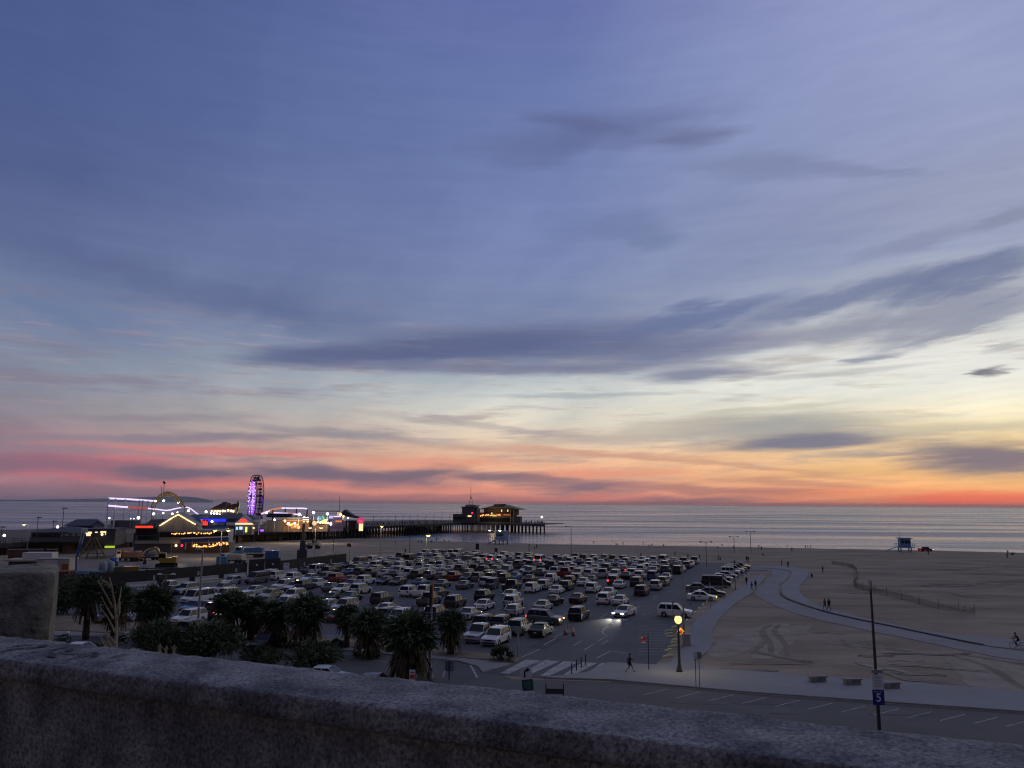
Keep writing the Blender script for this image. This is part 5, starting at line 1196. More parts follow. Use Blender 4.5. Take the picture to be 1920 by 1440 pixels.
# lifeguard huts
blue_m = mat('lifeguard_blue', (.13, .25, .46), .6, var=.2, vscale=1)
def hut(px, py, s, label, rz):
    p = GB(px, py); e = empty('lifeguard_hut', p, rz, label, 'lifeguard hut', 'lifeguard huts on the beach'); e.scale = (s, s, s)
    for x in (-1.3, 1.3):
        for y in (-1.2, 1.2): b = MB(); b.box((x, y, .4), (.26, .26, 1.6)); b.build('leg', blue_m, e)
    b = MB(); b.box((0, 0, 1.25), (4.2, 3.6, .14)); b.build('platform', blue_m, e)
    b = MB(); b.box((0, .1, 2.5), (2.7, 2.3, 2.36)); c = b.build('cabin', blue_m, e)
    b = MB()
    for x in (-.7, .1, .8): b.box((x, -1.07, 2.75), (.6, .03, .8))
    b.build('window', glass_m, c)
    b = MB(); b.box((0, 0, 3.78), (3.7, 3.2, .2), taper=.94); b.build('roof', mat('hut_roof', (.2, .25, .33), .6), e)
    b = MB()
    for x in (-2.05, 2.05):
        for y in (-1.7, 0, 1.7): b.box((x, y, 1.8), (.08, .08, 1.0))
        b.box((x, 0, 2.25), (.08, 3.5, .1)); b.box((x, 0, 1.85), (.06, 3.5, .08))
    b.build('railing', blue_m, e)
    b = MB(); b.box((-3.5, .8, .68), (3.0, 1.1, .1), M=Matrix.Rotation(R(-22), 3, 'Y')); b.build('ramp', blue_m, e)
    b = MB(); b.tube((-1.2, 0, 3.8), (-1.2, 0, 6.0), .04, n=5); b.build('flagpole', darkmetal_m, e)
hut(1697, 1035, 1.4, 'blue lifeguard hut on stilts against the bright sea at right', R(-12))
hut(940, 1021, 1.5, 'blue lifeguard hut with railings in front of the pier end', R(-30))
make_car('pickup_truck', 'red', GB(1735, 1034), R(-80), 'small red patrol truck with lights on at the waterline', None, 0, 'ht', 'patrol_truck')
# slatted sand fence
sf = mat('weathered_lath', (.24, .21, .18), .95, var=.3, vscale=2)
pts = smooth([(1560, 1058), (1600, 1066), (1608, 1085), (1602, 1100), (1640, 1112), (1690, 1124), (1760, 1142), (1828, 1152)], 4)
P_f = [GB(*q) for q in pts]; f0 = P_f[0]; e = empty('sand_fence', f0, 0, 'low slatted sand fence winding over the open beach', 'fence')
sl = MB(); acc = 0
for a, b_ in zip(P_f, P_f[1:]):
    L = (b_-a).length; n = max(1, int(L/.16))
    for i in range(n): q = a.lerp(b_, i/n)-f0; t = random.uniform(-.04, .04); sl.box((q.x, q.y, q.z+.48), (.05, .02, .95+t), rz=math.atan2((b_-a).y, (b_-a).x))
sl.build('slat', sf, e)
d_ = 0
for i in range(0, len(P_f), 2): q = P_f[i]-f0; b = MB(); b.tube(q+Vector((0, 0, -.3)), q+Vector((0, 0, 1.5)), .05, n=6); b.build('post', sf, e)
b = MB(); b.path([q-f0+Vector((0, 0, .35)) for q in P_f], .015, 4); b.path([q-f0+Vector((0, 0, 1.0)) for q in P_f], .015, 4); b.build('wire', steel_m, e)
# tyre tracks and scraped bands in the sand
dark_sand = mat('damp_sand', (.215, .183, .156), .95, var=.3, vscale=.4, bump=.4, bscale=3, spec=.1); pale_sand = mat('dry_sand', (.30, .262, .222), .95, var=.22, vscale=.4, bump=.4, bscale=3, spec=.1)
BANDN = [0]
def band(name, L, w, m, z=.02, k=5):
    BANDN[0] += 1; z = .014+.0009*BANDN[0]
    P = [GB(*q) for q in smooth(L, k)]; b = MB(); vs = []; n = len(P); rr = random.Random(len(L)*7+int(L[0][0]))
    for i, p in enumerate(P):
        d = (P[min(n-1, i+1)]-P[max(0, i-1)]); d.z = 0; d.normalize(); s = Vector((-d.y, d.x, 0)); tw = w*max(.05, math.sin(math.pi*(i+.35)/(n-.3)))**.35*(1+.25*noise.noise(p*.4))
        vs += [p+s*tw/2+Vector((0, 0, z)), p-s*tw/2+Vector((0, 0, z))]
    b.add(vs, [(2*i, 2*i+1, 2*i+3, 2*i+2) for i in range(n-1)], 0); o = b.build(name, m); o['kind'] = 'structure'; return o
for i, (L, w, m) in enumerate((
    ([(1345, 1232), (1375, 1212), (1420, 1186), (1470, 1168)], 4.0, pale_sand),
    ([(1425, 1236), (1450, 1210), (1480, 1186), (1510, 1172)], 3.2, pale_sand),
    ([(1500, 1200), (1560, 1206), (1620, 1212), (1690, 1218), (1735, 1224)], 1.1, pale_sand), ([(1800, 1232), (1850, 1254), (1885, 1290), (1930, 1330)], 6.0, pale_sand), ([(1860, 1238), (1930, 1262), (2000, 1290)], 4.0, pale_sand))):
    band('dry_sand_patch', L, w, m, .006)
for L, w in (([(1447, 1170), (1432, 1180), (1432, 1192), (1444, 1208), (1446, 1228)], .9), ([(1465, 1170), (1452, 1182), (1462, 1196), (1474, 1212), (1476, 1232)], .8), ([(1410, 1226), (1425, 1212), (1440, 1200)], .7), ([(1580, 1200), (1590, 1210), (1600, 1214)], .9), ([(1612, 1203), (1625, 1212), (1634, 1216)], .9), ([(1780, 1228), (1840, 1246), (1880, 1268), (1915, 1292)], .7), ([(1790, 1226), (1860, 1236), (1930, 1250), (1980, 1262)], .6), ([(1810, 1236), (1870, 1258), (1930, 1300)], .6), ([(1830, 1232), (1900, 1242), (1960, 1248)], .5),
             ([(1650, 1280), (1700, 1284), (1780, 1290), (1860, 1296)], 1.6), ([(1690, 1272), (1760, 1280), (1840, 1292)], 1.2), ([(1340, 1254), (1400, 1256), (1460, 1258)], 1.2)):
    band('tyre_track', L, w, dark_sand, .012)
rt = random.Random(77)
for i in range(30):
    if i < 14: x0, y0 = rt.uniform(1330, 1700), rt.uniform(1180, 1262); dx, dy = rt.uniform(60, 190), rt.uniform(-12, 22)
    else: x0, y0 = rt.uniform(1560, 1880), rt.uniform(1052, 1150); dx, dy = rt.uniform(60, 220), rt.uniform(-6, 14)
    q = [(x0+dx*t, y0+dy*t+rt.uniform(-2.5, 2.5)) for t in (0, .33, .66, 1)]
    if any(inpoly(*G(*c)[:2], GP(SIDE)) or inpoly(*G(*c)[:2], gO+gI[::-1]) for c in q): continue
    m_ = rt.choice([mat('faint_track', (.258, .222, .19), .95, var=.3, vscale=.4, bump=.4, bscale=3, spec=.1), mat('faint_pale_track', (.315, .274, .236), .95, var=.2, vscale=.4, bump=.4, bscale=3, spec=.1)])
    for o_ in (0, 2.2): band('tyre_track', [(x, y+o_) for x, y in q], rt.uniform(.3, .7), m_)
band('tyre_track', [(1900, 1050), (1940, 1050)], .6, pale_sand, .02)

# ------------------------------------------------------------------ the pier
timber_m = mat('dark_timber', (.045, .035, .028), .9, var=.35, vscale=.6); deckw_m = mat('deck_planks', (.11, .09, .075), .9, var=.25, vscale=.4); fascia_m = mat('pier_fascia', (.05, .046, .05), .85, var=.3, vscale=.3)
navy_roof = mat('navy_roof', (.035, .042, .065), .7, var=.2, vscale=.4); grey_wall = mat('grey_siding', (.25, .25, .27), .8, var=.15, vscale=.6); pale_wall = mat('pale_wall', (.36, .34, .33), .8, var=.12, vscale=.5); dark_wall = mat('dark_wall', (.075, .075, .09), .8, var=.2, vscale=.5); brown_wall = mat('brown_wall', (.12, .07, .045), .85, var=.3, vscale=.6)
grey_roof = mat('grey_roof', (.2, .21, .235), .75, var=.15, vscale=.5); tan_roof = mat('tan_roof', (.2, .15, .09), .8, var=.25, vscale=.4); blue_aw = mat('blue_awning', (.02, .05, .2), .8); white_m = mat('white_trim', (.6, .6, .6), .7); red_roof = mat('dark_red_roof', (.08, .015, .02), .8); yellow_m = mat('yellow_lattice', (.2, .14, .03), .7)
bulbW = glow('bulb_warm', (255, 214, 150), 3.0); bulbO = glow('bulb_orange', (255, 176, 96), 2.2); bulbC = glow('bulb_cold', (255, 250, 240), 5.0); neonR = glow('neon_red', (255, 60, 40), 1.6); neonB = glow('neon_blue', (40, 50, 255), 1.1); neonP = glow('led_purple', (168, 84, 255), 1.7); neonL = glow('led_lilac', (226, 206, 255), 1.3); neonG = glow('neon_green', (190, 220, 60), .8); neonPk = glow('neon_pink', (255, 50, 110), 1.4); winW = glow('lit_window', (255, 226, 170), 1.2); winO = glow('lit_window_orange', (236, 130, 60), .8); neonGr = glow('neon_leaf_green', (60, 220, 120), .9); neonCy = glow('neon_cyan', (150, 230, 255), 1.2)
DZ = 3.5
pier = empty('pier', UV(240, -250, 0), ROT_U, 'long wooden pier on piles running out from the left', 'pier'); P0 = pier.location.copy()
def pl(u, v, z): return (v+250, u-240, z)
def prism_uv(b, L, z0, z1, m=0): return b.prism([(v+250, u-240) for u, v in L], z0, z1, m)
END = [uv_of(G(x, y, DZ)) for x, y in ((868, 980), (958, 981), (1020, 983))]
e0, e1, e2 = END
MAIN = [(70, -214), (330, -211), (e0[0], e0[1]), (e0[0]+60, e0[1]-2), (e0[0]+60, -255), (390, -300), (70, -310)]
PLAT = [(e0[0]-2, e0[1]-10), e1, e2, (e2[0]+30, e2[1]+4), (e0[0]+60, e0[1]-30)]
b = MB(); prism_uv(b, MAIN, DZ-.35, DZ); b.build('deck', deckw_m, pier)
b = MB(); prism_uv(b, PLAT, DZ-.34, DZ+.003); b.build('deck', deckw_m, pier)
def edge(A, B_, name, fn):
    n = max(1, int(math.hypot(B_[0]-A[0], B_[1]-A[1])/fn[0])); b = MB()
    for i in range(n): t = (i+.5)/n; fn[1](b, A[0]+(B_[0]-A[0])*t, A[1]+(B_[1]-A[1])*t)
    return b
EDGES = [((70, -214), (330, -211)), ((330, -211), e0), (e0, e1), (e1, e2)]
rail = MB(); fas = MB()
for A, B_ in EDGES:
    a = Vector(pl(A[0], A[1], 0)); c = Vector(pl(B_[0], B_[1], 0)); d = c-a; ang = math.atan2(d.y, d.x); m_ = (a+c)/2; off = Vector((math.sin(ang), -math.cos(ang), 0))*.15
    if off.x < 0: off = -off
    fas.box(m_+off+Vector((0, 0, DZ-.8)), (d.length, .3, 1.1), rz=ang)
    for z in (DZ+.5, DZ+1.1): rail.box(m_+Vector((0, 0, z)), (d.length, .1, .1), rz=ang)
    n = int(d.length/2.5)
    for i in range(n+1): rail.box(a.lerp(c, i/n)+Vector((0, 0, DZ+.55)), (.12, .12, 1.1))
fas.build('fascia', fascia_m, pier); rail.build('railing', timber_m, pier)
# piles: bents of four across, the seaward two rows one by one
pile_b = MB(); pile_b.tube((0, 0, -3.2), (0, 0, DZ-.3), .4, .36, 8); pile_me = pile_b.mesh('pile', timber_m); npile = 0; rest = MB()
for A, B_, deep in ((( 300, -211.5), e0, 4), (e0, e1, 4), (e1, e2, 3)):
    n = int(math.hypot(B_[0]-A[0], B_[1]-A[1])/2.9)
    for i in range(n+1):
        t = i/max(1, n); u, v = A[0]+(B_[0]-A[0])*t, A[1]+(B_[1]-A[1])*t
        for r_ in range(deep):
            k = -.6-7.5*r_; q = pl(u+(0 if deep == 4 and A[0] == 300 else 1.0*-k*.8+(.5*r_)), v+k*(1 if A[0] == 300 else .25), 0)
            if r_ < 2 and npile < 98: put('pile', pile_me, pier, q); npile += 1
            else: rest.tube((q[0], q[1], -3.2), (q[0], q[1], DZ-.3), .3, n=6)
    a = MB()
o = rest.build('pile', timber_m, pier); o['kind'] = 'stuff'
b = MB()
for i in range(26):
    u = 302+i*5.2; v = -212; b.tube(pl(u, v-.5, -1.5), pl(u+4, v-.5, DZ-.6), .1, n=4)
b.build('brace', timber_m, pier)
# landward part rests on a solid dark wall with piers
b = MB(); b.box((0, 0, 1.0), (1.0, 1.4, 4.8)); ps_me = b.mesh('pier_support', fascia_m)
for i in range(24): put('pier_support', ps_me, pier, pl(92+i*9, -213.6, 0))
b = MB(); prism_uv(b, [(70, -216), (300, -216), (300, -217), (70, -217)], -.6, DZ-.4); b.build('back_wall', brown_wall, pier)

class Face:
    """a building front: an upright plane through a base point; depth goes away from the viewer"""
    def __init__(s, px, py, zb, ang, name, label, cat, group=None, dist=None):
        s.p = G(px, py, zb) if dist is None else D(px, py, dist)
        if dist is not None: s.p.z = zb
        s.a = ang; s.ex = Vector((math.cos(ang), math.sin(ang), 0)); s.n = Vector((-math.sin(ang), math.cos(ang), 0)); s.e = empty(name, s.p, ang, label, cat, group)
    def at(s, px, py, f=0.0):
        d = Vector(ray(px, py)); o = Vector((0, 0, CAM_H)); t = (s.p+s.n*f-o).dot(s.n)/d.dot(s.n); q = o+d*t-s.p
        return q.dot(s.ex), q.z
    def box(s, x0, y0, x1, y1, d=.3, f=0.0, zmin=None, b=None, m=0):
        a = s.at(x0, y1, f); c = s.at(x1, y0, f); z0 = a[1] if zmin is None else zmin; b = b or MB()
        return b.box(((a[0]+c[0])/2, f+d/2, (z0+c[1])/2), (abs(c[0]-a[0]), d, abs(c[1]-z0)), m)
    def poly(s, L, d=.3, f=0.0, b=None, m=0):
        b = b or MB(); return b.extr([s.at(x, y, f) for x, y in L], f, f+d, m)
    def dots(s, L, n, r, f=0.0, b=None, jit=0.0):
        b = b or MB(); P = [s.at(x, y, f) for x, y in L]; tot = [math.dist(P[i], P[i+1]) for i in range(len(P)-1)]; T = sum(tot); rr = random.Random(n)
        for i in range(n):
            q = T*i/max(1, n-1); k = 0
            while k < len(tot)-1 and q > tot[k]: q -= tot[k]; k += 1
            t = q/max(tot[k], 1e-6); x = P[k][0]+(P[k+1][0]-P[k][0])*t; z = P[k][1]+(P[k+1][1]-P[k][1])*t
            b.ball((x+rr.uniform(-jit, jit), f, z+rr.uniform(-jit, jit)), r*rr.uniform(.8, 1.2), seg=6, rings=4)
        return b
    def put(s, b, name, m, parent=None):
        return b.build(name, m, parent or s.e)
    def roof(s, x0, x1, ye, yr, d, name='roof', m=None, inset=.25, f=0.0, over=.5, parent=None):
        a = s.at(x0, ye, f); c = s.at(x1, ye, f); r = s.at((x0+x1)/2, yr, f+d/2); w = c[0]-a[0]; b = MB(); z0 = (a[1]+c[1])/2; z1 = r[1]; i = w*inset
        vs = [(a[0]-over, f-over, z0), (c[0]+over, f-over, z0), (c[0]+over, f+d+over, z0), (a[0]-over, f+d+over, z0), (a[0]+i, f+d/2, z1), (c[0]-i, f+d/2, z1)]
        b.add(vs, [(0, 1, 5, 4), (2, 3, 4, 5), (1, 2, 5), (3, 0, 4), (3, 2, 1, 0)]); return s.put(b, name, m or navy_roof, parent)

# --- the gabled restaurant in front of the pier
F = Face(300, 1037, -.05, R(12), 'gabled_restaurant', 'big grey restaurant with a string-lit gable and red neon strip', 'restaurant')
W_ = F.put(F.box(252, 983, 297, 1019, 14), 'left_wing', dark_wall)
F.put(F.box(250, 1018, 430, 1037, 13, .6, zmin=-.1), 'ground_floor', dark_wall)
F.put(F.box(297, 994, 428, 1018.5, 12, .1), 'upper_floor', grey_wall)
F.put(F.box(236, 999, 251, 1017, 2, .2), 'side_panel', pale_wall)
F.put(F.box(252, 1014, 340, 1019.5, .4, -.4), 'ledge', grey_wall)
s_ = F.put(F.box(252.5, 984, 288.5, 991, .15, -.3), 'sign_board', dark_wall)
b = MB(); rr = random.Random(4); x = 254
while x < 287:
    w = rr.uniform(1.1, 2.2); F.box(x, 985.6+rr.uniform(0, .8), x+w, 989.8, .12, -.42, b=b); x += w+.25
F.put(b, 'neon', neonR, s_)
F.put(F.box(255, 992, 295, 1003, .1, -.06), 'window', glass_m); F.put(F.box(258, 1004, 294, 1012, .1, -.06), 'window', glass_m)
F.put(F.poly([(296, 985), (334, 962), (368, 984), (372, 994), (296, 994)], 8, .3), 'gable_wall', grey_wall)
F.put(F.poly([(291, 986), (334, 960.5), (372, 983), (372, 985), (334, 963), (291, 988.5)], 9, -.4), 'gable_roof', grey_roof)
F.put(F.poly([(272, 984), (283, 974), (334, 972), (375, 973), (380, 984)], .6, 6), 'main_roof', grey_roof)
F.put(F.box(326, 976, 342, 994, .5, -.2), 'gable_panel', pale_wall)
F.put(F.box(296, 994, 428, 997, 3, -2.2), 'eave', grey_roof)
F.put(F.dots([(300, 985.5), (318, 974), (334, 964.5), (350, 974), (366, 983)], 30, .2, -.7), 'gable_bulbs', bulbW)
F.put(F.box(299, 998, 428, 1007.5, .1, -.05), 'window', glass_m)
F.put(F.dots([(321, 999.5), (335, 1002), (350, 1000.5), (372, 1000), (400, 999)], 22, .22, -1.6, jit=.25), 'terrace_bulbs', bulbO)
F.put(F.box(299, 1013, 338, 1019, .5, -.5), 'parapet_band', pale_wall)
b = F.poly([(338, 1010.5), (428, 1006.5), (428, 1014), (338, 1018)], 2, -3.2); F.put(b, 'awning', blue_aw)
F.put(F.poly([(338, 1009.3), (428, 1005.5), (428, 1007), (338, 1011)], 2.1, -3.3), 'awning_edge', white_m)
for x in (348, 360, 391): F.put(F.box(x-1.2, 1012, x+1.2, 1030, .5, -3.2), 'column', white_m)
F.put(F.dots([(361, 1022.5), (376, 1025), (392, 1023), (408, 1021), (428, 1018.5)], 46, .22, -2.6, jit=.4), 'patio_bulbs', bulbO)
F.put(F.box(355, 1026, 430, 1034, .3, -3.4), 'patio_fence', brown_wall)
for x, m in ((330, bulbW), (341, neonPk)): F.put(F.dots([(x, 1022), (x, 1023)], 2, .35, -1), 'door_lamp', m)
F.put(F.box(320, 1016, 322, 1036, .3, -3.2), 'column', steel_m)
# --- blue lit arcade behind it
F = Face(400, 1000, DZ, R(10), 'blue_arcade', 'long dark arcade hall washed by a blue light band and red neon', 'arcade')
F.put(F.box(352, 972, 447, 992, 16, 0, zmin=0), 'hall', dark_wall); F.roof(340, 476, 972.5, 964.5, 17, 'roof', navy_roof, .1)
F.put(F.box(355, 972.8, 424, 978, .2, -.7), 'blue_band', neonB); F.put(F.box(400, 979, 421, 985, .2, -.4), 'front_panel', grey_wall); F.put(F.poly([(395, 987), (425, 986), (428, 993), (392, 994)], 2, -2.5), 'awning', blue_aw)
F.put(F.box(424, 979, 447, 985, .2, -.3), 'lit_front', mat('cream_front', (.5, .48, .42), .7))
b = MB()
for x0, y0, x1, y1 in ((373, 976, 376, 984), (377, 974, 379, 983), (380, 977, 383, 984), (384, 976, 386, 984), (387, 978, 389, 985), (373, 982.6, 389, 984.6)): F.box(x0, y0, x1, y1, .3, -1.6, b=b)
s_ = F.put(F.box(371.5, 974.5, 390, 985.5, .2, -1.25), 'sign_board', mat('red_board', (.3, .02, .02), .6)); F.put(b, 'neon', neonR, s_)
F.put(F.dots([(397, 977.5), (397.5, 978)], 2, .4, -1), 'lamp', bulbC); F.put(F.dots([(400, 994), (408, 994.5), (418, 994.5), (428, 993.5)], 7, .45, -3), 'lamp_row', lampY)
# --- white gable booth
F = Face(457, 1003, DZ, R(8), 'gable_booth', 'small white gabled booth with a glowing red sign in the gable', 'booth')
F.put(F.poly([(441, 981), (456, 967.5), (473, 981)], 6, 0), 'gable', white_m); F.put(F.poly([(438.5, 981.5), (456, 966), (475.5, 981.5), (475.5, 983), (456, 967.8), (438.5, 983)], 7, -.5), 'roof', grey_roof)
b = F.poly([(448, 979), (450, 974.5), (452.5, 973.2), (455, 974), (457.5, 972.8), (460, 974.2), (462, 976), (464, 979.2)], .2, -.3); F.put(b, 'neon', neonR)
F.put(F.box(441, 981, 473, 983.6, 6, -.2), 'lit_beam', winW)
F.put(F.box(441, 984, 473, 1001, 5, 1.5, zmin=0), 'counter_back', dark_wall)
for x in (441.5, 457, 472.5): F.put(F.box(x-.6, 983, x+.6, 1001, .4, 0, zmin=0), 'post', white_m)
for x0, x1, y0, y1, m in ((442.5, 446, 988, 993.5, neonCy), (448.5, 454.5, 987.5, 993, mat('blue_white_lamp', (.1, .1, .1), .5, emit=(.55, .65, 1), es=1.3)), (459.5, 463.5, 988, 998, glow('yellow_green_lamp', (230, 250, 110), 1.4)), (474, 477, 989, 991, bulbW)): F.put(F.box(x0, y0, x1, y1, .3, .9), 'lit_counter', m)
F.put(F.box(474, 974, 488, 984, 5, 2), 'side_hall', grey_wall); F.put(F.box(475, 975.5, 487, 979, .3, 1.6), 'lit_front', mat('cream_front', (.5, .48, .42), .7)); F.put(F.box(484, 980, 486, 1001, .4, .6, zmin=0), 'post', white_m); F.put(F.box(488, 993, 494, 996.5, .5, 0), 'purple_lamp', neonP)
# --- low dark halls at the landward left
F = Face(110, 1016, DZ, R(18), 'hip_roof_hall', 'wide low hall with a dark navy hip roof, left of the restaurant', 'hall')
F.put(F.box(57, 997, 168, 1010, 18, 0, zmin=0), 'wall', dark_wall); F.roof(54, 172, 998, 987, 20, 'roof', navy_roof, .42)
b = MB()
for x0, x1, y0, y1 in ((114, 118, 1001, 1006), (121, 130, 1001, 1005), (134, 142, 1000, 1005), (145, 154, 999.5, 1005)): F.box(x0, y0, x1, y1, .15, -.12, b=b)
F.put(b, 'window', mat('dim_window', (.3, .3, .32), .3)); F.put(F.box(128, 998.6, 155, 999.4, .3, -.7), 'light_strip', mat('pale_strip', (.6, .6, .62), .5)); F.put(F.box(60, 1000, 112, 1008, .1, -.06), 'window', glass_m)
F = Face(160, 1006, DZ, R(16), 'long_roof_hall', 'dark long roofed hall with a small gabled end, behind the hip roof hall', 'hall', dist=300)
F.put(F.box(125, 985, 193, 992, 14, 0, zmin=0), 'wall', dark_wall); F.roof(121, 182, 986, 973.5, 16, 'roof', navy_roof, .16); F.put(F.poly([(174, 987), (174, 982), (184, 976), (195, 983), (195, 992), (174, 992)], 5, -2), 'gable_end', grey_wall); F.put(F.poly([(172, 983), (184, 975), (197, 984), (197, 985), (184, 976.3), (172, 984.3)], 5.4, -2.3), 'gable_roof', grey_roof)
F = Face(190, 1023, DZ, R(14), 'dark_cafe', 'black boxy cafe with two bright windows over a green light strip', 'cafe')
F.put(F.box(156, 993, 217, 1020, 12, 0, zmin=0), 'wall', dark_wall); F.put(F.box(155, 991.5, 218, 993.5, 13, -.5), 'roof', navy_roof)
F.put(F.box(160.5, 997, 172, 1001, .15, -.12), 'window', winW); F.put(F.box(161.5, 1001, 170, 1005, .15, -.12), 'window', winW); F.put(F.box(178, 997, 183, 999, .15, -.12), 'window', winW); F.put(F.box(188, 996, 199, 999, .15, -.12), 'window', winW); F.put(F.dots([(191, 1002), (191.3, 1002)], 2, .3, -.3), 'lamp', bulbW); F.put(F.box(197, 998, 198.6, 1003, .15, -.12), 'window', winW)
F.put(F.box(196, 1023.5, 215, 1027.5, .3, -.6), 'green_strip', neonG); F.put(F.box(176, 1024, 187, 1026.5, .3, -.6), 'green_strip', mat('dim_green', (.2, .22, .08), .6))
# --- coaster
lt = D(290, 950, 385); cst = empty('roller_coaster', Vector((lt.x, lt.y, DZ)), 0, 'roller coaster with two levels of white lit track on thin posts', 'roller coaster'); c0 = cst.location.copy()
def trk(L, m, name, dist, r=.38, par=cst, org=None):
    b = MB(); b.path([D(x, y, dist)-(org or c0) for x, y in smooth(L, 4)], r, 6); return b.build(name, m, par)
frame_m = mat('coaster_steel', (.62, .6, .66), .5)
trk([(203, 934.4), (216, 934.8), (240, 936), (270, 938), (296, 940)], neonL, 'lit_track', 388); trk([(203, 933.4), (216, 933.4), (240, 934.6), (270, 936.6), (298, 938.8)], frame_m, 'upper_rail', 392, .3)
trk([(203, 948), (212, 948.8), (226, 950), (240, 951)], neonL, 'lit_track', 382); trk([(241, 951.2), (258, 952), (276, 953)], mat('led_dull_red', (.1, .02, .02), .5, emit=(1, .12, .1), es=.45), 'red_track', 382); trk([(277, 953.2), (295, 955), (313, 957), (330, 953.5), (344, 951), (354, 952), (363, 958), (373, 966)], neonL, 'lit_track', 382, .3)
for x, d_, yt in ((204, 386, 934), (217, 383, 935), (235, 386, 936), (262, 386, 938), (268, 382, 938), (278, 384, 939), (289, 388, 940), (295, 384, 954)):
    b = MB(); q = D(x, yt, d_)-c0; b.tube((q.x, q.y, 0), q, .34, n=6); b.build('post', frame_m, cst)
b = MB()
for x0, y0, x1, y1 in ((204, 962, 217, 948), (235, 962, 262, 952), (217, 968, 235, 966)): b.tube(D(x0, y0, 388)-c0, D(x1, y1, 388)-c0, .15, n=4)
b.build('brace', frame_m, cst); b = MB(); a = D(206, 968, 386)-c0; z_ = D(262, 972, 386)-c0; b.box(((a.x+z_.x)/2, a.y+4, 2), (abs(z_.x-a.x), 6, 3.2)); b.build('station', dark_wall, cst)
# second stretch of track right of the wheel
q0 = D(535, 960, 400); ct2 = empty('coaster_track', Vector((q0.x, q0.y, DZ)), 0, 'coaster track with red and white lights, right of the ferris wheel', 'roller coaster'); o2 = ct2.location.copy()
trk([(489, 963), (500, 959), (512, 955), (528, 952.6)], mat('led_orange', (.1, .03, .02), .5, emit=(1, .3, .16), es=.7), 'red_track', 398, .36, ct2, o2); trk([(528, 952.7), (550, 953), (570, 953.2), (576, 954.5)], neonL, 'lit_track', 398, .36, ct2, o2)
trk([(490, 964), (498, 960.5), (506, 958)], neonL, 'lit_track', 394, .3, ct2, o2); trk([(513, 961.5), (528, 962.4), (545, 963), (560, 965), (566, 966)], neonL, 'lit_track', 394, .34, ct2, o2); trk([(540, 962.6), (552, 963.6)], mat('led_rose', (.1, .03, .03), .5, emit=(1, .45, .45), es=.8), 'red_track', 393.6, .3, ct2, o2)
for x, yt in ((512, 955), (535, 953), (556, 953), (576, 954)): b = MB(); q = D(x, yt, 398)-o2; b.tube((q.x, q.y, 0), q, .35, n=6); b.build('post', mat('red_steel', (.2, .03, .03), .5), ct2)
# --- yellow arch with a flag
F = Face(312, 968, DZ, R(0), 'yellow_arch', 'yellow latticed arch topped by a small dark flag', 'arch', dist=372)
def arc(x0, x1, yb, yt, n=14): return [(x0+(x1-x0)*i/n, yb-(yb-yt)*math.sin(math.pi*i/n)**.75) for i in range(n+1)]
A1 = arc(283, 346, 951, 922.5); A2 = arc(289, 340, 951, 929)
for f in (0, 3):
    for AA in (A1, A2): b = MB(); b.path([(F.at(x, y, f)[0], f, F.at(x, y, f)[1]) for x, y in AA], .28, 5); F.put(b, 'rib', yellow_m)
b = MB()
for p_, q_ in zip(A1, A2): a = F.at(*p_); c = F.at(*q_); b.tube((a[0], 0, a[1]), (c[0], 0, c[1]), .22, n=5)
for p_, q_ in zip(A1[1:], A2[:-1]): a = F.at(*p_); c = F.at(*q_); b.tube((a[0], 1.5, a[1]), (c[0], 1.5, c[1]), .2, n=4)
F.put(b, 'lattice', yellow_m)
a = F.at(305, 922); c = F.at(306.5, 901); b = MB(); b.tube((a[0], 1, a[1]), (c[0], 1, c[1]), .12, n=5); F.put(b, 'flagpole', darkmetal_m); F.put(F.poly([(305, 901.2), (307, 903), (310.5, 904.5), (310, 908), (305.4, 906)], .1, 1), 'flag', darkmetal_m)
a = F.at(301, 923); c = F.at(301, 912); b = MB(); b.tube((a[0], 1, a[1]), (c[0], 1, c[1]), .1, n=5); F.put(b, 'mast', darkmetal_m)
for x in (284, 345): F.put(F.box(x-1, 951, x+1, 970, .5, 1, zmin=0), 'leg', yellow_m)
# --- flood lights on the pier
fl = [(291, 939.5, 1.15, 'beside the end of the upper coaster track'), (307, 939, 1.3, 'in front of the yellow arch'), (335, 942.5, 1.2, 'at the right foot of the yellow arch'), (288, 963.5, 1.45, 'leftmost over the restaurant roof ridge'), (306, 962, 1.1, 'second from left over the restaurant roof'), (323, 963.5, 1.25, 'just left of the restaurant gable peak'), (333, 961, 1.0, 'directly over the gable peak'), (347, 963.5, 1.0, 'just right of the gable peak'), (353.5, 957.5, 1.3, 'under the coaster hump'), (386.5, 959.5, 1.4, 'between the coaster and the covered ride'),
      (259.5, 971, 1.6, 'brightest at the coaster station'), (205, 971.5, 1.0, 'at the left foot of the coaster'), (245, 972.5, .6, 'left of the small pair at the coaster station'), (251, 972.5, .6, 'right of the small pair at the coaster station'), (500, 961.5, 1.3, 'under the red coaster track'), (561, 964, 1.5, 'at the end of the lower white track'), (588, 961, 1.6, 'beside the dark flat roof over the stalls'), (614, 963.5, 1.6, 'left of the striped tower'), (515, 974.5, 1.2, 'alone over the dark halls right of the booth'), (653, 971.5, .9, 'in front of the tent roof'), (534.5, 977.5, 1.0, 'left of the orange stalls'), (541, 981, 1.2, 'over the orange stall counter'), (553, 981, 1.3, 'at the right of the orange stall counter')]
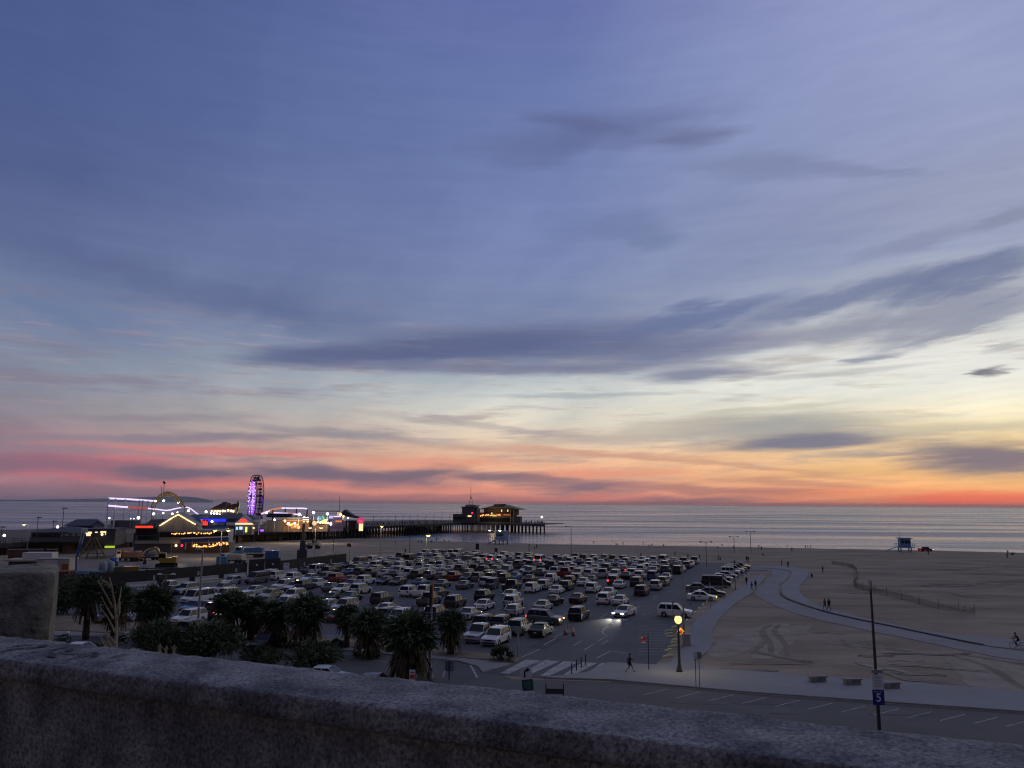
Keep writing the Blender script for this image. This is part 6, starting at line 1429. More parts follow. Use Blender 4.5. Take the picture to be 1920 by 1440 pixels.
for x, y, r_, lab in fl:
    dist = 330 if y > 957 else 372
    q = D(x, y, dist); e = empty('flood_light', Vector((q.x, q.y, DZ)), 0, 'glaring white flood light '+lab, 'flood light', 'flood lights on the pier'); b = MB(); b.tube((0, 0, 0), (0, 0, q.z-DZ), .1, n=6); b.build('pole', steel_m, e); b = MB(); b.ball((0, 0, q.z-DZ), .36*r_*dist/330, seg=10, rings=7, sc=(1, .7, .9)); b.build('lamp', bulbC, e)
# --- covered ride
F = Face(425, 990, DZ, R(5), 'covered_ride', 'round ride with a dark red canopy and a ring of bulbs', 'ride', dist=370)
F.put(F.poly([(394, 955), (404, 949), (416, 943.5), (424, 943), (425, 949), (440, 944), (441, 945), (430, 955)], 8, 0), 'canopy', red_roof); F.put(F.poly([(416, 943), (419, 941), (424, 941), (425, 955), (415, 955)], 3, -.4), 'centre_tower', dark_wall)
F.put(F.box(392, 962, 446, 975, 8, .5, zmin=0), 'base', dark_wall); F.put(F.dots([(397, 958), (405, 957.5), (412, 958), (424, 958), (431, 957.5), (438, 958.2)], 9, .5, -.6, jit=.2), 'bulb_ring', bulbW); F.put(F.dots([(396, 962.5), (406, 962.8), (412, 965)], 4, .45, -.6), 'lamp', bulbC)
for x in (396, 410, 428, 442): F.put(F.box(x-.4, 955, x+.4, 975, .4, 0, zmin=0), 'post', darkmetal_m)
F.put(F.poly([(443.5, 964), (444.5, 944), (445, 938), (447, 942), (448, 945), (447, 964)], .8, 0), 'swing_arm', darkmetal_m); F.put(F.dots([(449.5, 945), (447, 957), (444, 965)], 10, .2, -.6), 'arm_lights', glow('dim_yellow_bulb', (200, 190, 110), .7))
# --- ferris wheel
fd = 430; cq = D(473.6, 930, fd); wheel = empty('ferris_wheel', Vector((cq.x, cq.y, DZ)), R(-59.8), 'tall ferris wheel seen nearly edge-on, glowing with purple lights', 'ferris wheel'); hz = cq.z-DZ; RW = 36.6/F_PX*fd; WD = 3.3
wframe = mat('wheel_steel', (.16, .09, .2), .5)
def ring(y, r, m, name, tr=.22, n=48):
    b = MB(); b.path([(r*math.cos(2*math.pi*i/n), y, hz+r*math.sin(2*math.pi*i/n)) for i in range(n+1)], tr, 5); return b.build(name, m, wheel)
ring(-WD/2+1.6, RW, wframe, 'rim'); ring(WD/2+1.6, RW, wframe, 'rim'); ring(-WD/2+1.6, RW*.8, wframe, 'inner_ring', .12)
for s in (-1, 1):
    b = MB()
    for i in range(20): a = 2*math.pi*i/20; b.tube((0, 1.6+s*WD/2*1.3, hz), (RW*math.cos(a), 1.6+s*WD/2, hz+RW*math.sin(a)), .09, n=4)
    b.build('spokes', wframe, wheel)
lb = MB(); lw = MB()
for i in range(40):
    a = 2*math.pi*i/40; low_ = math.sin(a) < .45
    r0, r1 = (.1, .8) if low_ else (.1, .72)
    if math.sin(a) < -.5: r1 = .98
    lb.tube((RW*r0*math.cos(a), 1.6-WD/2-.35, hz+RW*r0*math.sin(a)), (RW*r1*math.cos(a), 1.6-WD/2-.25, hz+RW*r1*math.sin(a)), .12, n=4)
    for k in (.3, .48, .62, .78):
        if math.sin(a) < .9 and (i+int(k*10)) % 2: lw.ball((RW*k*math.cos(a), 1.6-WD/2-.5, hz+RW*k*math.sin(a)), .3, seg=6, rings=4)
lb.build('led_spokes', neonP, wheel); lw.build('led_points', neonL, wheel)
gb = MB(); gb.box((0, 0, -.9), (1.7, 1.8, .9)); gb.box((0, 0, .55), (1.9, 1.9, .16), taper=.6)
for sx in (-.7, .7): gb.tube((sx, 0, -.5), (sx, 0, .5), .06, n=4)
gb.lathe([(1.0, .5), (.5, .85), (.1, 1.0)], n=8)
gm = gb.mesh('gondola', mat('gondola_paint', (.06, .04, .05), .6))
for i in range(20): a = 2*math.pi*(i+.5)/20; put('gondola', gm, wheel, (RW*math.cos(a), 1.6, hz+RW*math.sin(a)-.6))
for s in (-1, 1):
    b = MB()
    for sx in (-1, 1): b.tube((sx*6.0, 1.6+s*3.2, 0), (0, 1.6+s*2.3, hz), .32, .24, 6)
    b.build('support', mat('support_white', (.35, .33, .38), .6), wheel)
b = MB(); b.tube((0, -1.4, hz), (0, 4.6, hz), .5, n=8); b.build('hub', wframe, wheel)
q = D(492, 940, fd+4); e = empty('lit_tower', Vector((q.x, q.y, DZ)), 0, 'slim purple topped tower just right of the ferris wheel', 'tower'); b = MB(); b.box((0, 0, (q.z-DZ)/2+1.3), (1.0, 1.0, q.z-DZ+2.6)); b.build('shaft', wframe, e); b = MB(); b.box((0, -.6, q.z-DZ-.2), (1.3, .4, 3.6)); b.build('led_panel', glow('dim_purple', (110, 60, 170), .7), e)
# --- stalls and rides further out
F = Face(545, 1000, DZ, R(6), 'orange_stalls', 'row of open stalls under warm orange light', 'stall', dist=335)
F.put(F.box(527, 973, 580, 993, 6, 2, zmin=0), 'back', brown_wall); F.put(F.box(525, 970.5, 582, 973.5, 8, -.5), 'roof', dark_wall); F.put(F.box(529, 975, 578, 977, .3, 1.6), 'lit_fascia', winO); F.put(F.dots([(535, 978), (541, 983), (548, 984), (556, 985), (562, 988)], 8, .5, .8, jit=.5), 'bulbs', bulbO); F.put(F.box(545, 985, 563, 991, .4, 1.5), 'lit_counter', winO)
F.put(F.box(497, 976, 527, 994, 8, 1, zmin=0), 'dark_shed', dark_wall); F.put(F.box(498, 963, 545, 970, 5, 12), 'rear_hall', navy_roof)
F = Face(600, 998, DZ, R(6), 'game_stalls', 'crowded colourful game stalls with bulbs and a beach ball', 'stall', dist=335)
F.put(F.box(566, 976, 615, 993, 5, 2, zmin=0), 'back', brown_wall); F.put(F.box(584, 958, 632, 959.8, 8, 3), 'flat_roof', navy_roof)
F.put(F.dots([(570, 972), (577, 972.5)], 3, .75, .5), 'sign_lamp', bulbC); F.put(F.dots([(570, 977.5), (577, 977.3)], 2, .55, .5), 'lamp', bulbW); F.put(F.box(571, 979, 576, 983, .3, .8), 'red_board', neonR); F.put(F.dots([(589, 980.5), (589.5, 981)], 2, .9, .4), 'round_light', glow('peach_bulb', (255, 206, 160), 1.0))
a = F.at(600, 972.5); b = MB(); b.ball((a[0], -.4, a[1]), 1.15, seg=14, rings=9)
for i, f_ in enumerate(b.f): b.m[i] = (i*3//14) % 3
F.put(b, 'beach_ball', [glow('ball_red', (240, 70, 50), .8), glow('ball_pale', (190, 225, 235), .8), glow('ball_blue', (70, 150, 200), .6)])
F.put(F.dots([(606, 968), (609, 972), (608, 978), (611, 976), (604, 977)], 7, .5, .2, jit=.4), 'green_lamps', neonGr); F.put(F.dots([(604, 977), (607, 976.5), (611, 975)], 4, .45, 0), 'yellow_lamps', glow('yellow_bulb', (255, 230, 110), 1.4)); F.put(F.dots([(596, 979), (601, 980), (611, 980), (620, 981)], 6, .45, .2), 'lamp', bulbW)
F = Face(628, 997, DZ, R(6), 'purple_stall', 'stall with lilac lit top and orange counter beside the striped tower', 'stall', dist=340)
F.put(F.box(617, 969, 642, 990, 5, 0, zmin=0), 'wall', mat('violet_wall', (.08, .06, .14), .7)); F.put(F.box(617, 967, 624, 972, .4, -.4), 'lit_sign', glow('lilac_sign', (190, 180, 255), 1.0)); F.put(F.box(625, 967.5, 639, 969.5, .4, -.4), 'lit_sign', neonL); F.put(F.box(629, 976, 641, 979, .4, -.4), 'lit_counter', winO); F.put(F.dots([(620, 981), (620.3, 983)], 2, .4, -.4), 'lamp', bulbC); F.put(F.poly([(641, 971), (643, 967), (646, 966), (645, 974), (642, 975)], .4, -.6), 'white_figure', white_m); F.put(F.dots([(644, 968), (639, 965)], 2, .5, -.8), 'lamp', bulbW)
F = Face(636, 990, DZ, 0, 'striped_tower', 'thin tall drop tower with two orange lit columns at its foot', 'tower', dist=372)
F.put(F.box(635.2, 935, 637.4, 975, .6, 0, zmin=0), 'shaft', mat('tower_steel', (.13, .13, .16), .6)); b = MB(); a = F.at(636.3, 935); c = F.at(636.3, 931); b.tube((a[0], .3, a[1]), (c[0], .3, c[1]), .1, n=4); F.put(b, 'spire', darkmetal_m)
for x in (633.5, 637): F.put(F.box(x-1, 960.5, x+1, 967, .5, -.8), 'lit_column', glow('peach_column', (255, 186, 130), 1.1))
F = Face(658, 992, DZ, R(4), 'tent_roof', 'black peaked tent roof near the seaward end of the rides', 'tent', dist=365)
F.put(F.poly([(637, 966), (643, 958), (646.5, 955.5), (652, 960), (663, 967), (673, 970), (665, 971.5), (655, 969)], 8, 0), 'canvas', navy_roof); F.put(F.box(665, 969, 672, 971.5, 3, 0), 'flap', navy_roof)
for x in (640, 655, 670): F.put(F.box(x-.3, 968, x+.3, 990, .3, 1, zmin=0), 'pole', darkmetal_m)
F.put(F.box(648, 976, 668, 986, 4, 3, zmin=0), 'booth', mat('maroon_wall', (.07, .03, .045), .8))
F = Face(676, 993, DZ, 0, 'round_neon_sign', 'round pink red neon sign on a stand at the end of the rides', 'sign', dist=345)
a = F.at(676, 976.5); b = MB(); b.tube((a[0], 0, a[1]), (a[0], .4, a[1]), 1.5, n=16); d0 = F.put(b, 'disc', mat('neon_disc', (.2, .02, .05), .6, emit=(1, .1, .22), es=.45)); b = MB(); F.poly([(672.5, 974), (674.5, 976), (676, 975), (678, 976), (679.5, 974), (679, 980), (677, 978.5), (675.5, 979.5), (673.5, 979.5)], .15, -.2, b=b); F.put(b, 'neon', neonPk, d0); F.put(F.box(673, 982, 680, 985, 1.2, -.4, zmin=0), 'stand', winW)
F.put(F.box(675.5, 980, 676.5, 992, .3, .1, zmin=0), 'post', darkmetal_m)
# lamp posts and people along the deck
for i, x in enumerate((700, 714, 727, 741, 755, 768, 782, 797, 812, 828, 843)):
    q = D(x, 986-i*.4, 395+i*8); b = MB(); h = 5.2; b.tube((0, 0, 0), (0, 0, h), .09, n=5); b.box((.5, 0, h), (1.2, .2, .15)); tag(b.build('deck_lamp', darkmetal_m, None, Vector((q.x, q.y, DZ))), 'thin unlit lamp post on the open pier deck', 'lamp post', 'lamp posts along the pier deck')
rq = random.Random(31)
for i in range(52):
    t = (i+rq.uniform(-.4, .4))/51; u = 318+(e0[0]-20-318)*t; v = -211+(e0[1]+211)*max(0, (u-330)/(e0[0]-330))-rq.uniform(.8, 4)
    person(UV(u, v, DZ), rq.choice(['stand', 'walk']), rq.uniform(0, 6.28), 'tiny dark figure at the railing of the open pier deck', 'black', rq.choice(['black', 'navy']), None, 'people on the open pier deck', False, rq.uniform(1., 1.2))
for i in range(20):
    t = i/19; a = Vector(UV(e1[0], e1[1], DZ)).lerp(UV(e2[0], e2[1], DZ), min(1, .35+t*.62))+UX*rq.uniform(1.5, 9); person(a, 'stand', rq.uniform(0, 6.28), 'tiny dark figure on the open end of the pier', 'black', 'black', None, 'people on the pier end', False, rq.uniform(1., 1.2))
# --- buildings at the end of the pier
F = Face(880, 981, DZ, R(-14), 'harbour_office', 'blocky dark harbour office with a tall lattice mast', 'building', dist=(G(880, 981, DZ)+UX*12).length)
F.put(F.box(866, 951, 888, 979, 10, 0, zmin=0), 'tower_block', dark_wall); F.put(F.box(849, 964, 890, 979, 9, -1, zmin=0), 'low_block', dark_wall); F.put(F.box(864, 950, 889, 951.6, 11, -.5), 'roof', navy_roof); F.put(F.box(888, 953, 895, 979, 6, 1, zmin=0), 'stair_block', dark_wall); F.put(F.box(877, 967, 883.5, 968.2, .3, -1.4), 'lit_window', bulbW); F.put(F.dots([(885, 961.5), (885.2, 962)], 2, .55, -1.2), 'red_lamp', neonPk); F.put(F.box(852, 969, 874, 974, .1, -1.06), 'window', glass_m)
b = MB(); T0 = [(877, 949), (889, 949)]; ap = (883, 909)
lat = []
for x in (877.5, 888.5):
    for f in (3, 6): a = F.at(x, 950, f); c = F.at(883, 930, 4.5); c2 = F.at(883, 909, 4.5); b.tube((a[0], f, a[1]), (c[0], 4.5, c[1]), .13, n=4)
c = F.at(883, 932, 4.5); c2 = F.at(883, 909, 4.5); b.tube((c[0], 4.5, c[1]-1), (c2[0], 4.5, c2[1]), .22, .07, 5)
for y in (946, 942, 938): w = 5.5*(950-y)/20; a = F.at(877.5+w, y, 3); c = F.at(888.5-w, y, 3); b.tube((a[0], 3, a[1]), (c[0], 3, c[1]), .1, n=4)
F.put(b, 'mast', mat('mast_steel', (.11, .06, .05), .7)); F.put(F.box(872, 946.5, 893, 950, 7, 1), 'roof_house', grey_wall)
F = Face(930, 980, DZ, R(-16), 'pagoda_restaurant', 'restaurant at the pier end with broad tan hip roof and string lights', 'restaurant', dist=(G(930, 981, DZ)+UX*10).length)
F.put(F.box(907, 953, 962, 966, 14, 1), 'upper_floor', brown_wall); F.put(F.box(893, 965, 958, 979, 14, 0, zmin=0), 'lower_floor', dark_wall); F.roof(905, 966, 954.5, 946.5, 16, 'roof', tan_roof, .3, 0, 1.5)
F.put(F.poly([(897, 954.3), (912, 951.5), (958, 951.5), (975, 955), (975, 955.8), (958, 953.2), (912, 953.2), (897, 955.2)], 15, -.8), 'eave', tan_roof); F.put(F.poly([(925, 948), (927, 945.5), (940, 944.8), (945, 945), (940, 949)], 6, 4), 'ridge_cap', tan_roof)
F.put(F.dots([(893, 965.5), (900, 967.5), (910, 965.5), (922, 966), (930, 967), (938, 965.5)], 26, .34, -.6, jit=.35), 'string_lights', bulbO); F.put(F.box(893, 963.5, 897, 969.5, .3, -.5), 'lit_window', winW); F.put(F.box(944, 964.8, 957, 966, .3, -.5), 'lit_strip', winO); F.put(F.dots([(922, 962), (922.2, 962.5)], 2, .5, -.8), 'green_lamp', glow('pale_green', (190, 255, 200), .9)); F.put(F.box(895, 961.5, 956, 964, .3, -.4), 'awning', mat('dark_red_awning', (.12, .03, .02), .8))
for x in (957, 962.5): F.put(F.box(x-.7, 955, x+.7, 979, .6, -.4, zmin=0), 'column', mat('amber_column', (.35, .27, .1), .7))
for x in (940.5, 952): F.put(F.box(x-.8, 955.5, x+.8, 959.5, .2, .85), 'lit_window', winW)
F.put(F.box(964, 968.5, 975, 979, 5, 0, zmin=0), 'side_hut', dark_wall); F.put(F.box(896, 971, 956, 978, .1, -.06), 'window', glass_m)
for s in (0,): 
    q = G(1016, 982.5, DZ); e = empty('pier_end_lamp', q, 0, 'single bright white lamp at the outer tip of the pier', 'lamp'); h = hgt(q, 1016, 969.5); b = MB(); b.tube((0, 0, 0), (0, 0, h), .1, n=6); b.build('pole', darkmetal_m, e); b = MB(); b.ball((0, 0, h), .62, seg=10, rings=7); b.build('globe', bulbC, e)
# real light from the lit rides, on their surroundings
for x, y, d_, w_, col in ((310, 945, 365, 1200, (1, .86, .6)), (330, 975, 236, 900, (1, .8, .5)), (395, 1020, 232, 900, (1, .65, .3)), (456, 988, 285, 1500, (1, .92, .8)), (550, 978, 330, 4000, (1, .75, .45)), (605, 974, 330, 3000, (1, .85, .7)), (925, 966, 490, 900, (1, .7, .35)), (390, 980, 290, 1500, (.15, .2, 1))):
    point(D(x, y, d_), col, w_, 1.0)
for x, y, zb, lab, on in ((72, 970, DZ, 'unlit twin lamp mast over the hip roof hall', 0), (120, 953, DZ, 'tall thin unlit mast behind the long roofed hall', 0), (101, 977, DZ, 'short unlit lamp mast left of the long roofed hall', 0), (108, 988, DZ, 'small brilliant white lamp in front of the hip roof hall', 1), (8, 1004, DZ, 'small white lamp at the far left end of the pier', 1), (4, 988, DZ, 'unlit mast at the very left picture edge', 0)):
    q = D(x, y, 262); e = empty('mast_lamp', Vector((q.x, q.y, zb)), 0, lab, 'lamp post', 'lamp masts on the landward pier'); b = MB(); b.tube((0, 0, 0), (0, 0, q.z-zb), .09, n=6); b.build('pole', darkmetal_m, e); b = MB()
    if on: b.ball((0, 0, q.z-zb), .36, seg=8, rings=6)
    else: b.box((.3, 0, q.z-zb), (1.3, .5, .25)); 
    b.build('lamp', bulbC if on else darkmetal_m, e)

# ------------------------------------------------------------------ construction yard below the pier
fence_m = mat('brown_fence', (.035, .03, .03), .9, var=.3, vscale=.8); bar_m = mat('white_barrier', (.42, .42, .44), .8, var=.2, vscale=.8)
red_v = paint('machine_red', (.17, .022, .016)); yel_v = paint('machine_yellow', (.34, .2, .025)); blu_v = paint('machine_blue', (.02, .1, .3)); lbl_v = paint('machine_light_blue', (.08, .22, .38)); ora_v = paint('machine_orange', (.28, .08, .025)); cream_m = mat('cream_panel', (.45, .4, .33), .7, var=.15, vscale=.6); olive_m = mat('olive_panel', (.14, .12, .05), .7)
structure(sheet('yard_ground', GP([(-60, 1108), (228, 1102), (465, 1080), (525, 1076), (652, 1060), (660, 1046), (560, 1038), (430, 1034), (250, 1036), (100, 1048), (-60, 1062)]), .012, mat('yard_dirt', (.16, .145, .13), .95, var=.3, vscale=.15, bump=.3, bscale=2)))
FL_ = [G(x, y) for x, y in ((228, 1102), (300, 1096.5), (465, 1080.5), (525, 1076.5), (652, 1059.5))]
fe = empty('construction_fence', FL_[0], 0, 'long dark brown construction fence between the lot and the yard', 'fence'); f0 = FL_[0]
A0 = f0-(FL_[1]-f0).normalized()*75
segs = [(A0, FL_[1]), (FL_[1], FL_[2]), (FL_[3], FL_[4])]
for a, c in segs:
    d = c-a; b = MB(); n = max(2, int(d.length/2.4)); ang = math.atan2(d.y, d.x); nv = Vector((-d.y, d.x, 0)).normalized()*.5
    b.box((a+c)/2-f0+nv+Vector((0, 0, 1.45)), (d.length, .08, 2.7), rz=ang); b.build('panel', fence_m, fe)
    for i in range(0, n+1, 3): q = a.lerp(c, i/n)-f0+nv; b = MB(); b.box((q.x, q.y, 1.5), (.14, .2, 3.0), rz=ang); b.build('post', darkmetal_m, fe)
a, c = FL_[2], FL_[3]; d = c-a; ang = math.atan2(d.y, d.x)
for k in (0, 1): q = a.lerp(c, .25+.5*k)-f0; b = MB(); b.box((q.x, q.y, 1.75), (d.length*.48, .1, 3.4), rz=ang); g_ = b.build('gate', fence_m, fe); b = MB(); b.lathe([(.22, 0), (.22, .05)], n=10); m2 = b.mesh('emblem', signw_m); m2.transform(Matrix.Translation((q.x, q.y-.12, 2.2)) @ Matrix.Rotation(ang, 4, 'Z') @ Matrix.Rotation(R(90), 4, 'X')); put('emblem', m2, g_)
bmk = MB(); bmk.extr([(-.28, 0), (-.28, .1), (-.12, .3), (-.09, .82), (.09, .82), (.12, .3), (.28, .1), (.28, 0)], -2.8, 2.8); bar_me = bmk.mesh('concrete_barrier', bar_m); nb = 0
for a, c in ((FL_[0], FL_[1]), (FL_[1], FL_[2]), (FL_[3], FL_[4])):
    d = c-a; n = int(d.length/5.75)
    for i in range(n):
        o = put('concrete_barrier', bar_me, None, a+d*((i+.5)/n)+Vector((0, 0, .03)), math.atan2(d.y, d.x)-R(90)); tag(o, 'white concrete barrier segment at the brown fence, %s from the left end' % ordw(nb), 'barrier', 'white barrier row along the fence'); nb += 1
for x, y, lab in ((289, 1083, 'leftmost small white notice on the brown fence'), (372, 1075, 'second small white notice on the brown fence, by the tall grey pole'), (443, 1069, 'third small white notice on the brown fence'), (571, 1057, 'small white notice on the fence right of the gates'), (621, 1052, 'small white notice nearest the seaward fence end'), (537, 1061, 'larger white notice board just right of the dark gates')):
    q = D(x, y, G(x, y+17).length-.35); w = .34 if x != 537 else 1.3; h = .7 if x != 537 else 1.3; b = MB(); b.box((0, 0, 0), (w, .05, h), rz=R(40)); b.box((0, -.04, h*.2), (w*.7, .03, .08), 1, rz=R(40)); tag(b.build('fence_notice', [signw_m, signk_m], None, q), lab, 'notice', 'notices on the construction fence')
def vfix(px, py, rz, name, label, cat, s=1.0): e = empty(name, G(px, py, .02), rz, label, cat); e.scale = (s, s, s); return e
def pt(e, name, m, *boxes):
    b = MB()
    for q in boxes: b.box(*q)
    return b.build(name, m, e)
def wheels(e, L, r=.5, w=.3):
    for x, y in L: b = MB(); b.tube((x-w/2, y, r), (x+w/2, y, r), r, n=12); b.build('wheel', tyre_m, e)
# trucks (length along y, front +y)
def truck(px, py, rz, label, body, cab, kind, s=1.0):
    e = vfix(px, py, rz, 'work_truck', label, 'truck', s); wheels(e, [(x, y) for x in (-1.05, 1.05) for y in (2.4, -1.6, -2.8)])
    pt(e, 'chassis', darkmetal_m, ((0, 0, .75), (1.6, 7.4, .3)))
    c = pt(e, 'cab', cab, ((0, 2.75, 1.75), (2.3, 1.7, 1.8), 0, 0, .86), ((0, 3.6, 1.25), (2.2, .9, .8))); pt(c, 'window', glass_m, ((0, 3.52, 2.15), (1.9, .12, .7)), ((1.1, 2.8, 2.15), (.1, 1.0, .65)), ((-1.1, 2.8, 2.15), (.1, 1.0, .65)))
    if kind == 'dump': pt(e, 'tipper', body, ((0, -1.1, 1.7), (2.4, 4.8, 1.3)), ((0, 1.35, 2.2), (2.4, .2, 1.4)))
    if kind == 'mixer':
        b = MB(); b.lathe([(.5, -2.6), (1.15, -1.2), (1.3, .2), (1.0, 1.6), (.55, 2.1)], n=14); me_ = b.mesh('drum', body); me_.transform(Matrix.Translation((0, -1.0, 2.3)) @ Matrix.Rotation(R(78), 4, 'X')); put('drum', me_, e); pt(e, 'chute', steel_m, ((0, -3.7, 1.8), (.6, .9, 1.0)))
    if kind == 'flat': pt(e, 'bed', cream_m, ((0, -1.2, 1.1), (2.4, 5.0, .25))); pt(e, 'load', body, ((0, -1.0, 1.9), (2.3, 4.6, 1.3)))
    return e
truck(243, 1052, R(70), 'dark red dump truck in the construction yard', red_v, red_v, 'dump')
truck(277, 1050, R(105), 'pale concrete mixer truck beside the dark red dump truck', mat('drum_white', (.42, .42, .42), .6), paint('truck_white', (.6, .6, .6)), 'mixer', .9)
truck(437, 1056, R(75), 'white cabbed work truck behind the fence gates', cream_m, paint('truck_white', (.6, .6, .6)), 'flat', .9)
truck(468, 1045, R(95), 'flatbed truck with a long blue load in the yard', blu_v, blu_v, 'flat', 1.1)
# excavator
e = vfix(312, 1064, R(100), 'excavator', 'yellow excavator with folded arm beside the dark mat', 'excavator', 1.15)
for s in (-1, 1): b = MB(); b.extr([(-1.9, .15), (-1.6, 0), (1.6, 0), (1.9, .15), (1.9, .7), (1.6, .85), (-1.6, .85), (-1.9, .7)], -.3, .3); m2 = b.mesh('track', tyre_m); m2.transform(Matrix.Translation((s*1.0, 0, 0)) @ Matrix.Rotation(R(90), 4, 'Z')); put('track', m2, e)
pt(e, 'house', yel_v, ((0, -.4, 1.5), (2.5, 2.9, 1.0)), ((0, -1.6, 1.6), (2.4, .8, 1.2))); c = pt(e, 'cab', yel_v, ((-.7, .7, 2.2), (1.0, 1.5, 1.6), 0, 0, .9)); pt(c, 'window', glass_m, ((-.7, .7, 2.4), (1.04, 1.3, .8)))
b = MB(); b.path([(.3, .8, 1.7), (.3, 2.4, 4.0), (.3, 4.0, 3.4)], .26, 6); b.build('boom', yel_v, e); b = MB(); b.path([(.3, 4.0, 3.5), (.3, 4.4, 1.6)], .2, 6); b.build('arm', darkmetal_m, e); pt(e, 'bucket', darkmetal_m, ((.3, 4.2, 1.1), (1.1, .8, .9), 0, 0, .7))
b = MB(); b.prism([tuple(G(x, y))[:2] for x, y in ((257, 1067), (352, 1066), (352, 1058), (258, 1057))], -.1, .22); tag(b.build('dark_mat', darkmetal_m), 'flat black mat on the yard ground in front of the mixer', 'mat')
# blue boom lift
e = vfix(141, 1084, R(-20), 'boom_lift', 'blue folded boom lift standing tall at the left of the yard', 'boom lift'); wheels(e, [(x, y) for x in (-.9, .9) for y in (-1, 1)], .45)
pt(e, 'base', blu_v, ((0, 0, .9), (2.0, 2.6, .8))); b = MB(); b.path([(.1, 0, 1.2), (-.3, .2, 4.2), (.6, 0, 6.9)], .26, 6); b.build('lower_boom', blu_v, e); b = MB(); b.path([(.6, 0, 6.9), (1.0, .1, 9.2)], .3, 6); b.build('upper_boom', lbl_v, e); pt(e, 'basket', lbl_v, ((1.1, .2, 9.5), (1.0, .8, .9)))
# lattice sections, tanks, boxes
e = vfix(165, 1088, R(8), 'crane_section', 'blue lattice crane section lying in the yard', 'crane section'); b = MB(); 
for y in (-.6, .6):
    for z in (.4, 1.7): b.tube((-2.9, y, z), (2.9, y, z), .1, n=5)
for i in range(7):
    x = -2.8+i*.93
    for y in (-.6, .6): b.tube((x, y, .4), (x+(.46 if i < 6 else 0), y, 1.7), .07, n=4); b.tube((x+(.46 if i < 6 else 0), y, 1.7), (x+(.93 if i < 6 else 0), y, .4), .07, n=4)
b.build('lattice', lbl_v, e); pt(e, 'end_block', blu_v, ((1.4, 0, 1.0), (1.8, 1.1, 1.5)), ((-1.6, 0, .7), (1.4, 1.1, .8)))
for px, py, r_, h_, m_, lab in ((192, 1082, .85, 3.0, mat('tank_grey', (.2, .23, .27), .6), 'left of two upright grey tanks beside the blue lattice'), (205, 1081, .85, 3.1, mat('tank_grey', (.2, .23, .27), .6), 'right of two upright grey tanks beside the blue lattice'), (213, 1062, 1.0, 2.2, blu_v, 'round blue tank above the grey tanks')):
    e = empty('storage_tank', G(px, py, .02), 0, lab, 'tank', 'storage tanks in the yard'); b = MB(); b.lathe([(r_, 0), (r_, h_*.9), (r_*.6, h_)], n=14); b.build('shell', m_, e); b = MB(); b.lathe([(.25, h_), (.25, h_+.2)], n=8); b.build('cap', steel_m, e)
def container(px, py, L, W, H_, rz, m, lab, m2=None, cat='container'):
    e = vfix(px, py, rz, 'yard_container', lab, cat); b = MB(); b.box((0, 0, H_/2), (L, W, H_))
    for i in range(int(L/.4)): b.box((-L/2+.2+i*.4, -W/2-.03, H_/2), (.16, .06, H_*.86)); 
    b.build('box', m, e); pt(e, 'door', m2 or m, ((L/2+.03, 0, H_/2), (.06, W*.9, H_*.9))); pt(e, 'skid', darkmetal_m, ((0, 0, .06), (L+.1, W+.1, .12))); return e
container(242, 1079, 3.6, 2.2, 1.9, R(20), yel_v, 'yellow container beside the concrete barriers', olive_m); container(220, 1080, 2.2, 2.2, 1.9, R(20), olive_m, 'olive container touching the yellow one'); container(510, 1051, 3.4, 2.4, 2.6, R(10), blu_v, 'bright blue box container behind the gates'); container(416, 1058, 2.4, 2.2, 2.0, R(10), lbl_v, 'pale blue cabin left of the white work truck'); container(618, 1048, 2.8, 2, 1.6, R(30), cream_m, 'pale covered stack near the seaward fence end')
container(104, 1090, 5.6, 3, 2.0, R(6), mat('rust_red', (.16, .04, .025), .8, var=.3, vscale=1), 'rust red container at the lower left of the yard', None); 
e = vfix(104, 1074, R(4), 'site_cabin', 'cream and orange site cabin standing behind the rust red container', 'cabin'); pt(e, 'walls', cream_m, ((0, 0, 1.5), (6.8, 3, 3.0))); pt(e, 'white_panel', mat('panel_white', (.55, .53, .5), .7), ((-.4, -1.53, 1.9), (3.0, .06, 1.9))); pt(e, 'orange_panel', ora_v, ((2.6, -1.53, 1.2), (1.4, .06, 1.6))); pt(e, 'dark_door', dark_wall, ((-2.4, -1.53, .7), (.9, .06, .6))); pt(e, 'roof', steel_m, ((0, 0, 3.06), (7.0, 3.2, .14)))
e = vfix(58, 1066, R(5), 'flat_roof_shed', 'low white flat roofed shed behind the concrete post', 'shed'); pt(e, 'walls', dark_wall, ((0, 0, .9), (8, 4, 1.8))); pt(e, 'roof', cream_m, ((0, 0, 2.0), (9.6, 5, .45))); pt(e, 'upper_box', mat('panel_white', (.55, .53, .5), .7), ((1.2, 1.2, 2.9), (6.5, 3, 1.4))); pt(e, 'dark_opening', darkmetal_m, ((-.3, -2.03, .9), (4, .06, 1.1)))
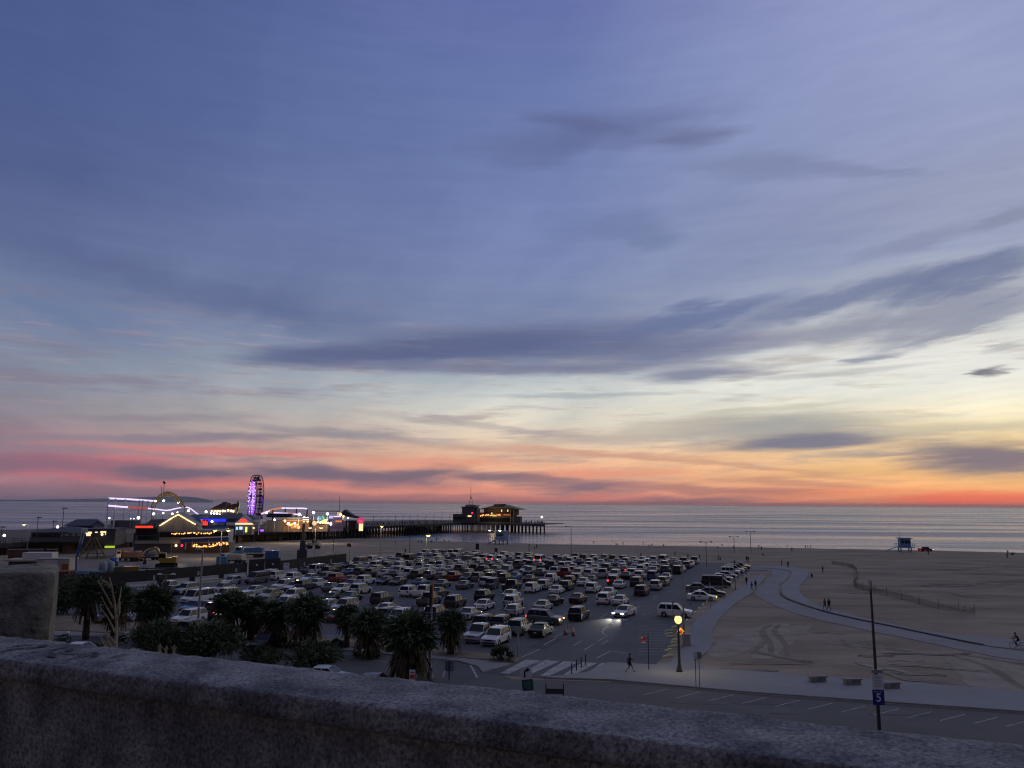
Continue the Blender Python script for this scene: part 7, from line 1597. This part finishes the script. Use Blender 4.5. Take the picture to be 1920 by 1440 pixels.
# timber trestle of the old arch under the pier, brick bays
e = vfix(172, 1048, R(15), 'timber_trestle', 'yellowish timber trestle leaning under the pier edge', 'trestle')
for k, (x0, x1) in enumerate(((-3.4, -.4), (3.6, .6), (-1.4, 0.2), (1.6, .2))): b = MB(); b.tube((x0, 0, 0), (x1, 0, 5.6), .22, n=5); b.build('leg', mat('pale_timber', (.2, .16, .085), .9, var=.3, vscale=1), e)
b = MB()
for z in (1.4, 2.8, 4.2): b.tube((-3.2+z*.5, -.1, z), (3.2-z*.45, -.1, z), .12, n=5)
b.build('cross_beam', mat('pale_timber', (.2, .16, .085), .9), e)
brick_m = mat('orange_brick', (.2, .1, .055), .9, var=.35, vscale=1.2)
for x0, x1, lab in ((14, 80, 'orange brick bay wall under the pier, left of the trestle'), (86, 106, 'reddish ribbed panel wall under the pier')):
    F = Face((x0+x1)/2, 1049, 0, R(14), 'bay_wall', lab, 'wall', None); F.put(F.box(x0, 1031, x1, 1049, .6, 0, zmin=0), 'wall', brick_m); 
    b = MB(); F.box(x0, 1029.5, x1, 1031.2, 1.0, -.2, b=b); F.put(b, 'coping', grey_wall)
    for x in ((21, 49) if x1 < 85 else (90, 95, 100)): F.put(F.box(x-.8, 1031, x+.8, 1049, .4, -.4, zmin=0), 'pilaster', fascia_m)
e = vfix(52, 1049, R(10), 'flatbed_trailer', 'low red trailer in front of the brick bay wall', 'trailer'); pt(e, 'bed', red_v, ((0, 0, .9), (4.2, 1.6, .3))); wheels(e, [(x, y) for x in (-1.2, 1.2) for y in (-.7, .7)], .4)
# dark monument like tower, poles and a loader on the sand
e = empty('drill_rig', GB(566, 1048), R(10), 'tall dark drilling rig standing before the pier', 'drilling rig'); pt(e, 'mast', darkmetal_m, ((0, 0, 4.5), (1.0, 1.0, 9.0), 0, 0, .6)); pt(e, 'body', CL['navy'], ((0, .1, 1.2), (2.6, 2.0, 2.4)), ((0.1, 0, 3.6), (1.7, 1.3, 2.6), 0, 0, .8)); pt(e, 'head', darkmetal_m, ((.1, 0, 8.8), (.7, .7, 1.6))); b = MB(); b.path([(.4, -.2, 7.6), (1.0, -.3, 5.6)], .15, 5); b.build('arm', darkmetal_m, e)
for px, yb, yt, lab in ((624, 1044, 1008, 'bare black pole near the pier, left of the fence end'), (768, 1042, 1008, 'bare black pole at the beach edge of the lot'), (992, 1040, 1020, 'thin black pole right of the blue lifeguard hut'), (655, 1050, 1020, 'dark sign on a pale leaning pole at the fence end')):
    p = GB(px, yb); h = hgt(p, px, yt); e = empty('bare_pole', p, 0, lab, 'pole', 'poles on the beach'); b = MB(); b.tube((0, 0, 0), (0, 0, h), .13, .1, 6); b.build('shaft', steel_m if px == 655 else darkmetal_m, e)
    b = MB(); b.box((-.2 if px == 655 else 0, -.1, h-.3), (1.1 if px == 655 else .3, .1, .9 if px == 655 else .4)); b.build('plate', darkmetal_m, e)
e = empty('beach_loader', GB(588, 1029), R(80), 'grey beach loader parked on the sand behind the drilling rig', 'loader'); wheels(e, [(x, y) for x in (-.9, .9) for y in (-1.4, 1.4)], .7); pt(e, 'body', cream_m, ((0, 0, 1.5), (1.9, 4.4, .9))); pt(e, 'cab', dark_wall, ((0, -.2, 2.5), (1.5, 1.4, 1.2), 0, 0, .9)); pt(e, 'bucket', darkmetal_m, ((0, 3.0, .9), (2.2, .9, .9)))
for px, py, lab, sx in ((895, 1030, 'blue beach toilet cabin on the sand left of the dark sign', 1.0), (930, 1037, 'dark blue bin on the sand below the lifeguard hut', .8)):
    e = empty('beach_cabin', GB(px, py), 0, lab, 'cabin'); pt(e, 'box', CL['navy'], ((0, 0, 1.0*sx), (1.2*sx, 1.2*sx, 2.0*sx))); pt(e, 'lid', blu_v, ((0, 0, 2.05*sx), (1.35*sx, 1.35*sx, .12)))
# ------------------------------------------------------------------ surf and hills
foam_m = mat('foam', (.62, .63, .66), .7, var=.2, vscale=.3)
fb = MB(); rf = random.Random(9)
for uc, amp, w0 in ((337.5, 1.2, 1.3), (341.5, 1.4, .8), (346, 1.8, .7), (356, 2.5, .6), (368, 3, .5)):
    v = -330
    while v < 900:
        L = rf.uniform(20, 110); n = int(L/3)+2; vs = []
        for i in range(n):
            vv = v+L*i/(n-1); uu = uc-337+shore(vv)+amp*noise.noise(Vector((vv*.03, uc, 0)))*1.6+amp*.4*noise.noise(Vector((vv*.2, uc, 5))); w = w0*max(0.0, math.sin(math.pi*i/(n-1)))**.5*(.6+.5*rf.random())
            vs += [UV(uu-w/2, vv, WATER_Z+.03), UV(uu+w/2, vv, WATER_Z+.05)]
        fb.add(vs, [(2*i, 2*i+2, 2*i+3, 2*i+1) for i in range(n-1)]); v += L+rf.uniform(2, 60 if uc > 340 else 6)
o = fb.build('foam', foam_m); o['kind'] = 'stuff'; o['label'] = 'thin white lines of surf along the shore'; o['category'] = 'foam'
hm_ = mat('hill_scrub', (.26, .27, .31), 1.0, var=.15, vscale=.0008, spec=0)
hb = MB(); prof = [(-200, 938), (-60, 936), (40, 937.2), (90, 936.4), (140, 935.6), (200, 934.8), (240, 933.4), (275, 932), (300, 931.2), (335, 930.6), (352, 931), (370, 933), (388, 936.5), (402, 939.6)]
vs = []; n = 0
for i in range(len(prof)-1):
    for k in range(6):
        t = k/6; x = prof[i][0]+(prof[i+1][0]-prof[i][0])*t; y = prof[i][1]+(prof[i+1][1]-prof[i][1])*t+.35*noise.noise(Vector((x*.11, 0, 0)))
        c = D(x, y, 17000); b0 = D(x, y, 15500); b1 = D(x, y, 19500); vs += [(b0.x, b0.y, -30), (c.x, c.y, c.z), (b1.x, b1.y, -30)]; n += 1
hb.add(vs, [(3*i+j, 3*i+3+j, 3*i+4+j, 3*i+1+j) for i in range(n-1) for j in (0, 1)], 0, True); structure(hb.build('hills', hm_))

# ------------------------------------------------------------------ sea air
hz_m = bpy.data.materials.new('haze'); hz_m.use_nodes = True; nt = hz_m.node_tree; nt.nodes.clear()
pv = nt.nodes.new('ShaderNodeVolumePrincipled'); pv.inputs['Color'].default_value = (.8, .82, .9, 1); pv.inputs['Density'].default_value = 1.9e-5; pv.inputs['Anisotropy'].default_value = 0.0
ou = nt.nodes.new('ShaderNodeOutputMaterial'); nt.links.new(pv.outputs[0], ou.inputs['Volume'])
b = MB(); b.box((0, 0, 60), (136000, 136000, 200)); o = b.build('haze', hz_m); o['kind'] = 'stuff'; o['label'] = 'thin evening sea haze over water and beach'; o['category'] = 'haze'
cy.volume_bounces = 0

# ------------------------------------------------------------------ wear on the asphalt
pa = mat('asphalt_patch', (0.045, 0.046, 0.05), .8, var=.3, vscale=.5); pb_ = mat('asphalt_worn', (0.085, 0.086, 0.09), .8, var=.35, vscale=.3)
rw = random.Random(3)
for i in range(34):
    u, v = rw.uniform(80, 145), rw.uniform(-95, -18); L, W_ = rw.uniform(3, 16), rw.uniform(.25, 2.2); 
    structure(sheet('asphalt_patch', [UV(u, v), UV(u+L, v), UV(u+L*.97, v+W_), UV(u+.2, v+W_)], .0312+.0001*i, pa if i % 2 else pb_))
for i in range(16):
    x, y = rw.uniform(1180, 1880), rw.uniform(1305, 1350); p = G(x, y)
    if y < 1290+(x-1145)*.082+8: continue
    L = rw.uniform(2, 9); structure(sheet('asphalt_patch', [p, p+Vector((L, -.1*L, 0)), p+Vector((L, -.1*L+.5, 0)), p+Vector((0, .45, 0))], .0235+.0002*i, pa if i % 2 else pb_))
